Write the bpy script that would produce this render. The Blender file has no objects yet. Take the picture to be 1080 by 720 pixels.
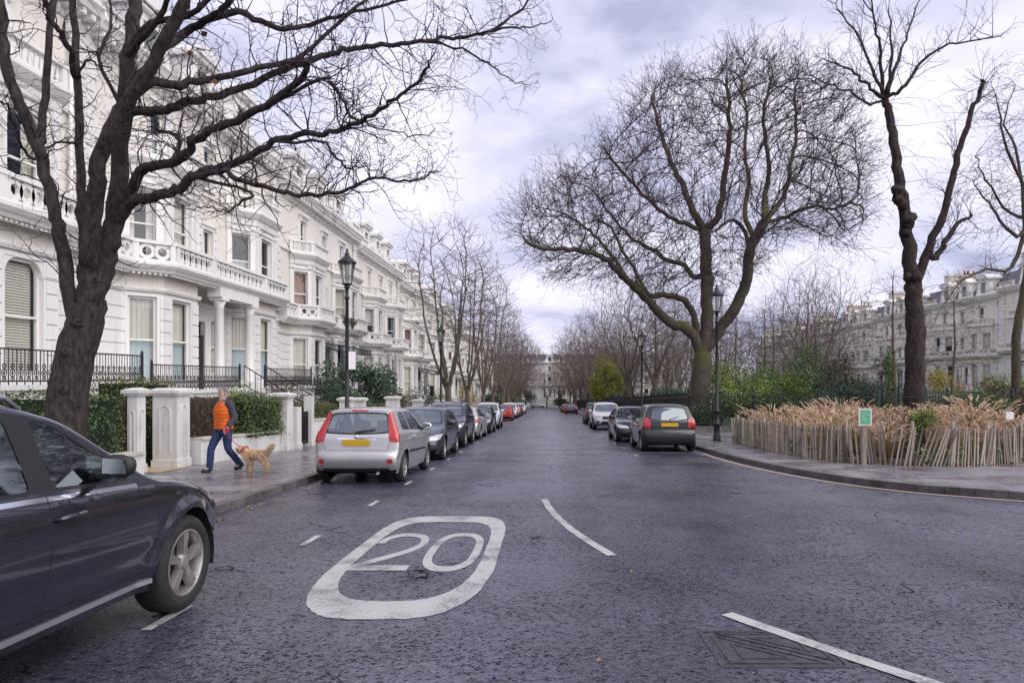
import bpy, bmesh, math, random
import numpy as np
from mathutils import Vector, Matrix

R = math.radians
PI = math.pi
rng = random.Random(11)
nrng = np.random.default_rng(11)
scene = bpy.context.scene
COL = scene.collection

# ------------------------------------------------------------------ camera, sky, sun, exposure
CAM_H = 1.55
cam_d = bpy.data.cameras.new('camera')
cam = bpy.data.objects.new('camera', cam_d)
COL.objects.link(cam)
cam.location = (0, 0, CAM_H)
cam.rotation_euler = (R(90), 0, 0)
cam_d.sensor_width = 36
cam_d.lens = 24
cam_d.shift_x = -34 / 1080
cam_d.shift_y = 38 / 1080
cam_d.clip_start = 0.05
cam_d.clip_end = 3000
scene.camera = cam

SUN_EL, SUN_AZ = R(40), R(118)      # azimuth measured clockwise from +Y (the street)
w = bpy.data.worlds.new('World')
scene.world = w
w.use_nodes = True
nt = w.node_tree
nt.nodes.clear()


def N(tree, kind, **kw):
    n = tree.nodes.new(kind)
    for k, v in kw.items():
        if k in ('inputs',):
            for a, b in v.items():
                n.inputs[a].default_value = b
        else:
            setattr(n, k, v)
    return n


def ramp(tree, stops, interp='LINEAR'):
    n = tree.nodes.new('ShaderNodeValToRGB')
    n.color_ramp.interpolation = interp
    e = n.color_ramp.elements
    while len(e) < len(stops):
        e.new(0.5)
    for i, (p, c) in enumerate(stops):
        e[i].position = p
        e[i].color = (*c, 1) if len(c) == 3 else c
    return n


out = N(nt, 'ShaderNodeOutputWorld')
bg = N(nt, 'ShaderNodeBackground', inputs={'Strength': 0.1})
sky = N(nt, 'ShaderNodeTexSky', sky_type='NISHITA')
sky.sun_disc = False
sky.sun_elevation = SUN_EL
sky.sun_rotation = SUN_AZ
sky.air_density = 1.0
tc = N(nt, 'ShaderNodeTexCoord')
sep = N(nt, 'ShaderNodeSeparateXYZ')
nt.links.new(tc.outputs['Generated'], sep.inputs[0])
zz = N(nt, 'ShaderNodeMath', operation='MAXIMUM', inputs={1: 0.0})
nt.links.new(sep.outputs['Z'], zz.inputs[0])
za = N(nt, 'ShaderNodeMath', operation='ADD', inputs={1: 0.42})
nt.links.new(zz.outputs[0], za.inputs[0])
dx = N(nt, 'ShaderNodeMath', operation='DIVIDE')
dy = N(nt, 'ShaderNodeMath', operation='DIVIDE')
nt.links.new(sep.outputs['X'], dx.inputs[0]); nt.links.new(za.outputs[0], dx.inputs[1])
nt.links.new(sep.outputs['Y'], dy.inputs[0]); nt.links.new(za.outputs[0], dy.inputs[1])
cmb = N(nt, 'ShaderNodeCombineXYZ')
nt.links.new(dx.outputs[0], cmb.inputs[0]); nt.links.new(dy.outputs[0], cmb.inputs[1])
cn = N(nt, 'ShaderNodeTexNoise', inputs={'Scale': 2.0, 'Detail': 8.0, 'Roughness': 0.55, 'Distortion': 0.25})
mp = N(nt, 'ShaderNodeMapping')
mp.inputs['Location'].default_value = (3.1, 1.7, 0.0)
mp.inputs['Scale'].default_value = (1.0, 1.35, 1.0)
nt.links.new(cmb.outputs[0], mp.inputs[0])
nt.links.new(mp.outputs[0], cn.inputs['Vector'])
cr = ramp(nt, [(0.35, (2.5, 2.65, 3.7)), (0.44, (3.7, 3.75, 4.95)), (0.53, (4.7, 4.65, 5.75)), (0.66, (5.5, 5.42, 6.1))])
nt.links.new(cn.outputs['Fac'], cr.inputs[0])
cn2 = N(nt, 'ShaderNodeTexNoise', inputs={'Scale': 0.75, 'Detail': 4.0, 'Roughness': 0.5})
mp2 = N(nt, 'ShaderNodeMapping')
mp2.inputs['Location'].default_value = (-7.3, 4.2, 0.0)
nt.links.new(cmb.outputs[0], mp2.inputs[0])
nt.links.new(mp2.outputs[0], cn2.inputs['Vector'])
cv = ramp(nt, [(0.56, (1, 1, 1)), (0.70, (0.62, 0.62, 0.62))])      # cover: thins to let a little blue through
nt.links.new(cn2.outputs['Fac'], cv.inputs[0])
mx = N(nt, 'ShaderNodeMix', data_type='RGBA')
nt.links.new(cv.outputs[0], mx.inputs[0])
nt.links.new(sky.outputs[0], mx.inputs[6])
nt.links.new(cr.outputs[0], mx.inputs[7])
nt.links.new(mx.outputs[2], bg.inputs['Color'])
nt.links.new(bg.outputs[0], out.inputs[0])

sun_d = bpy.data.lights.new('sun', 'SUN')
sun = bpy.data.objects.new('sun', sun_d)
COL.objects.link(sun)
sun_d.energy = 1.35
sun_d.angle = R(70)
sun_d.color = (1.0, 0.95, 0.88)
sdir = Vector((math.sin(SUN_AZ) * math.cos(SUN_EL), math.cos(SUN_AZ) * math.cos(SUN_EL), math.sin(SUN_EL)))
sun.rotation_euler = sdir.to_track_quat('Z', 'Y').to_euler()

vs = scene.view_settings
scene.display_settings.display_device = 'sRGB'
vs.view_transform = 'Standard'
vs.look = 'None'
vs.exposure = 0.98
vs.gamma = 1.0
vs.use_curve_mapping = False
scene.cycles.max_bounces = 6
scene.cycles.diffuse_bounces = 3
scene.cycles.glossy_bounces = 3
scene.cycles.transmission_bounces = 3
scene.cycles.transparent_max_bounces = 10
scene.cycles.caustics_reflective = False
scene.cycles.caustics_refractive = False
scene.cycles.use_denoising = True

SL = 0.0375                      # the street falls away from the camera


def gz(y):
    return -SL * y if y > -30 else SL * 30


def PX(px, py, y):               # where a thing seen there stands at distance y
    return Vector(((px - 574) / 720 * y, y, CAM_H - (py - 398) / 720 * y))


def XY(px, y):
    return (px - 574) / 720 * y


# ------------------------------------------------------------------ materials
MATS = {}


def new_mat(name):
    m = bpy.data.materials.new(name)
    m.use_nodes = True
    t = m.node_tree
    b = t.nodes['Principled BSDF']
    MATS[name] = m
    return m, t, b


def pm(name, col, rough=0.6, var=0.15, scale=6.0, bump=0.0, bscale=40.0, metal=0.0, spec=0.5, coat=0.0, col2=None, detail=5.0,
       lo=0.35, hi=0.65, coord='Object', stretch=(1, 1, 1), rvar=0.0):
    m, t, b = new_mat(name)
    tcn = N(t, 'ShaderNodeTexCoord')
    mpn = N(t, 'ShaderNodeMapping')
    mpn.inputs['Scale'].default_value = stretch
    t.links.new(tcn.outputs[coord], mpn.inputs[0])
    no = N(t, 'ShaderNodeTexNoise', inputs={'Scale': scale, 'Detail': detail, 'Roughness': 0.6})
    t.links.new(mpn.outputs[0], no.inputs['Vector'])
    c2 = col2 or tuple(c * (1 - var) for c in col)
    c1 = col if col2 else tuple(min(1, c * (1 + var)) for c in col)
    rp = ramp(t, [(lo, c2), (hi, c1)])
    t.links.new(no.outputs['Fac'], rp.inputs[0])
    t.links.new(rp.outputs[0], b.inputs['Base Color'])
    b.inputs['Roughness'].default_value = rough
    b.inputs['Metallic'].default_value = metal
    b.inputs['Specular IOR Level'].default_value = spec
    b.inputs['Coat Weight'].default_value = coat
    b.inputs['Coat Roughness'].default_value = 0.05
    if rvar:
        mr = N(t, 'ShaderNodeMapRange', inputs={1: 0.3, 2: 0.7, 3: rough - rvar, 4: rough + rvar})
        t.links.new(no.outputs['Fac'], mr.inputs[0])
        t.links.new(mr.outputs[0], b.inputs['Roughness'])
    if bump:
        nb = N(t, 'ShaderNodeTexNoise', inputs={'Scale': bscale, 'Detail': 4.0, 'Roughness': 0.6})
        t.links.new(mpn.outputs[0], nb.inputs['Vector'])
        bp = N(t, 'ShaderNodeBump', inputs={'Strength': bump, 'Distance': 0.02})
        t.links.new(nb.outputs['Fac'], bp.inputs['Height'])
        t.links.new(bp.outputs[0], b.inputs['Normal'])
    return m


def glass_mat(name, tint=(0.5, 0.55, 0.55), refl=(0.9, 0.9, 0.95), f0=0.10, f1=0.85, bl=0.35):
    m, t, b = new_mat(name)
    t.nodes.remove(b)
    o = t.nodes['Material Output']
    tr = N(t, 'ShaderNodeBsdfTransparent'); tr.inputs[0].default_value = (*tint, 1)
    gl = N(t, 'ShaderNodeBsdfGlossy'); gl.inputs['Roughness'].default_value = 0.03; gl.inputs[0].default_value = (*refl, 1)
    fr = N(t, 'ShaderNodeLayerWeight', inputs={0: bl})
    mr = N(t, 'ShaderNodeMapRange', inputs={1: 0.0, 2: 1.0, 3: f0, 4: f1})
    t.links.new(fr.outputs['Fresnel'], mr.inputs[0])
    mi = N(t, 'ShaderNodeMixShader')
    t.links.new(mr.outputs[0], mi.inputs[0])
    t.links.new(tr.outputs[0], mi.inputs[1]); t.links.new(gl.outputs[0], mi.inputs[2])
    t.links.new(mi.outputs[0], o.inputs[0])
    return m


def leaf_mat(name, c_dark, c_light, rough=0.5, trans=0.0):
    m, t, b = new_mat(name)
    at = N(t, 'ShaderNodeAttribute', attribute_name='rnd')
    tcn = N(t, 'ShaderNodeTexCoord')
    no = N(t, 'ShaderNodeTexNoise', inputs={'Scale': 1.6, 'Detail': 3.0})
    t.links.new(tcn.outputs['Object'], no.inputs['Vector'])
    ad = N(t, 'ShaderNodeMath', operation='ADD')
    t.links.new(at.outputs['Fac'], ad.inputs[0]); t.links.new(no.outputs['Fac'], ad.inputs[1])
    mm = N(t, 'ShaderNodeMapRange', inputs={1: 0.45, 2: 1.45, 3: 0.0, 4: 1.0})
    t.links.new(ad.outputs[0], mm.inputs[0])
    rp = ramp(t, [(0.0, c_dark), (1.0, c_light)])
    t.links.new(mm.outputs[0], rp.inputs[0])
    t.links.new(rp.outputs[0], b.inputs['Base Color'])
    b.inputs['Roughness'].default_value = rough
    b.inputs['Specular IOR Level'].default_value = 0.35
    return m


# ------------------------------------------------------------------ mesh helpers
class MB:
    def __init__(s):
        s.v, s.f, s.m, s.sm = [], [], [], []

    def vert(s, p):
        s.v.append(tuple(p)); return len(s.v) - 1

    def face(s, idx, mi=0, smooth=False):
        s.f.append(tuple(idx)); s.m.append(mi); s.sm.append(smooth)

    def poly(s, pts, mi=0, smooth=False):
        b = len(s.v)
        s.v.extend(tuple(p) for p in pts)
        s.face(range(b, b + len(pts)), mi, smooth)

    def box(s, x0, x1, y0, y1, z0, z1, mi=0):
        b = len(s.v)
        s.v += [(x0, y0, z0), (x1, y0, z0), (x1, y1, z0), (x0, y1, z0), (x0, y0, z1), (x1, y0, z1), (x1, y1, z1), (x0, y1, z1)]
        for q in ((3, 2, 1, 0), (4, 5, 6, 7), (0, 1, 5, 4), (1, 2, 6, 5), (2, 3, 7, 6), (3, 0, 4, 7)):
            s.face([b + i for i in q], mi)

    def hexa(s, bot, top, mi=0, smooth=False):
        b = len(s.v); n = len(bot)
        s.v += [tuple(p) for p in bot] + [tuple(p) for p in top]
        s.face([b + n - 1 - i for i in range(n)], mi, smooth)
        s.face([b + n + i for i in range(n)], mi, smooth)
        for i in range(n):
            j = (i + 1) % n
            s.face((b + i, b + j, b + n + j, b + n + i), mi, smooth)

    def obox(s, o, d, t0, t1, n0, n1, z0, z1, mi=0):
        """box along direction d (2D) from o, outward n = (dy,-dx)"""
        n = (d[1], -d[0])
        P = lambda t, k, z: (o[0] + d[0] * t + n[0] * k, o[1] + d[1] * t + n[1] * k, z)
        s.hexa([P(t0, n0, z0), P(t0, n1, z0), P(t1, n1, z0), P(t1, n0, z0)][::1], [P(t0, n0, z1), P(t0, n1, z1), P(t1, n1, z1), P(t1, n0, z1)], mi)

    def tube(s, pts, rad, n=8, mi=0, cap=True, smooth=True):
        pts = [Vector(p) for p in pts]
        if not hasattr(rad, '__len__'):
            rad = [rad] * len(pts)
        up = None; rings = []
        for i, p in enumerate(pts):
            a = pts[max(0, i - 1)]; c = pts[min(len(pts) - 1, i + 1)]
            d = (c - a)
            if d.length < 1e-9:
                d = Vector((0, 0, 1))
            d.normalize()
            if up is None:
                up = d.orthogonal().normalized()
            up = (up - d * up.dot(d))
            if up.length < 1e-6:
                up = d.orthogonal()
            up.normalize()
            w_ = d.cross(up)
            b = len(s.v); r = rad[i]
            for k in range(n):
                a_ = 2 * PI * k / n
                s.v.append(tuple(p + up * (math.cos(a_) * r) + w_ * (math.sin(a_) * r)))
            rings.append(b)
        for a, b in zip(rings, rings[1:]):
            for k in range(n):
                j = (k + 1) % n
                s.face((a + k, a + j, b + j, b + k), mi, smooth)
        if cap:
            s.face([rings[0] + n - 1 - k for k in range(n)], mi)
            s.face([rings[-1] + k for k in range(n)], mi)

    def lathe(s, prof, n=16, c=(0, 0, 0), axis='z', mi=0, smooth=True, cap=True):
        rings = []
        for r, h in prof:
            b = len(s.v)
            for k in range(n):
                a = 2 * PI * k / n
                x, y = math.cos(a) * r, math.sin(a) * r
                p = (x, y, h) if axis == 'z' else ((x, h, y) if axis == 'y' else (h, x, y))
                s.v.append((p[0] + c[0], p[1] + c[1], p[2] + c[2]))
            rings.append(b)
        flip = axis == 'y'
        for a, b in zip(rings, rings[1:]):
            for k in range(n):
                j = (k + 1) % n
                q = (a + k, a + j, b + j, b + k)
                s.face(q[::-1] if flip else q, mi, smooth)
        if cap:
            s.face([rings[0] + n - 1 - k for k in range(n)], mi)
            s.face([rings[-1] + k for k in range(n)], mi)

    def sweep(s, path, prof, mi=0, closed=False):
        """profile [(out, z)] carried along a plan polyline; out is to the right of travel"""
        n = len(path); offs = []
        for i in range(n):
            if closed:
                a, b, c = path[i - 1], path[i], path[(i + 1) % n]
            else:
                a, b, c = path[max(0, i - 1)], path[i], path[min(n - 1, i + 1)]
            def nn(p, q):
                d = Vector((q[0] - p[0], q[1] - p[1])); d.normalize(); return Vector((d.y, -d.x))
            n1 = nn(a, b) if a != b else nn(b, c)
            n2 = nn(b, c) if b != c else n1
            mv = n1 + n2
            mv = mv / max(0.3, mv.dot(n1))
            offs.append(mv)
        cols = []
        for p, o in zip(path, offs):
            b = len(s.v)
            for k, z in prof:
                s.v.append((p[0] + o.x * k, p[1] + o.y * k, z))
            cols.append(b)
        m = len(prof)
        pairs = list(zip(cols, cols[1:])) + ([(cols[-1], cols[0])] if closed else [])
        for a, b in pairs:
            for k in range(m):
                j = (k + 1) % m
                s.face((a + k, a + j, b + j, b + k), mi)
        if not closed:
            s.face([cols[0] + m - 1 - k for k in range(m)], mi)
            s.face([cols[-1] + k for k in range(m)], mi)

    def xform(s, M, start=0):
        for i in range(start, len(s.v)):
            s.v[i] = tuple(M @ Vector(s.v[i]))

    def build(s, name, mats, parent=None, fix=False, sharp=None):
        me = bpy.data.meshes.new(name)
        me.from_pydata(s.v, [], s.f)
        if not isinstance(mats, (list, tuple)):
            mats = [mats]
        for m in mats:
            me.materials.append(MATS[m] if isinstance(m, str) else m)
        if len(mats) > 1:
            me.polygons.foreach_set('material_index', s.m)
        me.polygons.foreach_set('use_smooth', s.sm)
        if fix or sharp:
            bm = bmesh.new(); bm.from_mesh(me)
            if fix:
                bmesh.ops.recalc_face_normals(bm, faces=bm.faces)
            if sharp:
                for e in bm.edges:
                    if len(e.link_faces) == 2 and e.calc_face_angle(0) > sharp:
                        e.smooth = False
            bm.to_mesh(me); bm.free()
        me.update()
        o = bpy.data.objects.new(name, me)
        COL.objects.link(o)
        if parent:
            o.parent = parent
        return o


def np_mesh(name, V, F, mats, parent=None, rnd=None, smooth=False, mi=None):
    """V (n,3), F (m,k) arrays -> object"""
    me = bpy.data.meshes.new(name)
    V = np.asarray(V, dtype=np.float32); F = np.asarray(F, dtype=np.int32)
    k = F.shape[1]
    me.vertices.add(len(V)); me.vertices.foreach_set('co', V.ravel())
    me.loops.add(F.size); me.loops.foreach_set('vertex_index', F.ravel())
    me.polygons.add(len(F))
    me.polygons.foreach_set('loop_start', np.arange(0, F.size, k, dtype=np.int32))
    me.polygons.foreach_set('loop_total', np.full(len(F), k, dtype=np.int32))
    me.polygons.foreach_set('use_smooth', np.full(len(F), smooth))
    if not isinstance(mats, (list, tuple)):
        mats = [mats]
    for m in mats:
        me.materials.append(MATS[m] if isinstance(m, str) else m)
    if mi is not None:
        me.polygons.foreach_set('material_index', np.asarray(mi, dtype=np.int32))
    if rnd is not None:
        at = me.attributes.new('rnd', 'FLOAT', 'POINT')
        at.data.foreach_set('value', np.asarray(rnd, dtype=np.float32))
    me.update(calc_edges=True)
    o = bpy.data.objects.new(name, me)
    COL.objects.link(o)
    if parent:
        o.parent = parent
    return o


def tag(o, label=None, cat=None, group=None, kind=None):
    if label: o['label'] = label
    if cat: o['category'] = cat
    if group: o['group'] = group
    if kind: o['kind'] = kind
    return o


def thing(name, label, cat, loc=(0, 0, 0), rz=0.0, group=None):
    o = bpy.data.objects.new(name, None)
    COL.objects.link(o)
    o.location = loc
    o.rotation_euler = (0, 0, rz)
    o.empty_display_size = 0.2
    return tag(o, label, cat, group)


def copy_tree(o, parent=None):
    c = o.copy(); COL.objects.link(c)
    if parent: c.parent = parent
    for ch in list(o.children):
        copy_tree(ch, c)
    return c


def swap_mat(o, old, new):
    """give a copied thing its own paint: OBJECT-level slots, mesh data stays shared"""
    for ch in [o] + list(o.children_recursive):
        for sl in getattr(ch, 'material_slots', []):
            if sl.material and sl.material.name == old:
                sl.link = 'OBJECT'
                sl.material = MATS[new]


# ------------------------------------------------------------------ palette
pm('white_paint', (0.81, 0.795, 0.765), 0.5, 0.05, 2.2, 0.04, 60, stretch=(2, 2, 0.25), col2=(0.68, 0.66, 0.63), lo=.28, hi=.48)
pm('cream_paint', (0.80, 0.755, 0.685), 0.55, 0.05, 2.2, 0.04, 60, stretch=(2, 2, 0.25), col2=(0.71, 0.66, 0.59), lo=.28, hi=.5)
pm('cream_stucco', (0.67, 0.60, 0.49), 0.6, 0.10, 0.9, 0.05, 50, stretch=(1, 1, 0.4))
pm('grey_stone', (0.45, 0.43, 0.40), 0.7, 0.22, 2.5, 0.1, 50)
pm('coping_stone', (0.55, 0.52, 0.47), 0.7, 0.22, 3.0, 0.1, 50)
pm('wall_render', (0.70, 0.69, 0.67), 0.65, 0.14, 2.6, 0.10, 45, stretch=(2, 2, 0.35), col2=(0.50, 0.48, 0.45), lo=.28, hi=.5)
pm('slate_roof', (0.10, 0.10, 0.12), 0.5, 0.25, 6, 0.1)
pm('chimney_brick', (0.36, 0.26, 0.18), 0.85, 0.3, 8, 0.2)
pm('terracotta', (0.42, 0.16, 0.08), 0.8, 0.2, 6)
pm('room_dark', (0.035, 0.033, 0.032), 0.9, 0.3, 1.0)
pm('curtain_cream', (0.80, 0.75, 0.64), 0.9, 0.1, 3, 0, stretch=(8, 8, 0.3))
pm('curtain_grey', (0.42, 0.43, 0.44), 0.9, 0.12, 3, 0, stretch=(8, 8, 0.3))
pm('curtain_rust', (0.33, 0.15, 0.09), 0.9, 0.15, 3, 0, stretch=(8, 8, 0.3))
pm('net_curtain', (0.60, 0.70, 0.70), 0.9, 0.08, 4, 0, stretch=(6, 6, 0.4))
pm('black_iron', (0.012, 0.012, 0.014), 0.42, 0.3, 12, 0.05)
pm('purple_iron', (0.035, 0.024, 0.038), 0.5, 0.35, 9, 0.08)
pm('door_black', (0.015, 0.015, 0.018), 0.25, 0.1, 4)
pm('brass', (0.6, 0.42, 0.15), 0.3, 0.1, 4, metal=1.0)
glass_mat('window_glass', (0.93, 0.95, 0.95), (0.86, 0.88, 0.95), 0.06, 0.5, 0.2)
glass_mat('canopy_glass', (0.55, 0.65, 0.66), (0.85, 0.9, 0.95), 0.40)
glass_mat('car_glass', (0.62, 0.73, 0.76), (0.78, 0.86, 0.92), 0.20, 0.6)
glass_mat('lamp_glass', (0.86, 0.86, 0.86), (0.95, 0.95, 0.97), 0.12)
# ------------------------------------------------------------------ ground, road, pavements
def road_mat():
    m, t, b = new_mat('asphalt')
    tcn = N(t, 'ShaderNodeTexCoord')
    O = tcn.outputs['Object']
    big = N(t, 'ShaderNodeTexNoise', inputs={'Scale': 0.55, 'Detail': 6.0, 'Roughness': 0.62, 'Distortion': 0.3})
    t.links.new(O, big.inputs['Vector'])
    mid = N(t, 'ShaderNodeTexNoise', inputs={'Scale': 30.0, 'Detail': 5.0, 'Roughness': 0.7})
    mps = N(t, 'ShaderNodeMapping'); mps.inputs['Scale'].default_value = (0.75, 1.0, 1)
    t.links.new(O, mps.inputs[0]); t.links.new(mps.outputs[0], mid.inputs['Vector'])
    fine = N(t, 'ShaderNodeTexVoronoi', inputs={'Scale': 95.0})
    t.links.new(O, fine.inputs['Vector'])
    c_big = ramp(t, [(0.32, (0.040, 0.037, 0.058)), (0.50, (0.066, 0.062, 0.094)), (0.70, (0.096, 0.091, 0.130))])
    t.links.new(big.outputs['Fac'], c_big.inputs[0])
    c_mid = ramp(t, [(0.36, (0.12, 0.12, 0.12)), (0.46, (0.85, 0.85, 0.85)), (0.56, (1.05, 1.05, 1.05)), (0.72, (1.55, 1.55, 1.6))])
    t.links.new(mid.outputs['Fac'], c_mid.inputs[0])
    mul = N(t, 'ShaderNodeMix', data_type='RGBA', blend_type='MULTIPLY', inputs={0: 1.0})
    t.links.new(c_big.outputs[0], mul.inputs[6]); t.links.new(c_mid.outputs[0], mul.inputs[7])
    lane = N(t, 'ShaderNodeTexNoise', inputs={'Scale': 1.0, 'Detail': 3.0})
    mpl = N(t, 'ShaderNodeMapping'); mpl.inputs['Scale'].default_value = (1.1, 0.035, 1)
    t.links.new(O, mpl.inputs[0]); t.links.new(mpl.outputs[0], lane.inputs['Vector'])
    lr = ramp(t, [(0.36, (0.66, 0.66, 0.66)), (0.62, (1.18, 1.18, 1.18))]); t.links.new(lane.outputs['Fac'], lr.inputs[0])
    mul0 = N(t, 'ShaderNodeMix', data_type='RGBA', blend_type='MULTIPLY', inputs={0: 1.0})
    t.links.new(mul.outputs[2], mul0.inputs[6]); t.links.new(lr.outputs[0], mul0.inputs[7]); mul = mul0
    # stones in the surface
    sp = ramp(t, [(0.0, (0.45, 0.45, 0.45)), (0.45, (0.95, 0.95, 0.95)), (0.82, (1.3, 1.3, 1.3)), (1.0, (3.2, 3.1, 3.0))])
    t.links.new(fine.outputs['Color'], sp.inputs[0])
    # lost chippings: small pits, their shade painted into the colour, thick in places, rare elsewhere
    pv = N(t, 'ShaderNodeTexVoronoi', inputs={'Scale': 52.0, 'Randomness': 1.0})
    mpp = N(t, 'ShaderNodeMapping'); mpp.inputs['Scale'].default_value = (0.62, 1.0, 1); mpp.inputs['Rotation'].default_value = (0, 0, 0.2)
    pw = N(t, 'ShaderNodeTexNoise', inputs={'Scale': 22.0, 'Detail': 3.0}); t.links.new(O, pw.inputs['Vector'])
    pmx = N(t, 'ShaderNodeMix', data_type='RGBA', blend_type='LINEAR_LIGHT', inputs={0: 0.035}); t.links.new(O, pmx.inputs[6]); t.links.new(pw.outputs['Color'], pmx.inputs[7])
    t.links.new(pmx.outputs[2], mpp.inputs[0]); t.links.new(mpp.outputs[0], pv.inputs['Vector'])
    pc = N(t, 'ShaderNodeSeparateColor'); t.links.new(pv.outputs['Color'], pc.inputs[0])
    pn = N(t, 'ShaderNodeTexNoise', inputs={'Scale': 0.9, 'Detail': 6.0, 'Roughness': 0.7}); t.links.new(O, pn.inputs['Vector'])
    pt_ = N(t, 'ShaderNodeMapRange', inputs={1: 0.40, 2: 0.66, 3: 0.05, 4: 0.46}); t.links.new(pn.outputs['Fac'], pt_.inputs[0])
    pl_ = N(t, 'ShaderNodeMath', operation='LESS_THAN'); t.links.new(pc.outputs[0], pl_.inputs[0]); t.links.new(pt_.outputs[0], pl_.inputs[1])
    pd_ = N(t, 'ShaderNodeMath', operation='LESS_THAN', inputs={1: 0.50}); t.links.new(pv.outputs['Distance'], pd_.inputs[0])
    pm_ = N(t, 'ShaderNodeMath', operation='MULTIPLY'); t.links.new(pl_.outputs[0], pm_.inputs[0]); t.links.new(pd_.outputs[0], pm_.inputs[1])
    mul2 = N(t, 'ShaderNodeMix', data_type='RGBA', blend_type='MULTIPLY', inputs={0: 1.0})
    t.links.new(mul.outputs[2], mul2.inputs[6]); t.links.new(sp.outputs[0], mul2.inputs[7])
    # cracks, only where a slow noise allows
    dn = N(t, 'ShaderNodeTexNoise', inputs={'Scale': 2.2, 'Detail': 4.0})
    t.links.new(O, dn.inputs['Vector'])
    va = N(t, 'ShaderNodeMix', data_type='RGBA', blend_type='LINEAR_LIGHT', inputs={0: 0.35})
    t.links.new(O, va.inputs[6]); t.links.new(dn.outputs['Color'], va.inputs[7])
    vc = N(t, 'ShaderNodeTexVoronoi', feature='DISTANCE_TO_EDGE', inputs={'Scale': 0.42})
    t.links.new(va.outputs[2], vc.inputs['Vector'])
    cr1 = ramp(t, [(0.0, (1, 1, 1)), (0.009, (0, 0, 0))])
    t.links.new(vc.outputs['Distance'], cr1.inputs[0])
    msk = N(t, 'ShaderNodeTexNoise', inputs={'Scale': 0.7, 'Detail': 3.0})
    mpm = N(t, 'ShaderNodeMapping'); mpm.inputs['Location'].default_value = (4.4, 8.2, 0)
    t.links.new(O, mpm.inputs[0]); t.links.new(mpm.outputs[0], msk.inputs['Vector'])
    mk = ramp(t, [(0.55, (0, 0, 0)), (0.63, (1, 1, 1))])
    t.links.new(msk.outputs['Fac'], mk.inputs[0])
    cm = N(t, 'ShaderNodeMath', operation='MULTIPLY')
    t.links.new(cr1.outputs[0], cm.inputs[0]); t.links.new(mk.outputs[0], cm.inputs[1])
    fin = N(t, 'ShaderNodeMix', data_type='RGBA'); fin.inputs[7].default_value = (0.008, 0.008, 0.01, 1)
    cx_ = N(t, 'ShaderNodeMath', operation='MULTIPLY_ADD', inputs={1: 0.78}); cx_.use_clamp = True
    t.links.new(pm_.outputs[0], cx_.inputs[0]); t.links.new(cm.outputs[0], cx_.inputs[2])
    t.links.new(cx_.outputs[0], fin.inputs[0]); t.links.new(mul2.outputs[2], fin.inputs[6])
    t.links.new(fin.outputs[2], b.inputs['Base Color'])
    # damp: large patches glossier, rougher where dry
    rr = N(t, 'ShaderNodeMapRange', inputs={1: 0.3, 2: 0.72, 3: 0.16, 4: 0.42})
    t.links.new(big.outputs['Fac'], rr.inputs[0])
    ro = N(t, 'ShaderNodeMath', operation='MULTIPLY_ADD', inputs={1: 0.6}); ro.use_clamp = True
    t.links.new(cx_.outputs[0], ro.inputs[0]); t.links.new(rr.outputs[0], ro.inputs[2]); t.links.new(ro.outputs[0], b.inputs['Roughness'])
    wet = N(t, 'ShaderNodeMapRange', inputs={1: 0.34, 2: 0.66, 3: 1.15, 4: 0.55})
    t.links.new(pn.outputs['Fac'], wet.inputs[0])
    grain = ramp(t, [(0.38, (0.2, 0.2, 0.2)), (0.50, (0.8, 0.8, 0.8)), (0.62, (1, 1, 1))]); t.links.new(mid.outputs['Fac'], grain.inputs[0])
    sw = N(t, 'ShaderNodeMath', operation='MULTIPLY'); t.links.new(wet.outputs[0], sw.inputs[0]); t.links.new(grain.outputs[0], sw.inputs[1])
    ip = N(t, 'ShaderNodeMath', operation='SUBTRACT', inputs={0: 1.0}); t.links.new(cx_.outputs[0], ip.inputs[1])
    s2 = N(t, 'ShaderNodeMath', operation='MULTIPLY'); t.links.new(sw.outputs[0], s2.inputs[0]); t.links.new(ip.outputs[0], s2.inputs[1])
    t.links.new(s2.outputs[0], b.inputs['Specular IOR Level'])
    hb = N(t, 'ShaderNodeMath', operation='MULTIPLY', inputs={1: 0.6})
    t.links.new(fine.outputs['Distance'], hb.inputs[0])
    hs = N(t, 'ShaderNodeMath', operation='ADD')
    t.links.new(hb.outputs[0], hs.inputs[0]); t.links.new(mid.outputs['Fac'], hs.inputs[1])
    hp = N(t, 'ShaderNodeMath', operation='MULTIPLY_ADD', inputs={1: -0.8})
    t.links.new(pm_.outputs[0], hp.inputs[0]); t.links.new(hs.outputs[0], hp.inputs[2]); hs = hp
    bp = N(t, 'ShaderNodeBump', inputs={'Strength': 0.42, 'Distance': 0.008})
    t.links.new(hs.outputs[0], bp.inputs['Height'])
    t.links.new(bp.outputs[0], b.inputs['Normal'])


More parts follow.
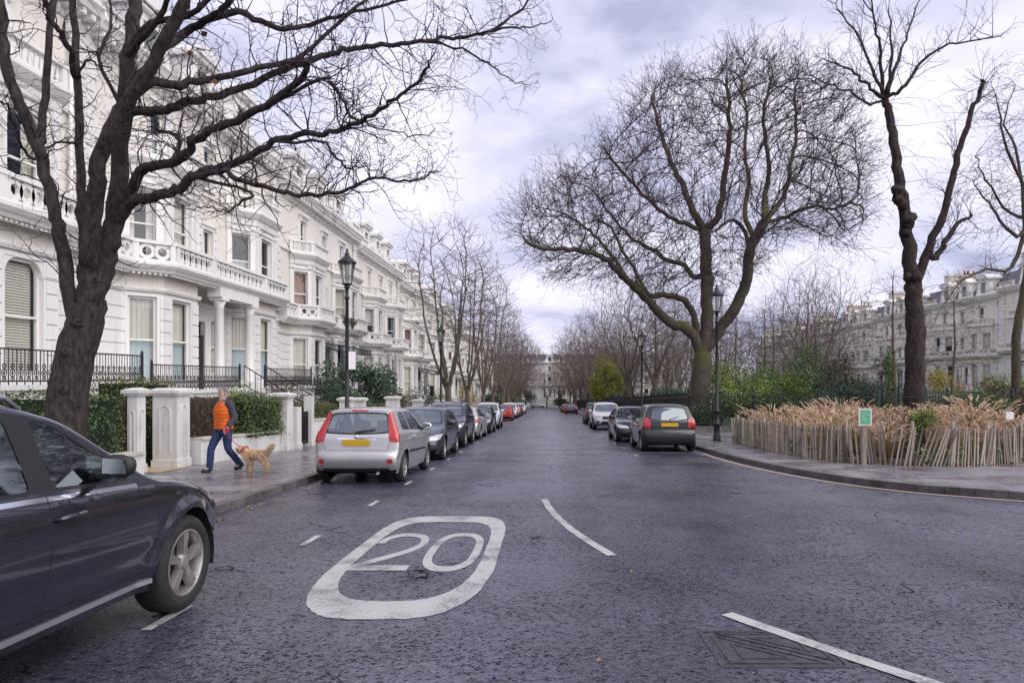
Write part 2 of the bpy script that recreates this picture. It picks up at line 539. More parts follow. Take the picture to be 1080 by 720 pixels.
def paving_mat():
    m, t, b = new_mat('paving')
    tcn = N(t, 'ShaderNodeTexCoord')
    br = N(t, 'ShaderNodeTexBrick', inputs={'Scale': 1.0, 'Mortar Size': 0.009, 'Mortar Smooth': 0.2, 'Bias': 0.0, 'Brick Width': 0.9, 'Row Height': 0.62})
    br.inputs['Color1'].default_value = (0.165, 0.155, 0.168, 1)
    br.inputs['Color2'].default_value = (0.265, 0.25, 0.26, 1)
    br.inputs['Mortar'].default_value = (0.05, 0.048, 0.05, 1)
    t.links.new(tcn.outputs['Object'], br.inputs['Vector'])
    no = N(t, 'ShaderNodeTexNoise', inputs={'Scale': 1.4, 'Detail': 7.0, 'Roughness': 0.65})
    t.links.new(tcn.outputs['Object'], no.inputs['Vector'])
    rp = ramp(t, [(0.32, (0.5, 0.48, 0.5)), (0.62, (1.1, 1.08, 1.1))])
    t.links.new(no.outputs['Fac'], rp.inputs[0])
    mul = N(t, 'ShaderNodeMix', data_type='RGBA', blend_type='MULTIPLY', inputs={0: 1.0})
    t.links.new(br.outputs['Color'], mul.inputs[6]); t.links.new(rp.outputs[0], mul.inputs[7])
    t.links.new(mul.outputs[2], b.inputs['Base Color'])
    rr = N(t, 'ShaderNodeMapRange', inputs={1: 0.35, 2: 0.65, 3: 0.14, 4: 0.5})
    t.links.new(no.outputs['Fac'], rr.inputs[0])
    t.links.new(rr.outputs[0], b.inputs['Roughness'])
    bp = N(t, 'ShaderNodeBump', inputs={'Strength': 0.4, 'Distance': 0.01})
    n3 = N(t, 'ShaderNodeTexNoise', inputs={'Scale': 30.0, 'Detail': 4.0})
    t.links.new(tcn.outputs['Object'], n3.inputs['Vector'])
    ad = N(t, 'ShaderNodeMath', operation='SUBTRACT')
    t.links.new(n3.outputs['Fac'], ad.inputs[0]); t.links.new(br.outputs['Fac'], ad.inputs[1])
    t.links.new(ad.outputs[0], bp.inputs['Height'])
    t.links.new(bp.outputs[0], b.inputs['Normal'])


def paint_mark_mat(name, col, wear):
    m, t, b = new_mat(name)
    tcn = N(t, 'ShaderNodeTexCoord')
    n1 = N(t, 'ShaderNodeTexNoise', inputs={'Scale': 34.0, 'Detail': 5.0, 'Roughness': 0.75})
    n2 = N(t, 'ShaderNodeTexNoise', inputs={'Scale': 3.0, 'Detail': 4.0})
    for n in (n1, n2):
        t.links.new(tcn.outputs['Object'], n.inputs['Vector'])
    mu = N(t, 'ShaderNodeMath', operation='ADD')
    t.links.new(n1.outputs['Fac'], mu.inputs[0]); t.links.new(n2.outputs['Fac'], mu.inputs[1])
    rp = ramp(t, [(wear - 0.07, (0.11, 0.105, 0.12)), (wear + 0.08, tuple(c * 0.8 for c in col)), (1.0, col)])
    mh = N(t, 'ShaderNodeMath', operation='MULTIPLY', inputs={1: 0.5})
    t.links.new(mu.outputs[0], mh.inputs[0]); t.links.new(mh.outputs[0], rp.inputs[0])
    t.links.new(rp.outputs[0], b.inputs['Base Color'])
    b.inputs['Roughness'].default_value = 0.5
    bp = N(t, 'ShaderNodeBump', inputs={'Strength': 0.4, 'Distance': 0.01})
    t.links.new(n1.outputs['Fac'], bp.inputs['Height']); t.links.new(bp.outputs[0], b.inputs['Normal'])


road_mat(); paving_mat()
paint_mark_mat('mark_white', (0.56, 0.545, 0.53), 0.425)
paint_mark_mat('mark_yellow', (0.62, 0.46, 0.28), 0.33)
pm('kerb_stone', (0.105, 0.096, 0.096), 0.5, 0.45, 2.2, 0.25, 30, rvar=0.15)
pm('earth', (0.045, 0.034, 0.022), 0.9, 0.4, 3.0, 0.4, 25)
pm('lawn', (0.045, 0.062, 0.022), 0.9, 0.35, 1.5, 0.5, 40)
pm('cast_iron', (0.060, 0.052, 0.060), 0.42, 0.45, 14, 0.4, 60, metal=0.2)
pm('path_tile', (0.46, 0.34, 0.22), 0.6, 0.15, 5, 0.05)
pm('terrain_far', (0.06, 0.06, 0.045), 0.95, 0.3, 0.3)

KL, KR = -4.58, 5.1
PV = 0.12


def sheet(name, pts, mat, dz, kind='structure'):
    """an irregular ground sheet on the falling street plane; pts 2D"""
    mb = MB(); mb.poly([(x, y, gz(y) + dz) for x, y in pts]); return tag(mb.build(name, mat), kind=kind)


def strip_sheet(name, left, right, mat, dz):
    mb = MB()
    for i in range(len(left) - 1):
        q = [left[i], right[i], right[i + 1], left[i + 1]]
        mb.poly([(x, y, gz(y) + dz) for x, y in q])
    return tag(mb.build(name, mat), kind='structure')


far = 1500
mb = MB()
for y0, y1 in ((-60, -30), (-30, 230), (230, 2500)):
    mb.poly([(-far, y0, gz(y0) - 0.06), (far, y0, gz(y0) - 0.06), (far, y1, gz(y1) - 0.06), (-far, y1, gz(y1) - 0.06)])
tag(mb.build('ground', 'terrain_far'), kind='structure')

END = 192
# right kerb line (road side), swinging out into the side road
kerbR = [(5.1, END), (5.1, 60), (5.1, 30), (5.1, 21), (5.14, 18.4), (5.28, 16.4), (5.58, 14.5), (5.98, 13.1), (6.55, 12.05), (7.2, 11.4), (8.0, 10.8), (9.2, 10.25), (11, 9.85), (14, 9.7), (40, 9.7)]


def smooth2(pts, n=4):
    o = []
    for i in range(len(pts) - 1):
        p0 = pts[max(0, i - 1)]; p1 = pts[i]; p2 = pts[i + 1]; p3 = pts[min(len(pts) - 1, i + 2)]
        for k in range(n):
            u = k / n
            o.append(tuple(0.5 * (2 * b + (c - a) * u + (2 * a - 5 * b + 4 * c - d) * u * u + (3 * b - a - 3 * c + d) * u ** 3) for a, b, c, d in zip(p0, p1, p2, p3)))
    o.append(pts[-1]); return o


mb = MB()
xr = [KR] * 1
mb.poly([(KL, -30, gz(-30)), (45, -30, gz(-30)), (45, 9.7, gz(9.7)), (KL, 9.7, gz(9.7))])
mb.poly([(KL, 9.7, gz(9.7)), (45, 9.7, gz(9.7)), (45, 40, gz(40)), (KL, 40, gz(40))])
mb.poly([(KL, 40, gz(40)), (KR + 0.3, 40, gz(40)), (KR + 0.3, END, gz(END)), (KL, END, gz(END))])
mb.poly([(-60, END, gz(END)), (60, END, gz(END)), (60, END + 9, gz(END + 9)), (-60, END + 9, gz(END + 9))])
tag(mb.build('road', 'asphalt'), kind='structure')

kc = kerbR[:2] + smooth2(kerbR[2:], 4)
KERB_R = kc


def offset_path(path, d):
    res = []
    for i in range(len(path)):
        a = Vector(path[max(0, i - 1)]); c = Vector(path[min(len(path) - 1, i + 1)])
        t = (c - a).normalized(); n = Vector((t.y, -t.x))
        res.append((path[i][0] - n.x * d, path[i][1] - n.y * d))
    return res


def kerb(name, path, side):
    """stone kerb with a visible face, cut into stones about 0.9 m long"""
    inner = offset_path(path, side * 0.16)
    mb = MB()
    for i in range(len(path) - 1):
        a, b = Vector(path[i]), Vector(path[i + 1]); c, d = Vector(inner[i]), Vector(inner[i + 1])
        L = (b - a).length
        n = max(1, min(60, round(L / 1.9)))
        for k in range(n):
            u0, u1 = k / n, (k + 1) / n - 0.006 / L * 1.2
            p, q = a.lerp(b, u0), a.lerp(b, u1); r, s = d.lerp(c, 1 - u1), d.lerp(c, 1 - u0)
            h = PV + rng.uniform(-0.004, 0.006)
            ring = [p, q, r, s]
            mb.hexa([(v.x, v.y, gz(v.y) - 0.05) for v in ring], [(v.x, v.y, gz(v.y) + h) for v in ring])
    return tag(mb.build(name, 'kerb_stone', fix=True), kind='structure')


kerb('kerb', kc, 1)
kl = [(KL, -30)] + [(KL, y) for y in range(-20, 60, 10)] + [(KL, 100), (KL, 150), (KL, END)]
kerb('kerb', kl, 1)

# pavements
inn = offset_path(kc, 0.16)
rb = [(7.0, END), (7.0, 60)] + [(7.0, 34)] * 1
mb = MB()
ys_far = [(inn[0], (7.3, END)), (inn[1], (7.3, 60))]
allp = []
for p in inn:
    ang = None
    # outer side: the railing line X=7.3 up to Y=34, then the line Y=34 out to the right
    if p[1] > 33:
        q = (7.3, p[1])
    else:
        u = (33 - p[1]) / (33 - 9.7)
        q = (7.3 + (46 - 7.3) * min(1, u * 1.02) ** 1.2, 34.0)
    allp.append((p, q))
for (p, q), (p2, q2) in zip(allp, allp[1:]):
    n = 6
    for k in range(n):
        u0, u1 = k / n, (k + 1) / n
        L = lambda a, b, u: (a[0] + (b[0] - a[0]) * u, a[1] + (b[1] - a[1]) * u)
        qs = [L(p2, q2, u0), L(p2, q2, u1), L(p, q, u1), L(p, q, u0)]
        mb.poly([(x, y, gz(y) + PV - 0.003) for x, y in qs])
tag(mb.build('pavement', 'paving', fix=True), kind='structure')
strip_sheet('pavement', [(-8.6, -30), (-8.6, END)], [(KL - 0.16, -30), (KL - 0.16, END)], 'paving', PV - 0.003)
# garden ground on both sides
sheet('garden_soil', [(-60, -30), (-8.0, -30), (-8.0, END), (-60, END)], 'earth', 0.06)
sheet('lawn', [(7.2, 33.9), (120, 33.9), (120, END), (7.2, END)], 'lawn', 0.06)

# ------------------------------------------------------------------ painted markings
def ribbon(mb, pts, wds, dz=0.004, rag=0.0):
    n = len(pts); L, Rr = [], []
    for i in range(n):
        a = Vector(pts[max(0, i - 1)]); c = Vector(pts[min(n - 1, i + 1)])
        t = (c - a).normalized(); nn = Vector((-t.y, t.x))
        wd = wds[i] if hasattr(wds, '__len__') else wds
        p = Vector(pts[i])
        L.append(p + nn * (wd / 2 + rng.uniform(-rag, rag))); Rr.append(p - nn * (wd / 2 + rng.uniform(-rag, rag)))
    for i in range(n - 1):
        q = [L[i], Rr[i], Rr[i + 1], L[i + 1]]
        mb.poly([(v.x, v.y, gz(v.y) + dz) for v in q])


# speed roundel: elongated ring and the figures 20
mb = MB()
cx, cy, hx, hy = -1.235, 7.12, 0.77, 2.23
K = 144
def sup(a, hx_, hy_, e):
    c, s_ = math.cos(a), math.sin(a)
    return (cx + hx_ * math.copysign(abs(c) ** (2 / e), c), cy + hy_ * math.copysign(abs(s_) ** (2 / e), s_))
ringo = [sup(2 * PI * k / K, hx + rng.uniform(-.006, .006), hy + rng.uniform(-.012, .012), 4.6 if k < K / 2 else 3.2) for k in range(K)]
ringi = [sup(2 * PI * k / K, hx - 0.155 + rng.uniform(-.004, .004), hy - 0.45 + rng.uniform(-.01, .01), 4.2 if k < K / 2 else 3.0) for k in range(K)]
for k in range(K):
    j = (k + 1) % K
    mb.poly([(x, y, gz(y) + 0.004) for x, y in (ringo[k], ringo[j], ringi[j], ringi[k])])
tag(mb.build('road_marking_ring', 'mark_white', fix=True), kind='structure')


def figure(mb, unit, x0, x1, y0, y1, wx, wy):
    """stroke a unit-square figure; strokes are thicker along the road"""
    pts = smooth2(unit, 6) if len(unit) > 3 else unit
    P = [(x0 + (x1 - x0) * u, y0 + (y1 - y0) * v) for u, v in pts]
    n = len(P); L, Rr = [], []
    for i in range(n):
        a = P[max(0, i - 1)]; c = P[min(n - 1, i + 1)]
        t = Vector(((c[0] - a[0]) / wx, (c[1] - a[1]) / wy)); t.normalize()
        nn = Vector((-t.y * wx, t.x * wy)) * 0.5
        L.append((P[i][0] + nn.x, P[i][1] + nn.y)); Rr.append((P[i][0] - nn.x, P[i][1] - nn.y))
    for i in range(n - 1):
        mb.poly([(x, y, gz(y) + 0.004) for x, y in (L[i], Rr[i], Rr[i + 1], L[i + 1])])


mb = MB()
NX, NY = 0.085, 0.20
figure(mb, [(0.04, 0.70), (0.10, 0.86), (0.28, 0.965), (0.55, 0.985), (0.80, 0.93), (0.94, 0.79), (0.93, 0.63), (0.78, 0.48), (0.5, 0.32), (0.2, 0.16), (0.03, 0.07)], -1.83, -1.31, 6.35, 8.05, NX, NY)
mb.poly([(x, y, gz(y) + 0.0045) for x, y in ((-1.85, 6.32), (-1.28, 6.32), (-1.28, 6.52), (-1.85, 6.52))])
figure(mb, [(0.5, 0.985), (0.74, 0.95), (0.92, 0.80), (0.97, 0.5), (0.92, 0.2), (0.74, 0.05), (0.5, 0.015), (0.26, 0.05), (0.08, 0.2), (0.03, 0.5), (0.08, 0.80), (0.26, 0.95), (0.5, 0.985)], -1.19, -0.69, 6.36, 8.07, NX, NY)
tag(mb.build('road_marking_figures', 'mark_white', fix=True), kind='structure')

# warning line between the lanes, bending with the junction
mb = MB()
ribbon(mb, smooth2([(0.0, 11.0), (0.12, 9.7), (0.36, 8.27), (0.69, 6.95)], 5), 0.105, rag=0.004)
ribbon(mb, smooth2([(1.34, 5.02), (1.72, 4.4), (2.15, 3.76), (2.7, 3.1)], 5), 0.115, 0.0065, rag=0.004)
for y in (4.66, 7.44, 10.3, 13.0, 15.8, 18.6, 21.4, 24.2, 27, 30, 34, 38):
    xb = -2.72 if y < 5 else -2.64; ribbon(mb, [(xb, y), (xb, y + 0.56)], 0.075)
for y in (20.0, 23.0, 26, 29, 32):
    ribbon(mb, [(2.72, y), (2.72, y + 0.5)], 0.07)
ribbon(mb, [(3.0, 21.4), (4.9, 21.4)], 0.09)
tag(mb.build('road_marking_lines', 'mark_white', fix=True), kind='structure')
mb = MB()
yl = [p for p in offset_path(kc, -0.24) if p[1] < 22]
ribbon(mb, yl, 0.10)
tag(mb.build('road_marking_yellow', 'mark_yellow', fix=True), kind='structure')

# iron cover in the road: frame and two triangular lids
mc = thing('manhole_cover', 'rusty iron utility cover with triangular lids set in the road', 'manhole cover', (1.43, 4.33, gz(4.33)))
mb = MB()
def flat(mb, poly, h, base=0.0):
    mb.hexa([(x, y, -SL * y + base) for x, y in poly], [(x, y, -SL * y + h) for x, y in poly])
a, b_ = 0.39, 0.33
for q in ([(-a, -b_), (a, -b_), (a, -b_ + .035), (-a, -b_ + .035)], [(-a, b_ - .035), (a, b_ - .035), (a, b_), (-a, b_)],
          [(-a, -b_ + .036), (-a + .035, -b_ + .036), (-a + .035, b_ - .036), (-a, b_ - .036)], [(a - .035, -b_ + .036), (a, -b_ + .036), (a, b_ - .036), (a - .035, b_ - .036)]):
    flat(mb, q, 0.004, -0.02)
mb.build('frame', 'cast_iron', mc, fix=True)
for sgn in (-1, 1):
    mb = MB()
    if sgn < 0: tri = [(-a + .05, -b_ + .05), (a - .075, -b_ + .05), (-a + .05, b_ - .07)]
    else: tri = [(a - .05, b_ - .05), (-a + .075, b_ - .05), (a - .05, -b_ + .07)]
    flat(mb, tri, 0.001, -0.02)
    c = Vector((sum(p[0] for p in tri) / 3, sum(p[1] for p in tri) / 3))
    for s_ in (0.92, 0.5):
        ring = [c + (Vector(p) - c) * s_ for p in tri]; ring2 = [c + (Vector(p) - c) * (s_ - 0.09) for p in tri]
        for i in range(3):
            j = (i + 1) % 3
            flat(mb, [ring[i], ring[j], ring2[j], ring2[i]], 0.0055, 0.0012)
    mb.build('lid', 'cast_iron', mc, fix=True)
# ------------------------------------------------------------------ vegetation
def bark_mat(name, c1, c2, moss=None, bump=0.6, sc=9.0):
    m, t, b = new_mat(name)
    tcn = N(t, 'ShaderNodeTexCoord')
    mpn = N(t, 'ShaderNodeMapping'); mpn.inputs['Scale'].default_value = (1, 1, 0.35)
    t.links.new(tcn.outputs['Object'], mpn.inputs[0])
    no = N(t, 'ShaderNodeTexNoise', inputs={'Scale': sc, 'Detail': 8.0, 'Roughness': 0.7})
    t.links.new(mpn.outputs[0], no.inputs['Vector'])
    rp = ramp(t, [(0.34, c1), (0.66, c2)])
    t.links.new(no.outputs['Fac'], rp.inputs[0])
    last = rp.outputs[0]
    if moss:
        ge = N(t, 'ShaderNodeNewGeometry'); sp = N(t, 'ShaderNodeSeparateXYZ')
        t.links.new(ge.outputs['Normal'], sp.inputs[0])
        n2 = N(t, 'ShaderNodeTexNoise', inputs={'Scale': 1.3, 'Detail': 5.0})
        t.links.new(tcn.outputs['Object'], n2.inputs['Vector'])
        ad = N(t, 'ShaderNodeMath', operation='MULTIPLY_ADD', inputs={1: 0.45}); t.links.new(sp.outputs['Z'], ad.inputs[0]); t.links.new(n2.outputs['Fac'], ad.inputs[2])
        mk = ramp(t, [(0.50, (0, 0, 0)), (0.85, (1, 1, 1))]); t.links.new(ad.outputs[0], mk.inputs[0])
        mx_ = N(t, 'ShaderNodeMix', data_type='RGBA'); mx_.inputs[7].default_value = (*moss, 1)
        t.links.new(mk.outputs[0], mx_.inputs[0]); t.links.new(last, mx_.inputs[6]); last = mx_.outputs[2]
    t.links.new(last, b.inputs['Base Color'])
    b.inputs['Roughness'].default_value = 0.85
    b.inputs['Specular IOR Level'].default_value = 0.25
    bp = N(t, 'ShaderNodeBump', inputs={'Strength': bump, 'Distance': 0.03})
    t.links.new(no.outputs['Fac'], bp.inputs['Height']); t.links.new(bp.outputs[0], b.inputs['Normal'])


bark_mat('bark_dark', (0.014, 0.011, 0.011), (0.098, 0.078, 0.072), sc=24, bump=1.0)
bark_mat('twig_dark', (0.034, 0.021, 0.032), (0.070, 0.044, 0.062), bump=0.1)
bark_mat('bark_moss', (0.050, 0.042, 0.034), (0.135, 0.112, 0.090), moss=(0.115, 0.105, 0.028))
bark_mat('twig_plane', (0.055, 0.036, 0.046), (0.105, 0.072, 0.086), bump=0.1)
bark_mat('bark_brown', (0.018, 0.013, 0.012), (0.090, 0.066, 0.056), sc=11, bump=1.0)
bark_mat('bark_grey', (0.095, 0.076, 0.062), (0.20, 0.168, 0.135), moss=(0.12, 0.10, 0.05))
bark_mat('twig_far', (0.115, 0.085, 0.078), (0.190, 0.148, 0.132), bump=0.1)
bark_mat('bark_birch', (0.16, 0.14, 0.13), (0.42, 0.39, 0.37), sc=5)
leaf_mat('leaf_holly', (0.014, 0.034, 0.018), (0.090, 0.145, 0.080), 0.35)
leaf_mat('leaf_hedge', (0.022, 0.046, 0.012), (0.120, 0.180, 0.046), 0.45)
leaf_mat('leaf_hedge_light', (0.045, 0.060, 0.010), (0.170, 0.170, 0.035), 0.5)
leaf_mat('leaf_bamboo', (0.080, 0.105, 0.016), (0.320, 0.320, 0.060), 0.5)
leaf_mat('leaf_laurel', (0.028, 0.062, 0.018), (0.155, 0.240, 0.070), 0.35)
leaf_mat('leaf_dark', (0.008, 0.018, 0.011), (0.045, 0.074, 0.042), 0.5)
leaf_mat('leaf_bright', (0.075, 0.125, 0.020), (0.270, 0.340, 0.080), 0.45)
leaf_mat('leaf_brown', (0.040, 0.026, 0.016), (0.130, 0.095, 0.060), 0.8)
leaf_mat('leaf_yellow', (0.12, 0.10, 0.015), (0.42, 0.34, 0.04), 0.6)
leaf_mat('leaf_red', (0.12, 0.045, 0.02), (0.30, 0.13, 0.04), 0.6)
leaf_mat('straw', (0.42, 0.27, 0.16), (0.90, 0.70, 0.50), 0.75)
leaf_mat('straw_blade', (0.11, 0.08, 0.03), (0.36, 0.25, 0.12), 0.7)
leaf_mat('fallen', (0.09, 0.05, 0.02), (0.42, 0.25, 0.06), 0.7)


def rand_unit(n):
    v = nrng.normal(size=(n, 3)); return v / np.linalg.norm(v, axis=1, keepdims=True)


def leaf_arrays(P, Nn, size, aspect=0.45, droop=0.0):
    """diamond leaves at P with normals near Nn"""
    n = len(P)
    a = rand_unit(n)
    t = np.cross(Nn, a); t /= np.linalg.norm(t, axis=1, keepdims=True) + 1e-9
    t[:, 2] -= droop; t /= np.linalg.norm(t, axis=1, keepdims=True) + 1e-9
    b = np.cross(Nn, t)
    s = size * nrng.uniform(0.6, 1.35, size=(n, 1))
    V = np.empty((n, 4, 3))
    V[:, 0] = P; V[:, 1] = P + t * s * 0.5 + b * s * aspect * 0.5 + Nn * s * 0.06
    V[:, 2] = P + t * s; V[:, 3] = P + t * s * 0.5 - b * s * aspect * 0.5 + Nn * s * 0.06
    F = np.arange(n * 4).reshape(n, 4)
    rnd = np.repeat(nrng.uniform(0, 1, n), 4)
    return V.reshape(-1, 3), F, rnd


def blob_points(blobs, n, shell=0.35):
    vol = np.array([b[1][0] * b[1][1] * b[1][2] for b in blobs]) ** 0.67
    k = nrng.choice(len(blobs), n, p=vol / vol.sum())
    d = rand_unit(n)
    r = 1 - shell * nrng.uniform(0, 1, (n, 1)) ** 1.5 * 1.6
    c = np.array([b[0] for b in blobs])[k]; rad = np.array([b[1] for b in blobs])[k]
    P = c + d * rad * r
    Nn = d / rad; Nn /= np.linalg.norm(Nn, axis=1, keepdims=True)
    Nn = Nn + rand_unit(n) * 0.8; Nn /= np.linalg.norm(Nn, axis=1, keepdims=True)
    return P, Nn


def sub_blobs(c, r, n, fr=0.42, flat=1.0):
    """an uneven crown: many small clumps round an ellipsoid"""
    o = []
    for _ in range(n):
        d = np.array(rand_unit(1)[0]); d[2] = d[2] * 0.9 + 0.15
        q = np.array(c) + d * np.array(r) * rng.uniform(0.45, 0.85)
        s = rng.uniform(0.6, 1.2) * fr
        o.append((q, np.array(r) * s * np.array([1, 1, flat])))
    return o


def bush(name, label, cat, loc, r, mat, n=2600, leaf=0.09, clumps=14, group=None, stem='bark_dark', aspect=0.45, droop=0.0, fr=0.42):
    """evergreen shrub: leaf clumps on a few stems; loc is its foot"""
    t = thing(name, label, cat, loc, 0, group)
    blobs = sub_blobs((0, 0, r[2] * 1.0), r, clumps, fr)
    P, Nn = blob_points(blobs, n)
    P[:, 2] = np.maximum(P[:, 2], 0.03)
    V, F, rd = leaf_arrays(P, Nn, leaf, aspect, droop)
    np_mesh('foliage', V, F, mat, t, rd)
    mb = MB()
    for q, s in blobs[:9]:
        e = Vector(q); mid = Vector((e.x * 0.35, e.y * 0.35, e.z * 0.5))
        mb.tube([(rng.uniform(-.08, .08), rng.uniform(-.08, .08), -0.05), mid, e], [0.03, 0.02, 0.006], 5)
    mb.build('stem', stem, t)
    return t


def hedge(name, label, loc, sx, sy, sz, mat, n, leaf=0.05, group=None, ragged=0.05):
    """clipped hedge standing on loc (corner x0,y0), following the fall of the street"""
    t = thing(name, label, 'hedge', loc, 0, group)
    mb = MB()
    q = 0.07
    bot = [(q, q, 0), (sx - q, q, -SL * q), (sx - q, sy - q, -SL * (sy - q)), (q, sy - q, -SL * (sy - q))]
    mb.hexa(bot, [(x, y, sz - q - SL * y) for x, y, z in bot])
    mb.build('hedge_core', 'leaf_dark', t)  # solid dark green core box, filling in behind the surface leaves
    A = [(sx * sz, 'f'), (sx * sz, 'b'), (sy * sz, 'l'), (sy * sz, 'r'), (sx * sy, 't')]
    tot = sum(a for a, _ in A); Ps, Ns = [], []
    for a, s in A:
        k = max(4, int(n * a / tot)); u, v = nrng.uniform(0, 1, k), nrng.uniform(0, 1, k)
        if s in 'fb':
            p = np.c_[u * sx, np.full(k, 0 if s == 'f' else sy), v * sz]; nn = (0, -1 if s == 'f' else 1, 0)
        elif s in 'lr':
            p = np.c_[np.full(k, 0 if s == 'l' else sx), u * sy, v * sz]; nn = (-1 if s == 'l' else 1, 0, 0)
        else:
            p = np.c_[u * sx, v * sy, np.full(k, sz)]; nn = (0, 0, 1)
        wob = np.sin(p[:, 0] * 4.1 + p[:, 2] * 5.3) * 0.4 + np.sin(p[:, 1] * 3.3 + p[:, 2] * 3.7 + 1) * 0.6
        p = p + np.array(nn) * (wob * ragged + nrng.normal(0, ragged * 0.6, k))[:, None]
        Ps.append(p); m_ = np.array(nn, float) + rand_unit(k) * 0.9
        Ns.append(m_ / np.linalg.norm(m_, axis=1, keepdims=True))
    P = np.concatenate(Ps); Nn = np.concatenate(Ns)
    P[:, 2] -= SL * P[:, 1]
    V, F, rd = leaf_arrays(P, Nn, leaf, 0.55)
    np_mesh('foliage', V, F, mat, t, rd)
    return t


# ---- branching
class Skel:
    """points with parents and radii"""
    def __init__(s):
        s.p, s.par, s.r = [], [], []

    def add(s, p, par, r):
        s.p.append(Vector(p)); s.par.append(par); s.r.append(r); return len(s.p) - 1

    def path(s, pts, r0, r1, par=-1, step=None, wob=0.0):
        """polyline of points from par; returns the indices"""
        ids = []
        pts = [Vector(p) for p in pts]
        src = ([s.p[par]] if par >= 0 else []) + pts
        if len(src) > 2:
            sm = [Vector(q) for q in smooth2([tuple(v) for v in src], 4)]
        else:
            sm = [src[0].lerp(src[-1], k / 4) for k in range(5)]
        if par >= 0: sm = sm[1:]
        n = len(sm); cur = par
        for i, q in enumerate(sm):
            u = i / max(1, n - 1)
            if wob: q = q + Vector((rng.gauss(0, wob), rng.gauss(0, wob), rng.gauss(0, wob)))
            cur = s.add(q, cur, r0 + (r1 - r0) * u ** 0.8)
            ids.append(cur)
        return ids

    def nearest(s, p, ids):
        return min(ids, key=lambda i: (s.p[i] - Vector(p)).length)

    def grow(s, par, d, length, r, depth, spread=0.7, up=0.15, kink=0.22, kids=4, rmin=0.002, seg=None, droop=0.0):
        """a branch with kinks that carries smaller ones"""
        seg = seg or max(3, int(length / 0.16))
        d = d.normalized(); cur = par; L = length / seg
        for i in range(seg):
            u = (i + 1) / seg
            d = (d + Vector((rng.gauss(0, kink), rng.gauss(0, kink), rng.gauss(0, kink) + up * 0.25 - droop * u)))
            d.normalize()
            cur = s.add(s.p[cur] + d * L, cur, max(rmin, r * (1 - 0.75 * u)))
            if depth > 0 and i > 0 and rng.random() < kids / seg:
                ax = d.orthogonal(); ax.rotate(Matrix.Rotation(rng.uniform(0, 2 * PI), 3, d))
                nd = (d * math.cos(spread) + ax * math.sin(spread) * rng.uniform(0.7, 1.3)).normalized()
                s.grow(cur, nd, length * rng.uniform(0.35, 0.62) * (1 - 0.35 * u), max(rmin, r * 0.55), depth - 1, spread, up, kink, kids, rmin, None, droop)
        return cur

    def meshes(s, parent, bark, twig, r_split=0.02, sides=(12, 7, 4, 3), names=('trunk', 'crown'), rough=0.0):
        n = len(s.p); kids = [[] for _ in range(n)]
        for i, q in enumerate(s.par):
            if q >= 0: kids[q].append(i)
        big, small = MB(), MB()
        stack = [(i, -1) for i in range(n) if s.par[i] < 0]
        while stack:
            i, par = stack.pop()
            chain, rad = ([s.p[par]], [min(s.r[par], s.r[i] * 1.12)]) if par >= 0 else ([], [])
            cur = i
            while True:
                chain.append(s.p[cur]); rad.append(s.r[cur])
                ks = kids[cur]
                if not ks: break
                best = max(ks, key=lambda k: s.r[k])
                for k in ks:
                    if k != best: stack.append((k, cur))
                cur = best
            if len(chain) < 2: continue
            # split at the threshold
            j = next((q for q, r_ in enumerate(rad) if r_ < r_split), len(rad))
            if j >= 2:
                r0 = max(rad); ns = sides[0] if r0 > 0.09 else (sides[1] if r0 > 0.04 else sides[2])
                e = min(len(chain), j + 1)
                b0 = len(big.v)
                big.tube(chain[:e], rad[:e], ns, cap=False)
                if rough and r0 > 0.06:
                    for q in range(b0, len(big.v)):
                        c = chain[(q - b0) // ns]; v = Vector(big.v[q])
                        big.v[q] = tuple(c + (v - c) * (1 + rng.gauss(0, rough)))
            if j < len(chain):
                a = max(0, j - 1) if j >= 2 else 0
                if len(chain) - a >= 2:
                    ns = sides[2] if rad[a] > 0.012 else sides[3]
                    small.tube(chain[a:], rad[a:], ns, cap=False)
        o1 = big.build(names[0], bark, parent)
        o2 = small.build(names[1], twig, parent) if small.f else None
        return o1, o2


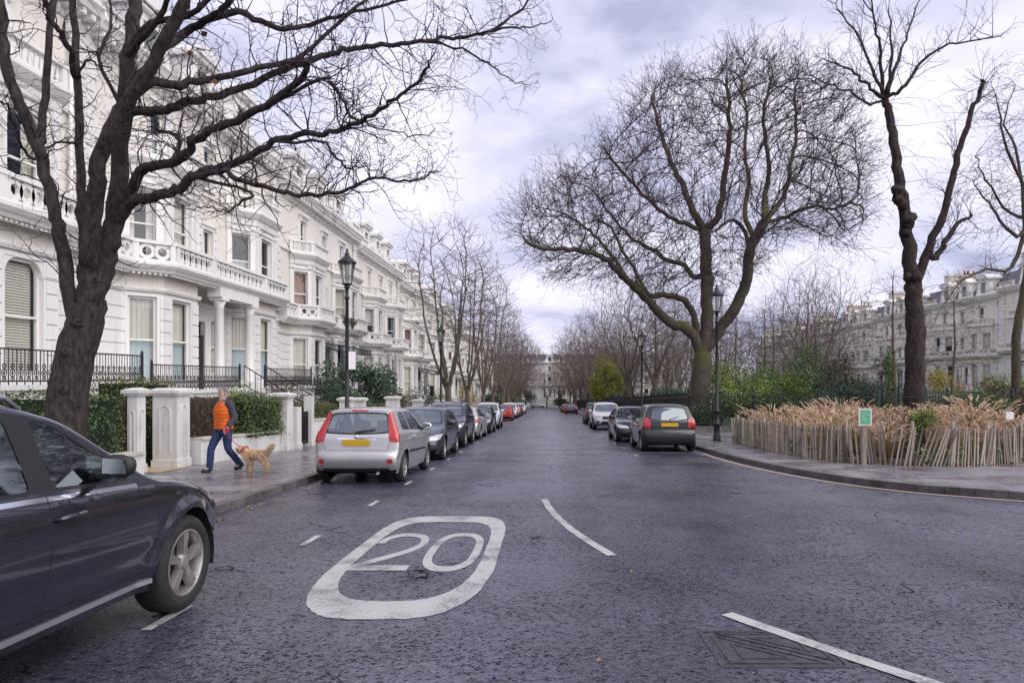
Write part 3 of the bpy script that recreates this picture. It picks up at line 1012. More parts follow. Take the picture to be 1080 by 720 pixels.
def colonize(sk, attr, step, di, dk, iters=160, tropism=(0, 0, 0), jit=0.12, seeds=None, momw=0.35):
    """space colonisation from the skeleton's nodes towards the attractors"""
    A = np.asarray(attr, float)
    ids = list(range(len(sk.p))) if seeds is None else list(seeds)
    Pn = [np.array(sk.p[i]) for i in ids]
    Pa = np.array(Pn)
    d = np.linalg.norm(A[:, None, :] - Pa[None], axis=2)
    near = np.array(ids)[d.argmin(1)]; nd = d.min(1)
    alive = nd > dk
    nk = {}
    for _ in range(iters):
        act = alive & (nd < di)
        if not act.any(): break
        idx = np.where(act)[0]
        tgt = near[idx]
        news = []
        order = np.argsort(tgt, kind='stable'); tg = tgt[order]; ix = idx[order]
        cuts = np.flatnonzero(np.diff(tg)) + 1
        for grp in np.split(np.arange(len(tg)), cuts):
            node = int(tg[grp[0]])
            if nk.get(node, 0) >= 3: continue
            p = np.array(sk.p[node])
            v = A[ix[grp]] - p; v /= np.linalg.norm(v, axis=1, keepdims=True) + 1e-9
            q = sk.par[node]
            mom = (p - np.array(sk.p[q])) if q >= 0 else np.zeros(3)
            ml = np.linalg.norm(mom); mom = mom / ml if ml > 1e-6 else mom
            g = v.mean(0); g = g / (np.linalg.norm(g) + 1e-9) + mom * momw + np.array(tropism) + nrng.normal(0, jit, 3)
            g /= np.linalg.norm(g) + 1e-9
            nk[node] = nk.get(node, 0) + 1
            news.append(sk.add(p + g * step, node, 0.0))
        if not news: break
        Pq = np.array([sk.p[i] for i in news])
        li = np.where(alive)[0]
        D = np.linalg.norm(A[li][:, None, :] - Pq[None], axis=2)
        m = D.min(1); am = D.argmin(1)
        better = m < nd[li]
        near[li[better]] = np.array(news)[am[better]]; nd[li[better]] = m[better]
        alive &= nd > dk


def pipe(sk, tip=0.006, ex=2.3):
    n = len(sk.p); acc = [0.0] * n
    for i in range(n - 1, -1, -1):
        if sk.r[i] == 0.0:
            sk.r[i] = acc[i] ** (1 / ex) if acc[i] > 0 else tip
        q = sk.par[i]
        if q >= 0: acc[q] += sk.r[i] ** ex


def tip_twigs(sk, prob, length, r, n=(1, 3), depth=1, rcut=0.02, up=0.1, droop=0.0, kink=0.25, rmin=0.003):
    m = len(sk.p)
    has = set(sk.par)
    for i in range(m):
        if sk.r[i] > rcut or sk.par[i] < 0: continue
        if rng.random() > prob and i in has: continue
        d0 = sk.p[i] - sk.p[sk.par[i]]
        if d0.length < 1e-6: continue
        d0.normalize()
        for _ in range(rng.randint(*n)):
            d = (d0 + Vector((rng.gauss(0, .55), rng.gauss(0, .55), rng.gauss(0, .55)))).normalized()
            sk.grow(i, d, length * rng.uniform(.5, 1.3), r, depth, 0.7, up, kink, 2, rmin, 3, droop)


def in_poly(x, y, poly):
    c = False; j = len(poly) - 1
    for i in range(len(poly)):
        xi, yi = poly[i]; xj, yj = poly[j]
        if (yi > y) != (yj > y) and x < (xj - xi) * (y - yi) / (yj - yi) + xi: c = not c
        j = i
    return c


# ------------------------------------------------------------------ the near street tree
def near_tree():
    y0 = 7.65
    base = Vector((XY(74, y0), y0, gz(y0) + PV))
    t = thing('street_tree', 'dark bare street tree with thick leaning trunk forking behind the near dark car', 'tree', base)
    s = Skel()
    def L(pts, dy=0.0, slope=0.0, y=None):
        o = []
        for k, (px, py) in enumerate(pts):
            yy = (y or y0) + dy * (k / max(1, len(pts) - 1))
            o.append(PX(px, py, yy) - base)
        return o
    k = y0 / 720
    tr = s.path(L([(64, 572), (66, 520), (69, 460), (72, 414), (80, 375), (88, 345), (93, 318)]), 0.225, 0.178, wob=0.004)
    s.r[tr[0]] = 0.31; s.r[tr[1]] = 0.26
    limbs = []
    def limb(pts, w0, w1, par, dy=0.0, wob=0.012, y=None):
        ids = s.path(L(pts, dy, y=y), w0 * k * .44, w1 * k * .44, par, wob=wob); limbs.append(ids); return ids
    stemL = limb([(80, 345), (74, 310), (69, 280), (65, 252), (58, 222), (45, 170), (28, 127), (10, 87), (2, 33), (-4, -30), (-12, -90)], 18, 9, tr[-9], -0.7)
    limb([(44, 133), (50, 67), (56, 0), (60, -60)], 10, 6, s.nearest(L([(45, 168)])[0], stemL), 0.3)
    m1 = limb([(88, 320), (89, 290), (88, 245), (86, 200), (83, 133), (80, 67), (78, 0), (77, -60)], 15, 7, tr[-5], 0.5)
    limb([(70, 45), (57, 27), (49, -5), (44, -50)], 8, 5, s.nearest(L([(81, 73)])[0], m1), -0.4)
    main = limb([(91, 338), (100, 308), (110, 278), (117, 252), (122, 225), (126, 180), (130, 120), (135, 60), (142, 10), (147, -50), (150, -120)], 29, 13, tr[-7], 0.3)
    limR = limb([(93, 300), (94, 270), (97, 240), (101, 200), (108, 160), (127, 117), (150, 83), (173, 43), (188, 12), (203, -30), (215, -80)], 24, 10, tr[-5], -0.8)
    sp = lambda q, ids: s.nearest(L([q])[0], ids)
    r1 = limb([(195, 34), (222, 20), (240, 4), (262, -18), (290, -50)], 11, 5, sp((173, 43), limR), -0.5)
    limb([(250, 12), (285, 27), (312, 29), (346, 20), (385, 11), (430, -3), (470, -16)], 9, 2.5, sp((222, 20), r1), 0.9)
    r2 = limb([(157, 88), (178, 90), (200, 88), (233, 82), (274, 72), (311, 62), (338, 41), (378, 6), (402, -20)], 13, 3, sp((128, 112), limR), 0.9, y=7.4)
    r3 = limb([(134, 122), (158, 117), (180, 113), (207, 106), (233, 100), (268, 88), (311, 70), (345, 57), (367, 52), (395, 49), (422, 48), (450, 43), (470, 41), (500, 38), (518, 33), (545, 14), (563, -3)], 13, 2.4, sp((126, 170), main), 1.1)
    limb([(540, 30), (562, 28), (584, 21)], 3.2, 1.2, sp((518, 33), r3), 0.2)
    limb([(478, 50), (507, 63), (520, 70), (533, 81), (548, 88), (559, 90)], 3.6, 1.2, sp((462, 42), r3), 0.2, y=8.7)
    r4 = limb([(139, 197), (150, 180), (168, 174), (187, 170), (198, 160), (207, 147), (240, 130), (270, 117), (290, 104), (311, 89), (322, 76), (326, 62)], 13, 6, sp((122, 225), main), -1.0)
    limb([(338, 84), (352, 92), (359, 100), (366, 114), (374, 126), (385, 130), (410, 139), (437, 143), (460, 137)], 4.5, 1.4, sp((322, 76), r4), 0.3, y=6.8)
    r5 = limb([(141, 213), (160, 207), (187, 200), (198, 190), (207, 183), (228, 177), (247, 173), (270, 160), (293, 148), (320, 143), (348, 141), (372, 131), (393, 120), (418, 103), (437, 89), (447, 78), (453, 66)], 14, 2, sp((119, 240), main), -1.3)
    r6 = limb([(232, 180), (252, 190), (274, 197), (298, 202), (322, 205), (345, 203), (367, 199), (382, 192), (396, 188), (418, 191), (437, 191), (452, 185), (462, 178)], 7, 1.6, sp((215, 181), r5), -0.2, y=6.95)
    limb([(262, 202), (254, 212), (244, 222), (228, 220), (212, 218)], 4, 1.4, sp((252, 190), r6), -0.3, y=6.8)
    limb([(190, 145), (176, 141), (167, 135), (162, 124), (150, 115)], 6, 3, sp((198, 160), r4), 0.4)
    limb([(340, 150), (356, 168), (370, 176), (390, 178), (405, 186)], 3.5, 1.3, sp((330, 142), r5), 0.4, y=6.6)
    for q in ([(150, 40), (172, 10), (190, -30)], [(158, 24), (200, 18), (232, -20)]):
        limb(q, 9, 5, sp((136, 55), main), -0.4)
    limb([(105, 58), (118, 30), (112, -10)], 5, 3, sp((131, 110), main), 0.5)
    limb([(30, 165), (18, 140), (8, 112), (-4, 105)], 4.5, 2, sp((45, 170), stemL), -0.6)
    limb([(66, 150), (50, 156), (36, 148), (25, 120)], 3.5, 1.6, sp((83, 150), m1), -0.5)
    limb([(90, 64), (104, 69), (120, 72)], 3.5, 1.6, sp((80, 70), m1), -0.8)
    # secondary wood and twigs along every limb
    main_n = [(i, s.r[i]) for ids in limbs for i in ids]
    for ids in limbs:
        for i in ids[2:]:
            d0 = (s.p[i] - s.p[s.par[i]]).normalized()
            r = s.r[i]
            px = 574 + 720 * (s.p[i].x + base.x) / (s.p[i].y + base.y)
            nk = 1 if r > 0.06 else (2 if r > 0.025 else 3)
            if r > 0.085 and rng.random() < 0.6: continue
            for _ in range(nk):
                if rng.random() < (0.58 if px < 190 else 0.44): continue
                ax = d0.orthogonal(); ax.rotate(Matrix.Rotation(rng.uniform(0, 2 * PI), 3, d0))
                d = (d0 * rng.uniform(0.1, 0.9) + ax * rng.uniform(0.6, 1.1) + Vector((0, 0, 0.35))).normalized()
                ln = rng.uniform(0.2, 0.85) if r > 0.012 else rng.uniform(0.12, 0.45)
                s.grow(i, d, ln, min(r * 0.4, 0.0095), 2, 0.95, 0.16, 0.30, 4.2, 0.0019, max(3, int(ln / 0.10)))
    # a few knots on the trunk
    for i in (tr[8], tr[12], tr[16], tr[20], main[4], main[8]):
        d = Vector((rng.uniform(-0.3, 1), -1, 0.25)).normalized(); r = s.r[i]
        a = s.add(s.p[i] + d * r * 0.55, i, r * 0.42); b_ = s.add(s.p[i] + d * r * 1.02, a, r * 0.33); c_ = s.add(s.p[i] + d * (r * 1.14), b_, r * 0.2); s.add(s.p[i] + d * (r * 1.16), c_, 0.012)
    s.meshes(t, 'bark_dark', 'twig_dark', 0.0105, sides=(20, 10, 5, 3), rough=0.03)
    # last leaves hanging on
    P = np.array([PX(219, 34, 7.3) - base, PX(263, 203, 7.0) - base, PX(279, 183, 6.9) - base, PX(231, 87, 7.6) - base, PX(196, 57, 7.4) - base])
    V, F, rd = leaf_arrays(P, rand_unit(5), 0.075, 0.8)
    np_mesh('last_leaf', V, F, 'leaf_red', t, rd)
    return t


def plane_tree():
    y0 = 38.0
    base = Vector((XY(739, y0), y0, gz(y0) + 0.06))
    t = thing('plane_tree', 'huge bare spreading plane tree with mossy limbs behind the black railing', 'tree', base)
    s = Skel()
    k = y0 / 720
    def L(pts, dy=0.0):
        return [PX(px, py, y0 + dy * (j / max(1, len(pts) - 1))) - base for j, (px, py) in enumerate(pts)]
    def limb(pts, w0, w1, par, dy):
        return s.path(L(pts, dy), w0 * k * .47, w1 * k * .52, par, wob=0.035)
    tr = s.path(L([(738, 455), (738, 420), (740, 395), (741, 375)]), 0.62, 0.50, wob=0.01)
    s.r[tr[0]] = 0.9
    sp = lambda q, ids: s.nearest(L([q])[0], ids)
    c1 = limb([(745, 345), (746, 310), (745, 281), (744, 255), (741, 240)], 15, 11, tr[-1], 0.5)
    c2 = limb([(732, 224), (722, 200), (712, 180), (703, 159), (694, 130), (687, 103)], 9, 3, c1[-1], 2.5)
    c3 = limb([(757, 228), (764, 187), (769, 150), (770, 120), (766, 85)], 9, 3, c1[-1], -2.0)
    c4 = limb([(722, 236), (700, 225), (678, 205), (655, 180), (640, 160)], 6, 2, c1[-2], -3)
    rg = limb([(752, 357), (764, 340), (777, 322), (787, 300), (790, 275), (793, 259), (800, 246), (807, 232)], 14, 9, tr[-1], -2)
    r1 = limb([(808, 205), (811, 180), (808, 150), (805, 120), (811, 90)], 7, 2.5, rg[-1], -1)
    r2 = limb([(826, 208), (834, 175), (840, 140), (838, 100)], 6.5, 2.5, rg[-1], 2.5)
    r3 = limb([(820, 232), (838, 224), (860, 217), (880, 220), (898, 214), (912, 220)], 5, 1.8, rg[-2], -3)
    r4 = limb([(783, 240), (770, 232), (758, 240)], 5, 3, sp((793, 259), rg), -1)
    r5 = limb([(785, 225), (790, 195), (785, 160), (788, 120), (780, 80)], 6, 2.4, sp((793, 250), rg), 3.5)
    l1 = limb([(728, 350), (709, 341), (694, 328), (681, 314), (666, 300), (653, 287), (642, 275), (626, 267), (600, 263), (575, 262), (555, 255)], 13, 3, tr[-1], -4)
    l2 = limb([(734, 339), (722, 318), (706, 311), (687, 312), (672, 300)], 8, 5, tr[-1], -1.5)
    l3 = limb([(733, 293), (722, 280), (703, 273), (688, 262), (670, 253), (655, 240), (640, 222), (628, 205)], 7, 2, sp((745, 285), c1), 4)
    l4 = limb([(640, 262), (622, 245), (606, 232), (592, 224)], 4.5, 1.6, sp((653, 287), l1), 1.5)
    l5 = limb([(672, 290), (655, 262), (645, 240), (630, 232)], 4.5, 2, sp((681, 314), l1), 3)
    poly = [(536, 240), (548, 218), (575, 200), (596, 180), (625, 168), (645, 140), (662, 112), (676, 85), (700, 62), (726, 58), (742, 72), (758, 45), (785, 36), (815, 42), (845, 52), (872, 60), (892, 78), (900, 105), (915, 130), (922, 165), (926, 205), (921, 235), (900, 262), (870, 258), (840, 250), (815, 262), (800, 292), (775, 292), (750, 320), (725, 300), (700, 310), (660, 300), (600, 296), (565, 278), (545, 262)]
    poly = [(735 + (a - 735) * .96, 196 + (b - 196) * (.87 if b < 196 else .97)) for a, b in poly]
    att = []
    while len(att) < 5200:
        px, py = rng.uniform(530, 930), rng.uniform(34, 322)
        if not in_poly(px, py, poly): continue
        cxp, cyp = 735, 190
        rel = min(1, math.hypot((px - cxp) / 205, (py - cyp) / 165))
        if rng.random() > 0.25 + 0.75 * rel ** 1.1: continue
        dep = 7.0 * math.sqrt(max(0.06, 1 - rel ** 2 * 0.92))
        att.append(tuple(PX(px, py, y0 + rng.uniform(-dep, dep)) - base))
    colonize(s, att, 0.38, 5.0, 0.64, 170, (0, 0, 0.10), 0.10, momw=1.1)
    pipe(s, 0.016, 2.1)
    ctr = PX(735, 250, y0) - base
    m_ = len(s.p); has = set(s.par)
    for i in range(m_):
        if s.r[i] > 0.07 or s.par[i] < 0: continue
        tip = i not in has
        if not tip and rng.random() > 0.85: continue
        d0 = (s.p[i] - s.p[s.par[i]])
        if d0.length < 1e-6: continue
        d0.normalize(); rad_ = (s.p[i] - ctr).normalized()
        for _ in range(rng.randint(2, 4) if tip else rng.randint(1, 2)):
            d = d0 * 0.7 + rad_ * 0.6 + Vector((rng.gauss(0, .42), rng.gauss(0, .42), rng.gauss(.18, .42)))
            s.grow(i, d, rng.uniform(.7, 1.9) if tip else rng.uniform(.5, 1.5), 0.0135, 2, 0.55, 0.16, 0.13, 2.6, 0.0062, 5)
    s.meshes(t, 'bark_moss', 'twig_plane', 0.045, sides=(14, 8, 4, 3), rough=0.03)
    return t


def pollard_tree():
    y0 = 36.5
    base = Vector((XY(964, y0), y0, gz(y0) + 0.06))
    t = thing('pollard_tree', 'bare dark tree with knobbly trunk and burrs beside the pale grass bed', 'tree', base)
    s = Skel(); k = y0 / 720
    def L(pts, dy=0.0):
        return [PX(px, py, y0 + dy * (j / max(1, len(pts) - 1))) - base for j, (px, py) in enumerate(pts)]
    def limb(pts, w0, w1, par, dy, wob=0.04):
        return s.path(L(pts, dy), w0 * k / 2, w1 * k / 2, par, wob=wob)
    tr = s.path(L([(964, 455), (965, 420), (965, 385), (966, 350), (964, 320), (963, 300)]), 0.54, 0.41, wob=0.03)
    s.r[tr[0]] = 0.85
    up = limb([(960, 275), (956, 245), (954, 215), (947, 185), (942, 150), (938, 118), (933, 105)], 15, 7, tr[-1], 0.5)
    rt = limb([(973, 280), (984, 250), (996, 222), (1004, 190), (1013, 155), (1022, 125), (1033, 100), (1038, 85)], 10, 3.5, tr[-1], -1.0)
    rt2 = limb([(986, 272), (1000, 250), (1010, 236), (1025, 228)], 8, 3, sp_(s, L([(980, 262)])[0], rt), 0.6)
    ends = []
    top = up[-1]
    for pts, w0, dy in ([[(922, 96), (908, 84), (893, 72), (868, 62)], 4.5, 1], [[(930, 80), (928, 50), (922, 20), (915, -10)], 4.5, -1.5], [[(938, 90), (948, 60), (957, 35), (968, 5)], 5, 1.5],
                        [[(950, 95), (968, 70), (985, 55), (1010, 45), (1055, 38)], 4.5, -0.5], [[(925, 85), (912, 55), (900, 30), (880, 5)], 4, 2], [[(940, 75), (940, 40), (938, 10)], 4, 0.5], [[(918, 110), (900, 100), (880, 90), (850, 78)], 3, -2]):
        ids = limb(pts, w0, 1.2, top, dy); ends.append(ids)
    for ids in ends + [rt2, rt]:
        for i in ids[3:]:
            for _ in range(2):
                d0 = (s.p[i] - s.p[s.par[i]]).normalized()
                d = (d0 * 0.7 + Vector((rng.gauss(0, .6), rng.gauss(0, .6), rng.gauss(0.35, .5)))).normalized()
                if rng.random() < 0.62: s.grow(i, d, rng.uniform(0.8, 2.6), 0.022, 2, 0.6, 0.25, 0.16, 3.4, 0.007, 6)
    for ids in (up, tr):
        for i in ids[4:]:
            for _ in range(2):
                if rng.random() < 0.5:
                    d = Vector((rng.gauss(0, 1), rng.gauss(0, 1), rng.gauss(0.1, .4))).normalized()
                    s.grow(i, d, rng.uniform(1.0, 3.6), 0.013, 1, 0.5, 0.0, 0.13, 3, 0.006, 6, 0.07)
    for i in rt[6:]:
        if rng.random() < .6:
            s.grow(i, Vector((rng.gauss(0, 1), rng.gauss(0, 1), .1)), rng.uniform(.6, 2), 0.012, 1, .5, 0, .14, 2, 0.006, 5, 0.08)
    s.meshes(t, 'bark_brown', 'twig_plane', 0.04, sides=(22, 9, 5, 3), rough=0.07)
    for px, py, r in ((946, 201, .40), (958, 232, .5), (951, 215, .36), (958, 238, .33), (966, 292, .42), (947, 210, .34), (956, 245, .3), (957, 292, .3)):
        c = PX(px, py, y0 - 0.3) - base
        mb = MB(); n0 = 0; prof = [(0.02, -r), (.6 * r, -.78 * r), (.95 * r, -.3 * r), (r, .1 * r), (.75 * r, .65 * r), (.3 * r, .95 * r), (.02, r)]
        mb.lathe(prof, 16, c, cap=False)
        for q in range(n0, len(mb.v)):
            v = Vector(mb.v[q]) - c; mb.v[q] = tuple(c + v * rng.uniform(.45, 1.0))
        mb.build('burr', 'bark_brown', t)
    return t


def sp_(s, p, ids):
    return s.nearest(p, ids)


def far_tree_proto(name, label, cat, h, cr, trunk_r, seed, kind='vase', bark='bark_grey', twig='twig_far', natt=700, group=None, tw=0.3, birch=False):
    """a bare tree for the middle distance, foot at the origin"""
    st = rng.getstate(); rng.seed(seed)
    t = thing(name, label, cat, (0, 0, 0), 0, group)
    s = Skel()
    if kind == 'vase':
        tr = s.path([(0, 0, -0.1), (0.04, 0, h * .08), (0, 0.05, h * .17)], trunk_r, trunk_r * .8, wob=0.015)
        for k in range(6):
            a = k * 2 * PI / 6 + rng.uniform(-.4, .4); o = rng.uniform(.35, .75)
            s.path([(math.cos(a) * cr * .24 * o, math.sin(a) * cr * .24 * o, h * .26), (math.cos(a) * cr * .55 * o, math.sin(a) * cr * .55 * o, h * .44), (math.cos(a) * cr * .78 * o, math.sin(a) * cr * .78 * o, h * rng.uniform(.60, .76))], trunk_r * .5, trunk_r * .16, tr[-1 - (k % 2)], wob=0.04)
        zc, rz = h * .66, h * .36
    elif kind == 'round':
        tr = s.path([(0, 0, -0.1), (0.1, 0, h * .12), (-.05, 0.05, h * .25)], trunk_r, trunk_r * .75, wob=0.02)
        for k in range(5):
            a = k * 2 * PI / 5 + rng.uniform(-.5, .5); o = rng.uniform(.5, .9)
            s.path([(math.cos(a) * cr * .3 * o, math.sin(a) * cr * .3 * o, h * .38), (math.cos(a) * cr * .6 * o, math.sin(a) * cr * .6 * o, h * rng.uniform(.48, .62))], trunk_r * .5, trunk_r * .18, tr[-1 - (k % 3)], wob=0.06)
        zc, rz = h * .6, h * .42
    else:
        tr = s.path([(0, 0, -0.1), (0.1, 0.05, h * .3), (-.1, 0, h * .6), (0.05, 0.1, h * .92)], trunk_r, trunk_r * .2, wob=0.04)
        zc, rz = h * .58, h * .44
    att = []
    while len(att) < natt:
        d = Vector((rng.gauss(0, 1), rng.gauss(0, 1), rng.gauss(0, 1))).normalized() * rng.random() ** 0.36
        z = zc + d.z * rz
        wid = cr * (1.0 if kind != 'vase' else 0.85 + 0.2 * (z / h))
        if z > h * .2: att.append((d.x * wid, d.y * wid, z))
    colonize(s, att, h * .032, h * .5, h * .055, 90, (0, 0, 0.12), 0.2)
    pipe(s, 0.016 if kind == 'vase' else 0.013, 2.2 if kind == 'vase' else 2.35)
    tip_twigs(s, tw, h * .07, 0.010, (1, 2), 1, 0.05, 0.2, 0.0, 0.22, 0.006)
    s.meshes(t, bark, twig, 0.05, sides=(10, 6, 4, 3))
    rng.setstate(st)
    return t
# ------------------------------------------------------------------ terrace houses
# local frame: x = out of the facade towards the street, y = along the street, z = up from the pavement
def norm2(a, b):
    d = Vector((b[0] - a[0], b[1] - a[1])); L = d.length; d /= L
    return (d.x, d.y), L


def panel(mb, a, b, z0, z1, ops, mi=0, reveal=0.2):
    """wall facet a->b with openings (t0,t1,za,zb) and their reveals"""
    d, L = norm2(a, b); n = (d[1], -d[0])
    P = lambda t, z, k=0.0: (a[0] + d[0] * t + n[0] * k, a[1] + d[1] * t + n[1] * k, z)
    Q = lambda t0, t1, za, zb: mb.poly([P(t0, za), P(t1, za), P(t1, zb), P(t0, zb)], mi)
    t = 0.0
    for (t0, t1, za, zb) in sorted(ops):
        Q(t, t0, z0, z1); Q(t0, t1, z0, za); Q(t0, t1, zb, z1)
        r = -reveal
        mb.poly([P(t0, za), P(t0, zb), P(t0, zb, r), P(t0, za, r)][::-1], mi)
        mb.poly([P(t1, za), P(t1, za, r), P(t1, zb, r), P(t1, zb)][::-1], mi)
        mb.poly([P(t0, za), P(t0, za, r), P(t1, za, r), P(t1, za)][::-1], mi)
        mb.poly([P(t0, zb), P(t1, zb), P(t1, zb, r), P(t0, zb, r)][::-1], mi)
        t = t1
    Q(t, L, z0, z1)


def window(root, a, b, t0, t1, z0, z1, rnd, style='sash', shoulder=0.0):
    d, L = norm2(a, b)
    mb = MB(); w_ = t1 - t0; fr = 0.075; k0, k1 = -0.17, -0.09
    mid = z0 + (z1 - z0) * 0.5
    mb.obox(a, d, t0, t0 + fr, k0, k1, z0, z1); mb.obox(a, d, t1 - fr, t1, k0, k1, z0, z1)
    mb.obox(a, d, t0 + fr, t1 - fr, k0, k1, z1 - fr, z1); mb.obox(a, d, t0 + fr, t1 - fr, k0, k1, z0, z0 + fr * 1.3)
    mb.obox(a, d, t0 + fr, t1 - fr, k0 + .01, k1 + .015, mid - .03, mid + .03)
    if w_ > 1.3: mb.obox(a, d, (t0 + t1) / 2 - .02, (t0 + t1) / 2 + .02, k0 + .02, k1 - .01, z0 + fr, z1 - fr)
    if shoulder:
        n = (d[1], -d[0])
        for sg, tt in ((1, t0), (-1, t1)):
            pts = [(tt, z1 - .001)] + [(tt + sg * (shoulder * (1 - math.cos(q))), z1 - shoulder * 1.2 + shoulder * 1.2 * math.sin(q)) for q in [PI / 2 * j / 6 for j in range(6, -1, -1)]]
            lo = [(a[0] + d[0] * t + n[0] * -.2, a[1] + d[1] * t + n[1] * -.2, z) for t, z in pts]
            hi = [(a[0] + d[0] * t + n[0] * .012, a[1] + d[1] * t + n[1] * .012, z) for t, z in pts]
            mb.hexa(lo, hi)
    o = mb.build('window', 'white_paint', root, fix=True)
    n = (d[1], -d[0])
    P = lambda t, z, k: (a[0] + d[0] * t + n[0] * k, a[1] + d[1] * t + n[1] * k, z)
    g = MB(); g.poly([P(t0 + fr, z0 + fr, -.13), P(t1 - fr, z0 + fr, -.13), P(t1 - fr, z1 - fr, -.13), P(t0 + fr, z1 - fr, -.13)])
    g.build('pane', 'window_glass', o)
    c = MB(); r = rnd.random()
    def drape(ta, tb, za, zb, amp=0.03, k=-.28):
        m = max(4, int((tb - ta) / 0.05)); prev = None
        for i in range(m + 1):
            t = ta + (tb - ta) * i / m; kk = k + amp * math.sin(i * 1.9 + rnd.random())
            cur = (P(t, za, kk), P(t, zb, kk))
            if prev: c.poly([prev[0], cur[0], cur[1], prev[1]], 0, True)
            prev = cur
    h = z1 - z0
    if style == 'blind':
        for i in range(int(h / 0.07)):
            zb = z0 + i * 0.07; c.poly([P(t0 + fr, zb, -.24), P(t1 - fr, zb, -.24), P(t1 - fr, zb + .066, -.28), P(t0 + fr, zb + .066, -.28)])
        m = 'curtain_cream'
    elif style == 'half':
        drape(t0, t1, z0, mid, 0.008); m = 'net_curtain'
        c2 = MB(); c, keep = c2, c; drape(t0, t1, mid, z1, .03, -.31); c2.build('curtain', 'curtain_cream', o); c = keep
    elif r < 0.34: drape(t0, t1, z0, z1); m = 'curtain_cream'
    elif r < 0.52: drape(t0, t0 + w_ * .3, z0, z1); drape(t1 - w_ * .3, t1, z0, z1); m = 'curtain_cream'
    elif r < 0.64: drape(t0, t1, z0 + h * rnd.uniform(.3, .65), z1, 0.004); m = 'curtain_cream'
    elif r < 0.72: drape(t0, t0 + w_ * .4, z0, z1); drape(t1 - w_ * .25, t1, z0, z1); m = 'curtain_grey'
    elif r < 0.76: drape(t0, t1, z0, z1); m = 'curtain_rust'
    elif r < 0.88: drape(t0, t1, z0, z0 + h * .5, 0.01); m = 'net_curtain'
    else: m = None
    if m and c.f: c.build('curtain', m, o)
    return o


def ring_prism(mb, c, d, n, r0, r1, dep, m=10, mi=0):
    """a pierced stone ring in the parapet, axis along n"""
    P = lambda r, a, k: (c[0] + d[0] * math.cos(a) * r + n[0] * k, c[1] + d[1] * math.cos(a) * r + n[1] * k, c[2] + math.sin(a) * r)
    for i in range(m):
        a, b = 2 * PI * i / m, 2 * PI * (i + 1) / m
        for k, fl in ((dep, 1), (-dep, 0)):
            q = [P(r0, a, k), P(r1, a, k), P(r1, b, k), P(r0, b, k)]
            mb.poly(q if fl else q[::-1], mi)
        mb.poly([P(r0, a, -dep), P(r0, a, dep), P(r0, b, dep), P(r0, b, -dep)], mi)
        mb.poly([P(r1, a, dep), P(r1, a, -dep), P(r1, b, -dep), P(r1, b, dep)], mi)


def parapet(mb, path, z0, z1, style, thick=0.09, mi=0):
    """rails along a plan path with balusters or pierced rings between piers"""
    h = z1 - z0
    mb.sweep(path, [(-thick - .03, z1 - .11), (thick + .03, z1 - .11), (thick + .03, z1), (-thick - .03, z1)], mi)
    mb.sweep(path, [(-thick, z0), (thick, z0), (thick, z0 + .1), (-thick, z0 + .1)], mi)
    for a, b in zip(path, path[1:]):
        d, L = norm2(a, b); n = (d[1], -d[0])
        if L < .35: continue
        mb.obox(a, d, -.0, .16, -thick + .005, thick + .006, z0 + .1, z1 - .11, mi)
        mb.obox(a, d, L - .16, L, -thick + .005, thick + .006, z0 + .1, z1 - .11, mi)
        inner = L - .32
        if style == 'ring':
            r = (h - .21) / 2; m = max(1, round(inner / (1.55 * r)))
            for i in range(m):
                t = .16 + inner * (i + .5) / m
                ring_prism(mb, (a[0] + d[0] * t, a[1] + d[1] * t, z0 + .1 + r), d, n, r * .56, r * 1.02, .05, 10, mi)
        else:
            m = max(1, int(inner / .19))
            for i in range(m):
                t = .16 + inner * (i + .5) / m; c = (a[0] + d[0] * t, a[1] + d[1] * t, 0)
                H = h - .21; zb = z0 + .1
                mb.lathe([(.045, zb), (.03, zb + H * .12), (.062, zb + H * .36), (.03, zb + H * .72), (.045, zb + H)], 6, c, mi=mi, cap=False)


class HousePlan:
    L = 14.8; p = 0.9
    bays = ((1.8, 2.7, 5.0, 5.9), (9.2, 10.1, 12.4, 13.3))


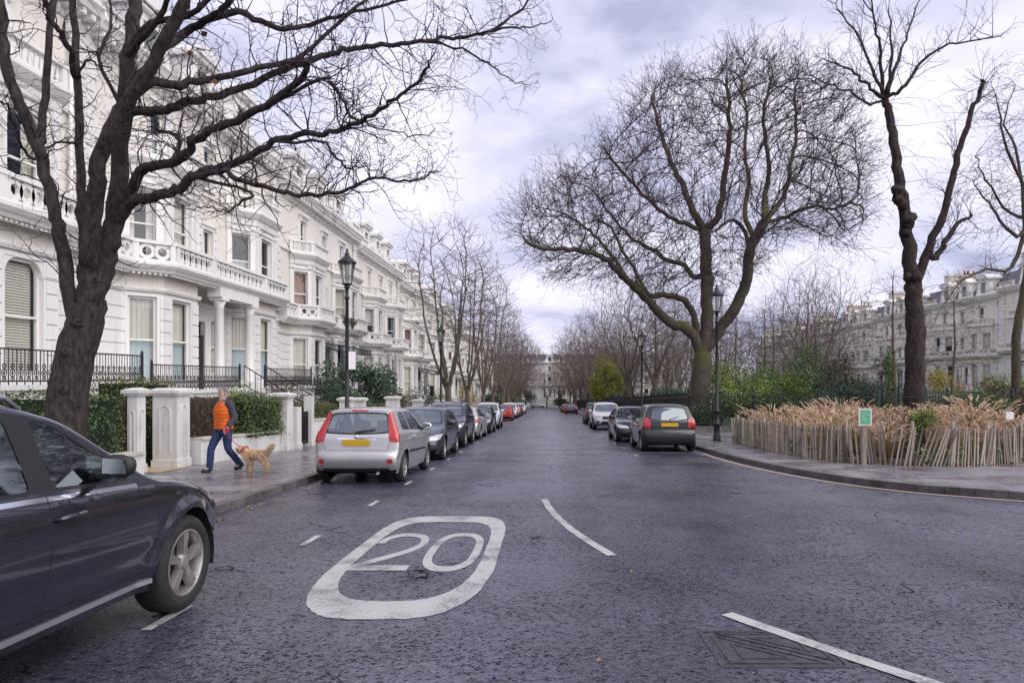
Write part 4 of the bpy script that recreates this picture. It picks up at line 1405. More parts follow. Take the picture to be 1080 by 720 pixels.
def house(label, seed, bridged=True, canopy=False, first_style='ring', shoulder=0.0, dormers=True, ground_style=None, wide=False, detail=True, npots=3):
    rnd = random.Random(seed)
    p = HousePlan.p; L = HousePlan.L
    root = thing('terrace_house', label, 'house')
    A, B = HousePlan.bays
    path = [(0, 0), (0, A[0]), (p, A[1]), (p, A[2]), (0, A[3]), (0, B[0]), (p, B[1]), (p, B[2]), (0, B[3]), (0, L)]
    W = MB()            # 0 white, 1 cream, 2 stucco
    T = MB()            # trim
    GF0, GF1, BAL, ROOF = 2.0, 5.42, 6.1, 13.0
    tz0, tz1 = 2.3, 5.2
    U0, U1 = 6.45, 8.85
    S2 = 9.72
    # --- ground and first floors follow the bays
    for i, (a, b) in enumerate(zip(path, path[1:])):
        d, Lf = norm2(a, b)
        cant = i in (1, 3, 5, 7); front = i in (2, 6); mid = i == 4
        if cant: hw = .43; ops = [(Lf / 2 - hw, Lf / 2 + hw, tz0, tz1)]
        elif front: ops = [(.52, Lf - .52, tz0, tz1)] if (wide or shoulder) else [(Lf / 2 - .62, Lf / 2 + .62, tz0, tz1)]
        elif mid: ops = [(.5, 1.5, GF0 + .01, 4.75), (2.0, 2.85, tz0 + .3, 4.9)]
        else: ops = []
        panel(W, a, b, 0, GF1, ops, 0)
        for j, o in enumerate(ops):
            if mid and j == 0: continue
            window(root, a, b, *o, rnd, style='half' if (cant or front) and ground_style == 'half' else (ground_style if ground_style == 'blind' and front else 'sash'), shoulder=shoulder if front else 0)
        # rusticated courses
        if not mid:
            z = GF0 + .03; spans = []
            t = .012
            for o in ops: spans.append((t, o[0] - .10)); t = o[1] + .10
            spans.append((t, Lf - .012))
            while z < GF1 - .25:
                z2 = z + .40
                for (s0, s1) in spans:
                    if s1 - s0 > .08: W.obox(a, d, s0, s1, -.02, .045, z, z2 - .045, 0)
                z = z2
            for o in ops:       # plain surround
                T.obox(a, d, o[0] - .095, o[0] - .004, -.01, .03, o[2], o[3] + .10); T.obox(a, d, o[1] + .004, o[1] + .095, -.01, .03, o[2], o[3] + .10)
                T.obox(a, d, o[0] - .004, o[1] + .004, -.01, .032, o[3] + .003, o[3] + .10)
        # cream frieze under the balcony
        panel(W, a, b, GF1, BAL, [], 1)
        # first floor
        if cant: hw = .43; ops = [(Lf / 2 - hw, Lf / 2 + hw, U0, U1)]
        elif front: ops = [(.55, Lf - .55, U0, U1)] if shoulder else [(Lf / 2 - .58, Lf / 2 + .58, U0, U1)]
        elif mid: ops = [(Lf / 2 - .42, Lf / 2 + .42, U0 + .1, U1 - .3)]
        else: ops = []
        panel(W, a, b, BAL, S2, ops, 1 if (mid or i in (0, 8)) else 0)
        for o in ops:
            window(root, a, b, *o, rnd, shoulder=shoulder if front else 0)
            T.obox(a, d, o[0] - .12, o[0] - .004, -.01, .06, o[2] - .3, o[3] + .14); T.obox(a, d, o[1] + .004, o[1] + .12, -.01, .06, o[2] - .3, o[3] + .14)
            T.obox(a, d, o[0] - .004, o[1] + .004, -.01, .062, o[3] + .004, o[3] + .14)
            T.obox(a, d, o[0] - .17, o[1] + .17, -.01, .12, o[3] + .145, o[3] + .22)
            if mid:
                for s in range(7):
                    zz_ = o[2] + s * .34
                    T.obox(a, d, o[0] - .36, o[0] - .125, -.01, .05, zz_, zz_ + .26); T.obox(a, d, o[1] + .125, o[1] + .36, -.01, .05, zz_, zz_ + .26)
        if cant or front:       # pilasters at the bay angles
            for t0_, t1_ in ((.03, .24), (Lf - .24, Lf - .03)):
                T.obox(a, d, t0_, t1_, -.01, .08, BAL + .9, S2 - .72)
                T.obox(a, d, t0_ - .02, t1_ + .02, -.01, .12, S2 - .72, S2 - .5)
                T.obox(a, d, t0_ - .02, t1_ + .02, -.01, .11, BAL + .6, BAL + .9)
    # mouldings that follow the bays
    T.sweep(path, [(-.02, GF1 - .06), (.09, GF1 - .06), (.13, GF1 + .02), (.13, GF1 + .08), (-.02, GF1 + .08)])
    bal_path = [(.42, 0), (.42, A[0] - .12), (p + .42, A[1] - .16), (p + .42, A[2] + .16), (.42, A[3] + .12), (.42, B[0] - .12), (p + .42, B[1] - .16), (p + .42, B[2] + .16), (.42, B[3] + .12), (.42, L)]
    if bridged:
        bal_path = bal_path[:4] + bal_path[6:]
    slab = [(-.6, BAL - .12), (.05, BAL - .12), (.10, BAL - .02), (.16, BAL), (.24, BAL + .1), (.24, BAL + .2), (-.6, BAL + .2)]
    segs = [bal_path] if bridged else [bal_path]
    for sg in segs:
        T.sweep(sg, slab)
        pr = MB(); parapet(pr, [(x + .06, y) for x, y in sg], BAL + .2, BAL + .92, first_style)
        pr.build('balcony', 'white_paint', root, fix=True)
    if bridged:
        T.box(.0, p + .3, A[3] - .8, B[0] + .8, BAL + .02, BAL + .1)
    # dentils below the balcony
    if detail:
        for a, b in zip(bal_path, bal_path[1:]):
            d, Lf = norm2(a, b)
            for q in range(int(Lf / .16)):
                T.obox(a, d, q * .16 + .03, q * .16 + .11, -.12, .0, BAL - .2, BAL - .123)
    # second-floor bay roofs with balustrade
    for Q in (A, B):
        bp = [(0, Q[0] + .02), (p, Q[1]), (p, Q[2]), (0, Q[3] - .02)]
        T.sweep(bp, [(-.05, S2 - .45), (.10, S2 - .45), (.12, S2 - .2), (.2, S2 - .14), (.3, S2), (.34, S2 + .06), (.34, S2 + .16), (-.05, S2 + .16)])
        T.poly([(-.02, Q[0], S2 + .163), (p + .05, Q[1], S2 + .163), (p + .05, Q[2], S2 + .163), (-.02, Q[3], S2 + .163)][::-1])
        pr = MB(); parapet(pr, [(0.02, Q[0] - .05), (p + .14, Q[1] - .07), (p + .14, Q[2] + .07), (0.02, Q[3] + .05)], S2 + .165, S2 + .85, 'baluster')
        pr.build('balustrade', 'white_paint', root, fix=True)
    # --- second floor: flat wall
    ops = [(3.85 - .47, 3.85 + .47, 10.25, 12.0), (7.55 - .40, 7.55 + .40, 10.35, 11.9), (11.25 - .47, 11.25 + .47, 10.25, 12.0)]
    a, b = (0, 0), (0, L); d = (0, 1)
    panel(W, a, b, S2, ROOF, ops, 1)
    for o in ops:
        window(root, a, b, *o, rnd)
        T.obox(a, d, o[0] - .17, o[0] - .004, -.01, .07, o[2] - .12, o[3] + .1); T.obox(a, d, o[1] + .004, o[1] + .17, -.01, .07, o[2] - .12, o[3] + .1)
        T.obox(a, d, o[0] - .004, o[1] + .004, -.01, .072, o[3] + .004, o[3] + .14)
        T.obox(a, d, o[0] - .25, o[1] + .25, -.01, .22, o[3] + .22, o[3] + .34)
        T.obox(a, d, o[0] - .2, o[1] + .2, -.01, .14, o[3] + .145, o[3] + .22)
        T.obox(a, d, o[0] - .22, o[1] + .22, -.01, .14, o[2] - .22, o[2] - .124)
        for tt in (o[0] - .15, o[1] + .05):
            T.obox(a, d, tt, tt + .1, .0, .16, o[3] - .08, o[3] + .215)
    T.obox(a, d, 0, L, -.01, .1, S2 + .17, S2 + .3)
    # --- roof cornice with modillions
    C = MB()
    C.sweep([(0, 0), (0, L)], [(-.3, ROOF - .35), (.08, ROOF - .35), (.10, ROOF - .08), (.22, ROOF), (.52, ROOF + .06), (.58, ROOF + .2), (.66, ROOF + .3), (.66, ROOF + .4), (-.3, ROOF + .46)])
    for q in range(int(L / .42)):
        y = .2 + q * .42
        C.box(.095, .48, y, y + .17, ROOF - .14, ROOF + .035)
        if detail: C.box(.095, .2, y + .22, y + .32, ROOF - .3, ROOF - .18)
    C.build('cornice', 'white_paint', root, fix=True)
    # quoined piers at the party walls
    for y0 in (.004, L - .55):
        z = GF0
        q = 0
        while z < ROOF - .5:
            wd = .54 if q % 2 else .40
            ya = y0 if y0 < 1 else L - .004 - wd
            if not (BAL - .2 < z < BAL + .25): W.obox((0, 0), (0, 1), ya, ya + wd, -.02, .075, z, z + .36, 0)
            z += .42; q += 1
    # body of the house behind
    W.poly([(0, 0, 0), (-11, 0, 0), (-11, 0, ROOF + .3), (0, 0, ROOF + .3)][::-1], 2); W.poly([(0, L, 0), (-11, L, 0), (-11, L, ROOF + .3), (0, L, ROOF + .3)], 2)
    W.poly([(-11, 0, 0), (-11, L, 0), (-11, L, ROOF + .3), (-11, 0, ROOF + .3)], 2)
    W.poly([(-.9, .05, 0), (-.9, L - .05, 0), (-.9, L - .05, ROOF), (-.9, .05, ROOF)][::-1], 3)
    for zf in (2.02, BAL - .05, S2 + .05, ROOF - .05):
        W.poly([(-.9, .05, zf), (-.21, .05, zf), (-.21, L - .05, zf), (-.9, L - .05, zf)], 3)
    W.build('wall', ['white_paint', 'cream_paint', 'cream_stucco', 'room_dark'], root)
    T.build('moulding', 'white_paint', root, fix=True)
    # --- mansard and attic
    Rf = MB()
    Rf.hexa([(-.35, 0.02, ROOF + .47), (-.35, L - .02, ROOF + .47), (-10.9, L - .02, ROOF + .47), (-10.9, 0.02, ROOF + .47)][::-1], [(-2.1, 0.02, ROOF + 3.0), (-2.1, L - .02, ROOF + 3.0), (-9.4, L - .02, ROOF + 3.0), (-9.4, 0.02, ROOF + 3.0)][::-1])
    rf = Rf.build('roof', 'slate_roof', root, fix=True)
    if dormers:
        for yc in (3.85, 7.55, 11.25):
            D = MB(); w_ = .95 if yc != 7.55 else .82; z0, z1 = ROOF + .42, ROOF + 2.35
            D.obox((-.15, yc), (0, 1), -w_, -.48, -1.6, 0, z0, z1); D.obox((-.15, yc), (0, 1), .48, w_, -1.6, 0, z0, z1)
            D.obox((-.15, yc), (0, 1), -.479, .479, -1.6, -.0, z0 + 1.62, z1); D.obox((-.15, yc), (0, 1), -.479, .479, -1.6, 0, z0, z0 + .3)
            D.obox((-.15, yc), (0, 1), -w_ - .16, w_ + .16, -1.7, .18, z1 + .002, z1 + .16)
            for sgn in (-1, 1):     # scrolled brackets at the sides
                pts = [(sgn * (w_ + .002), z0), (sgn * (w_ + .5), z0), (sgn * (w_ + .52), z0 + .3), (sgn * (w_ + .3), z0 + .5), (sgn * (w_ + .26), z0 + .95), (sgn * (w_ + .12), z0 + 1.3), (sgn * (w_ + .002), z0 + 1.4)]
                if sgn < 0: pts = pts[::-1]
                D.hexa([(-.62, yc + t, z) for t, z in pts], [(-.2, yc + t, z) for t, z in pts])
            n_ = 9; arc = [((w_ + .14) * math.cos(PI * k / n_), z1 + .162 + .48 * math.sin(PI * k / n_)) for k in range(n_ + 1)]
            D.hexa([(-1.7, yc + t, z) for t, z in arc], [(.14, yc + t, z) for t, z in arc])
            dd = D.build('dormer', 'white_paint', rf, fix=True)
            G = MB(); G.poly([(-.33, yc - .48, z0 + .3), (-.33, yc + .48, z0 + .3), (-.33, yc + .48, z0 + 1.62), (-.33, yc - .48, z0 + 1.62)])
            G.build('dormer_pane', 'window_glass', rf)
        for ya, yb in ((.1, 2.4), (5.3, 6.2), (8.9, 9.8), (12.7, L - .1)):
            Pp = MB(); parapet(Pp, [(.3, ya), (.3, yb)], ROOF + .46, ROOF + 1.05, 'baluster'); Pp.build('roof_balustrade', 'white_paint', root, fix=True)
    # chimney stacks on the party wall
    K = MB(); K.box(-6.2, -2.2, -.02, .95, ROOF + .5, ROOF + 4.3, 0); K.box(-6.3, -2.1, -.1, 1.03, ROOF + 4.3, ROOF + 4.5, 0)
    ch = K.build('chimney', 'cream_stucco', rf)
    for q in range(npots):
        K = MB(); K.lathe([(.13, 0), (.12, .5), (.16, .52), (.16, .62), (.10, .64)], 8, (-5.8 + q * .62 + rnd.uniform(-.1, .1), .45, ROOF + 4.5)); K.build('chimney_pot', 'terracotta', root)
    # --- rainwater pipe by the party wall
    dp = MB(); dp.tube([(.14, L - .75, .2), (.14, L - .75, ROOF - .4)], .055, 8)
    dp.box(.07, .25, L - .87, L - .63, ROOF - .75, ROOF - .45)
    for z in (2.6, 4.6, 7.4, 9.2, 11.2): dp.box(.02, .21, L - .83, L - .67, z, z + .06)
    dp.build('downpipe', 'white_paint', root)
    # --- entrance
    yd0 = A[3] + .5
    dr = MB()
    dr.box(-.12, -.06, yd0 + .02, yd0 + .98, GF0 + .02, GF0 + 2.1); dr.box(-.12, -.04, yd0 + .02, yd0 + .98, GF0 + 2.14, GF0 + 2.2)
    for q in range(2):
        for s in range(2):
            dr.box(-.062, -.045, yd0 + .12 + q * .42, yd0 + .46 + q * .42, GF0 + .2 + s * .95, GF0 + .95 + s * .95)
    do = dr.build('door', 'door_black', root)
    kn = MB(); kn.lathe([(.0, 0), (.03, .01), (.035, .03), (.0, .06)], 8, (-.045, yd0 + .5, GF0 + 1.08), 'x'); kn.build('handle', 'brass', do)
    po = MB()
    for yc in (A[3] + .28, B[0] - .28):
        zb = GF0
        po = MB(); po.box(p + .0, p + .5, yc - .25, yc + .25, zb, zb + .25)
        po.lathe([(.21, zb + .25), (.225, zb + .3), (.19, zb + .36), (.185, zb + 1.3), (.16, BAL - .92), (.19, BAL - .88), (.17, BAL - .82), (.26, BAL - .62)], 16, (p + .25, yc, 0))
        po.box(p - .02, p + .52, yc - .27, yc + .27, BAL - .62, BAL - .505)
        po.build('column', 'white_paint', root, fix=True)
        po = MB(); po.box(-.1, .06, yc - .17, yc + .17, GF0, BAL - .13); po.build('pilaster', 'white_paint', root)
    if bridged: po = MB(); po.box(p - .02, p + .5, A[3] - .12, B[0] + .12, BAL - .50, BAL - .13)
    if bridged: po.build('porch_beam', 'white_paint', root, fix=True)
    if canopy:
        ca = MB(); y0, y1 = A[3] + .1, B[0] - .1
        ca.poly([(.1, y0, 5.2), (2.6, y0, 4.75), (2.6, y1, 4.75), (.1, y1, 5.2)]); ca.poly([(2.6, y0, 4.45), (2.6, y0, 4.75), (2.6, y1, 4.75), (2.6, y1, 4.45)]); ca.poly([(.1, y0, 4.9), (.1, y0, 5.2), (2.6, y0, 4.75), (2.6, y0, 4.45)])
        co = ca.build('canopy', 'canopy_glass', root)
        cf = MB()
        for q in range(5):
            y = y0 + (y1 - y0) * q / 4; cf.tube([(.1, y, 5.22), (2.62, y, 4.77), (2.62, y, 4.43)], .03, 5)
        cf.tube([(2.62, y0, 4.44), (2.62, y1, 4.44)], .04, 5); cf.tube([(2.62, y0, 4.77), (2.62, y1, 4.77)], .03, 5); cf.tube([(.1, y0, 4.9), (2.6, y0, 4.44)], .03, 5)
        cf.build('canopy_frame', 'black_iron', co)
    st_ = MB()
    for q in range(11):
        st_.box(2.0 + q * .29, 2.0 + (q + 1) * .29, A[3] + .55, B[0] - .55, 0, GF0 - q * GF0 / 11.5 - .09)
    st_.build('steps', 'coping_stone', root)
    pd = MB()
    pd.box(-.05, 1.99, 0.01, L - .01, 0.01, GF0 - .06); pd.box(1.7, 2.06, 0.01, A[3] + .5, GF0 - .06, GF0 + .06); pd.box(1.7, 2.06, B[0] - .5, L - .01, GF0 - .06, GF0 + .06)
    pd.build('podium', 'wall_render', root)
    return root


def iron_railing(name, label, L, group, z=2.06):
    """cast-iron front railing: ornamental balusters between rails"""
    t = thing(name, label, 'railing', (0, 0, 0), 0, group)
    m = MB()
    for zz_ in (z + .07, z + .80):
        m.box(-.022, .022, 0, L, zz_, zz_ + .035)
    m.build('rail', 'purple_iron', t)
    b = MB(); n = max(2, int(L / .24))
    for i in range(n + 1):
        y = L * i / n
        b.tube([(0, y, z), (0, y, z + .8)], .013, 5)
        if i < n:
            ym = y + L / n / 2
            if True:
                for rr, zc in ((.075, z + .27), (.05, z + .43), (.05, z + .13)):
                    k = 8; rg_ = [(0, ym + rr * math.cos(2 * PI * q / k), zc + rr * 1.2 * math.sin(2 * PI * q / k)) for q in range(k + 1)]
                    b.tube(rg_, .012, 4, cap=False)
                b.tube([(0, ym, z + .07), (0, ym, z + .8)], .009, 4)
                b.lathe([(.0, z + .22), (.032, z + .27), (.0, z + .33)], 5, (0, ym, 0), cap=False)
    b.build('baluster', 'purple_iron', t)
    for y in (0, L):
        p = MB(); p.box(-.03, .03, y - .03, y + .03, z - .02, z + .9); p.lathe([(.03, z + .9), (.045, z + .93), (.0, z + .99)], 8, (0, y, 0), cap=False)
        p.build('post', 'purple_iron', t)
    return t


HX = -13.9                       # facade line of the left terrace
HY0 = 20.6
def left_base(k): return gz(28) + PV + (0.25 if k < 0 else -0.55 * k)
# ------------------------------------------------------------------ vehicles
def car_paint(name, col, metal=0.35, rough=0.32, dirt=0.0, coat=0.8):
    m, t, b = new_mat(name)
    tcn = N(t, 'ShaderNodeTexCoord')
    no = N(t, 'ShaderNodeTexNoise', inputs={'Scale': 2.2, 'Detail': 7.0, 'Roughness': 0.7})
    mpn = N(t, 'ShaderNodeMapping'); mpn.inputs['Scale'].default_value = (0.45, 1, 2.2)
    t.links.new(tcn.outputs['Object'], mpn.inputs[0]); t.links.new(mpn.outputs[0], no.inputs['Vector'])
    dirtc = (0.20, 0.18, 0.165)
    # road film: thickest low on the body, streaked
    sp = N(t, 'ShaderNodeSeparateXYZ'); t.links.new(tcn.outputs['Object'], sp.inputs[0])
    mr = N(t, 'ShaderNodeMapRange', inputs={1: 0.25, 2: 0.95, 3: 0.55, 4: 0.02}); t.links.new(sp.outputs['Z'], mr.inputs[0])
    mu = N(t, 'ShaderNodeMath', operation='MULTIPLY'); t.links.new(mr.outputs[0], mu.inputs[0])
    rp = ramp(t, [(0.35, (0.25, 0.25, 0.25)), (0.7, (1, 1, 1))]); t.links.new(no.outputs['Fac'], rp.inputs[0]); t.links.new(rp.outputs[0], mu.inputs[1])
    m2 = N(t, 'ShaderNodeMath', operation='MULTIPLY', inputs={1: dirt}); t.links.new(mu.outputs[0], m2.inputs[0])
    mi = N(t, 'ShaderNodeMix', data_type='RGBA'); mi.inputs[6].default_value = (*col, 1); mi.inputs[7].default_value = (*dirtc, 1)
    t.links.new(m2.outputs[0], mi.inputs[0]); t.links.new(mi.outputs[2], b.inputs['Base Color'])
    b.inputs['Metallic'].default_value = metal; b.inputs['Roughness'].default_value = rough
    b.inputs['Coat Weight'].default_value = coat
    cr_ = N(t, 'ShaderNodeMapRange', inputs={1: 0.0, 2: 0.6, 3: 0.04, 4: 0.5}); t.links.new(m2.outputs[0], cr_.inputs[0]); t.links.new(cr_.outputs[0], b.inputs['Coat Roughness'])
    return m


car_paint('paint_dark', (0.042, 0.044, 0.066), 0.75, 0.20, 0.25, 1.0)
car_paint('paint_silver', (0.56, 0.55, 0.54), 0.7, 0.36, 0.45)
car_paint('paint_navy', (0.020, 0.027, 0.048), 0.3, 0.35, 0.35)
car_paint('paint_blue', (0.018, 0.024, 0.060), 0.3, 0.35, 0.25)
car_paint('paint_black', (0.010, 0.010, 0.012), 0.2, 0.25, 0.12)
car_paint('paint_charcoal', (0.045, 0.045, 0.050), 0.4, 0.35, 0.3)
car_paint('paint_white', (0.74, 0.74, 0.74), 0.0, 0.35, 0.3)
car_paint('paint_red', (0.48, 0.022, 0.016), 0.1, 0.35, 0.2)
car_paint('paint_brown', (0.055, 0.045, 0.042), 0.4, 0.35, 0.3)
pm('black_plastic', (0.020, 0.020, 0.021), 0.55, 0.2, 10, 0.05)
pm('seal_black', (0.008, 0.008, 0.009), 0.45, 0.1, 10)
pm('seam_black', (0.003, 0.003, 0.003), 0.8, 0.1, 10)
pm('chrome', (0.78, 0.78, 0.80), 0.12, 0.03, 8, metal=1.0)
pm('mirror_dim', (0.40, 0.42, 0.44), 0.06, 0.03, 8, metal=1.0)
pm('satin_silver', (0.60, 0.60, 0.61), 0.32, 0.06, 8, metal=0.9)
pm('rim_alloy', (0.36, 0.34, 0.32), 0.42, 0.25, 6, metal=0.7)
pm('tyre_rubber', (0.020, 0.019, 0.019), 0.8, 0.35, 8, 0.15, 60)
pm('lens_red', (0.42, 0.012, 0.012), 0.15, 0.2, 20, coat=1.0)
pm('lens_clear', (0.55, 0.56, 0.58), 0.12, 0.25, 18, metal=0.3, coat=1.0)
pm('lens_dark', (0.06, 0.06, 0.065), 0.12, 0.4, 18, metal=0.3, coat=1.0)
pm('plate_yellow', (0.72, 0.44, 0.02), 0.4, 0.06, 8)
pm('plate_white', (0.72, 0.72, 0.70), 0.4, 0.06, 8)
pm('car_interior', (0.018, 0.018, 0.019), 0.8, 0.3, 6)
pm('seat_cloth', (0.045, 0.046, 0.05), 0.85, 0.3, 20)


def cr_curve(P, n=8):
    return [tuple(v) for v in smooth2(P, n)]


def interp(tab, x):
    if x <= tab[0][0]: return tab[0][1]
    for (a, b), (c, d) in zip(tab, tab[1:]):
        if x <= c: return b + (d - b) * (x - a) / (c - a)
    return tab[-1][1]


def cut_poly(bm, faces, poly, ax):
    """cut the faces along the polygon's edges seen along one axis, return the faces inside it"""
    i, j = {'y': (0, 2), 'x': (1, 2), 'z': (0, 1)}[ax]
    x0 = min(p[0] for p in poly) - .005; x1 = max(p[0] for p in poly) + .005; y0 = min(p[1] for p in poly) - .005; y1 = max(p[1] for p in poly) + .005
    def touch(f):
        a = [v.co[i] for v in f.verts]; b = [v.co[j] for v in f.verts]
        return max(a) > x0 and min(a) < x1 and max(b) > y0 and min(b) < y1
    fs = [f for f in faces if f.is_valid and touch(f)]
    for k in range(len(poly)):
        p, q = poly[k], poly[(k + 1) % len(poly)]
        no = [0, 0, 0]; no[i] = q[1] - p[1]; no[j] = -(q[0] - p[0])
        if abs(no[i]) + abs(no[j]) < 1e-7: continue
        co = [0, 0, 0]; co[i] = p[0]; co[j] = p[1]
        ex0, ex1 = min(p[0], q[0]) - .02, max(p[0], q[0]) + .02; ey0, ey1 = min(p[1], q[1]) - .02, max(p[1], q[1]) + .02
        sub, rest = [], []
        for f in fs:
            if not f.is_valid: continue
            a = [v.co[i] for v in f.verts]; b = [v.co[j] for v in f.verts]
            (sub if max(a) > ex0 and min(a) < ex1 and max(b) > ey0 and min(b) < ey1 else rest).append(f)
        if not sub: continue
        geom = list({v for f in sub for v in f.verts}) + list({e for f in sub for e in f.edges}) + sub
        r = bmesh.ops.bisect_plane(bm, geom=geom, dist=1e-5, plane_co=co, plane_no=no)
        fs = rest + [g for g in r['geom'] if isinstance(g, bmesh.types.BMFace)]
    fs = list({f for f in fs if f.is_valid})
    return [f for f in fs if in_poly(f.calc_center_median()[i], f.calc_center_median()[j], poly)]


def rpoly(pts, r=0.04, n=3):
    """polygon with rounded corners"""
    o = []; m = len(pts)
    for k in range(m):
        p = Vector(pts[k]); a = (Vector(pts[k - 1]) - p); b = (Vector(pts[(k + 1) % m]) - p)
        q = min(r, a.length * .45, b.length * .45)
        A = p + a.normalized() * q; B = p + b.normalized() * q
        for s in range(n + 1):
            u = s / n; o.append(tuple(A * (1 - u) ** 2 + p * 2 * u * (1 - u) + B * u * u))
    return o


def grow_poly(pts, d):
    c = Vector((sum(p[0] for p in pts) / len(pts), sum(p[1] for p in pts) / len(pts)))
    return [tuple(Vector(p) + (Vector(p) - c).normalized() * d) for p in pts]


def inset_poly(pts, d):
    """offset inwards edge by edge"""
    m = len(pts); o = []
    area = sum(pts[k][0] * pts[(k + 1) % m][1] - pts[(k + 1) % m][0] * pts[k][1] for k in range(m))
    s = 1 if area > 0 else -1
    for k in range(m):
        a, b, c = Vector(pts[k - 1]), Vector(pts[k]), Vector(pts[(k + 1) % m])
        n1 = Vector((-(b - a).y, (b - a).x)).normalized() * s; n2 = Vector((-(c - b).y, (c - b).x)).normalized() * s
        v = n1 + n2; v = v / max(.35, v.dot(n1)) * d
        o.append(tuple(b + v))
    return o


class Car:
    def __init__(s, spec):
        s.__dict__.update(spec)
        P = cr_curve(s.sil, 7)
        s.P = [(p[0], p[1]) for p in P]; s.b = [max(0.02, p[2]) for p in P]

    def side_y(s, x, z):
        L, W = s.L, s.W
        tr = max(0, 1 - x / 1.1); tf = max(0, 1 - (L - x) / 1.25)
        Wp = W - s.tap_r * tr ** 2.2 - s.tap_f * tf ** 2.2
        zb = interp(s.belt, x); zs = s.sill
        if z < zb:
            t = (zb - z) / (zb - zs)
            y = Wp - .028 * ((.33 - t) / .33) ** 2 if t < .33 else Wp - s.tuck * ((t - .33) / .67) ** 2
            # a shallow crease along the doors
            y -= .012 * math.exp(-((t - .62) / .10) ** 2)
        else:
            h = z - zb
            y = Wp - .028 - s.tumble * h - .10 * h * h - .014 * min(1, h / .03)
        for xw in (s.xr, s.xf):
            d = math.hypot(x - xw, z - s.wr)
            q = 1 - abs(d - (s.wr + .055)) / .12
            if q > 0: y += s.flare * q * q * (3 - 2 * q)
        return y

    def build(s, name, label, group, paint, plate='front', loc=(0, 0, 0), rz=0, fine=False):
        root = thing(name, label, 'car', loc, rz, group)
        P, b = s.P, s.b; n = len(P)
        nor = []
        for i in range(n):
            a = Vector(P[max(0, i - 1)]); c = Vector(P[min(n - 1, i + 1)]); d = (c - a).normalized(); nor.append(Vector((-d.y, d.x)))
        for _ in range(3):
            nor = [(nor[max(0, i - 1)] + nor[i] * 2 + nor[min(n - 1, i + 1)]).normalized() for i in range(n)]
        Q = [Vector(P[i]) - nor[i] * b[i] for i in range(n)]
        Y = [s.side_y(q.x, q.y) for q in Q]
        # ---- strip over the top, from rear bumper to front bumper
        NV = 24 if fine else 18; p = 2.6
        vs_ = [math.sin(PI / 2 * k / (NV // 2)) for k in range(-(NV // 2), NV // 2 + 1)]
        bm = bmesh.new(); grid = []
        lay = bm.faces.layers.int.new('part')     # 0 body; others are regions
        sl = bm.faces.layers.int.new('zone')
        for i in range(n):
            row = []
            for v in vs_:
                off = b[i] * (1 - max(0, 1 - abs(v) ** p) ** (1 / p))
                q = Vector(P[i]) - nor[i] * off
                row.append(bm.verts.new((q.x, Y[i] * v, q.y)))
            grid.append(row)
        strip = []
        for i in range(n - 1):
            for k in range(len(vs_) - 1):
                strip.append(bm.faces.new((grid[i][k], grid[i][k + 1], grid[i + 1][k + 1], grid[i + 1][k])))
        # ---- side skins
        acc = [0.0]
        for i in range(1, n): acc.append(acc[-1] + abs(Q[i].x - Q[i - 1].x) + .03 * abs(Q[i].y - Q[i - 1].y))
        xs0, xs1 = Q[0].x, Q[-1].x; bx = [xs0 + (xs1 - xs0) * a / acc[-1] for a in acc]
        rows = 30 if fine else 22
        sides = {1: [], -1: []}
        for sg in (1, -1):
            prev = None
            for i in range(n):
                col = []
                for k in range(rows + 1):
                    u = k / rows
                    x = Q[i].x + (bx[i] - Q[i].x) * u; z = Q[i].y + (s.sill - Q[i].y) * u
                    y = Y[i] if k == 0 else s.side_y(x, z)
                    if k == 0: col.append(grid[i][-1 if sg > 0 else 0])
                    else: col.append(bm.verts.new((x, sg * y, z)))
                if prev:
                    for k in range(rows):
                        q = (prev[k], prev[k + 1], col[k + 1], col[k])
                        try: sides[sg].append(bm.faces.new(q if sg < 0 else q[::-1]))
                        except ValueError: pass
                prev = col
        bmesh.ops.recalc_face_normals(bm, faces=bm.faces)
        for f in strip: f[sl] = 1
        for f in sides[1]: f[sl] = 2
        for f in sides[-1]: f[sl] = 3
        regs = []         # (name, material, offset)
        def zone(z): return [f for f in bm.faces if f[sl] == z and f[lay] == 0]
        def mark(z, poly, ax, rid, flt=None):
            fs = [f for f in bm.faces if f[sl] == z and f[lay] <= 0]
            if flt: fs = [f for f in fs if flt(f.calc_center_median())]
            r = cut_poly(bm, fs, poly, ax)
            for f in r: f[lay] = rid
            return r
        def region(nm, mat_, off=0.0, split=True):
            regs.append((nm, mat_, off)); return len(regs)
        # black trims are negative ids: -1 seal, -2 plastic, -3 seam, -4 chrome
        def mark_trim(z, poly, ax, tid, flt=None):
            fs = [f for f in bm.faces if f[sl] == z and f[lay] <= 0]
            if flt: fs = [f for f in fs if flt(f.calc_center_median())]
            for f in cut_poly(bm, fs, poly, ax): f[lay] = tid
        # wheel arches
        for z in (2, 3):
            for xw in (s.xr, s.xf):
                r = s.wr + .055
                c = [(xw + r * math.cos(2 * PI * k / 28), s.wr + r * math.sin(2 * PI * k / 28)) for k in range(28)]
                fs = cut_poly(bm, zone(z), c, 'y')
                bmesh.ops.delete(bm, geom=fs, context='FACES')
                if s.arch_trim:
                    c2 = [(xw + (r + s.arch_trim) * math.cos(2 * PI * k / 28), s.wr + (r + s.arch_trim) * math.sin(2 * PI * k / 28)) for k in range(28)]
                    mark_trim(z, c2, 'y', -2)
        if s.sill_trim:
            for z in (2, 3): mark_trim(z, [(s.xr, s.sill - .02), (s.xf, s.sill - .02), (s.xf, s.sill + s.sill_trim), (s.xr, s.sill + s.sill_trim)], 'y', -2)
        for (poly, tid) in s.side_trims:
            for z in (2, 3): mark_trim(z, poly, 'y', tid)
        # side windows
        wid = []
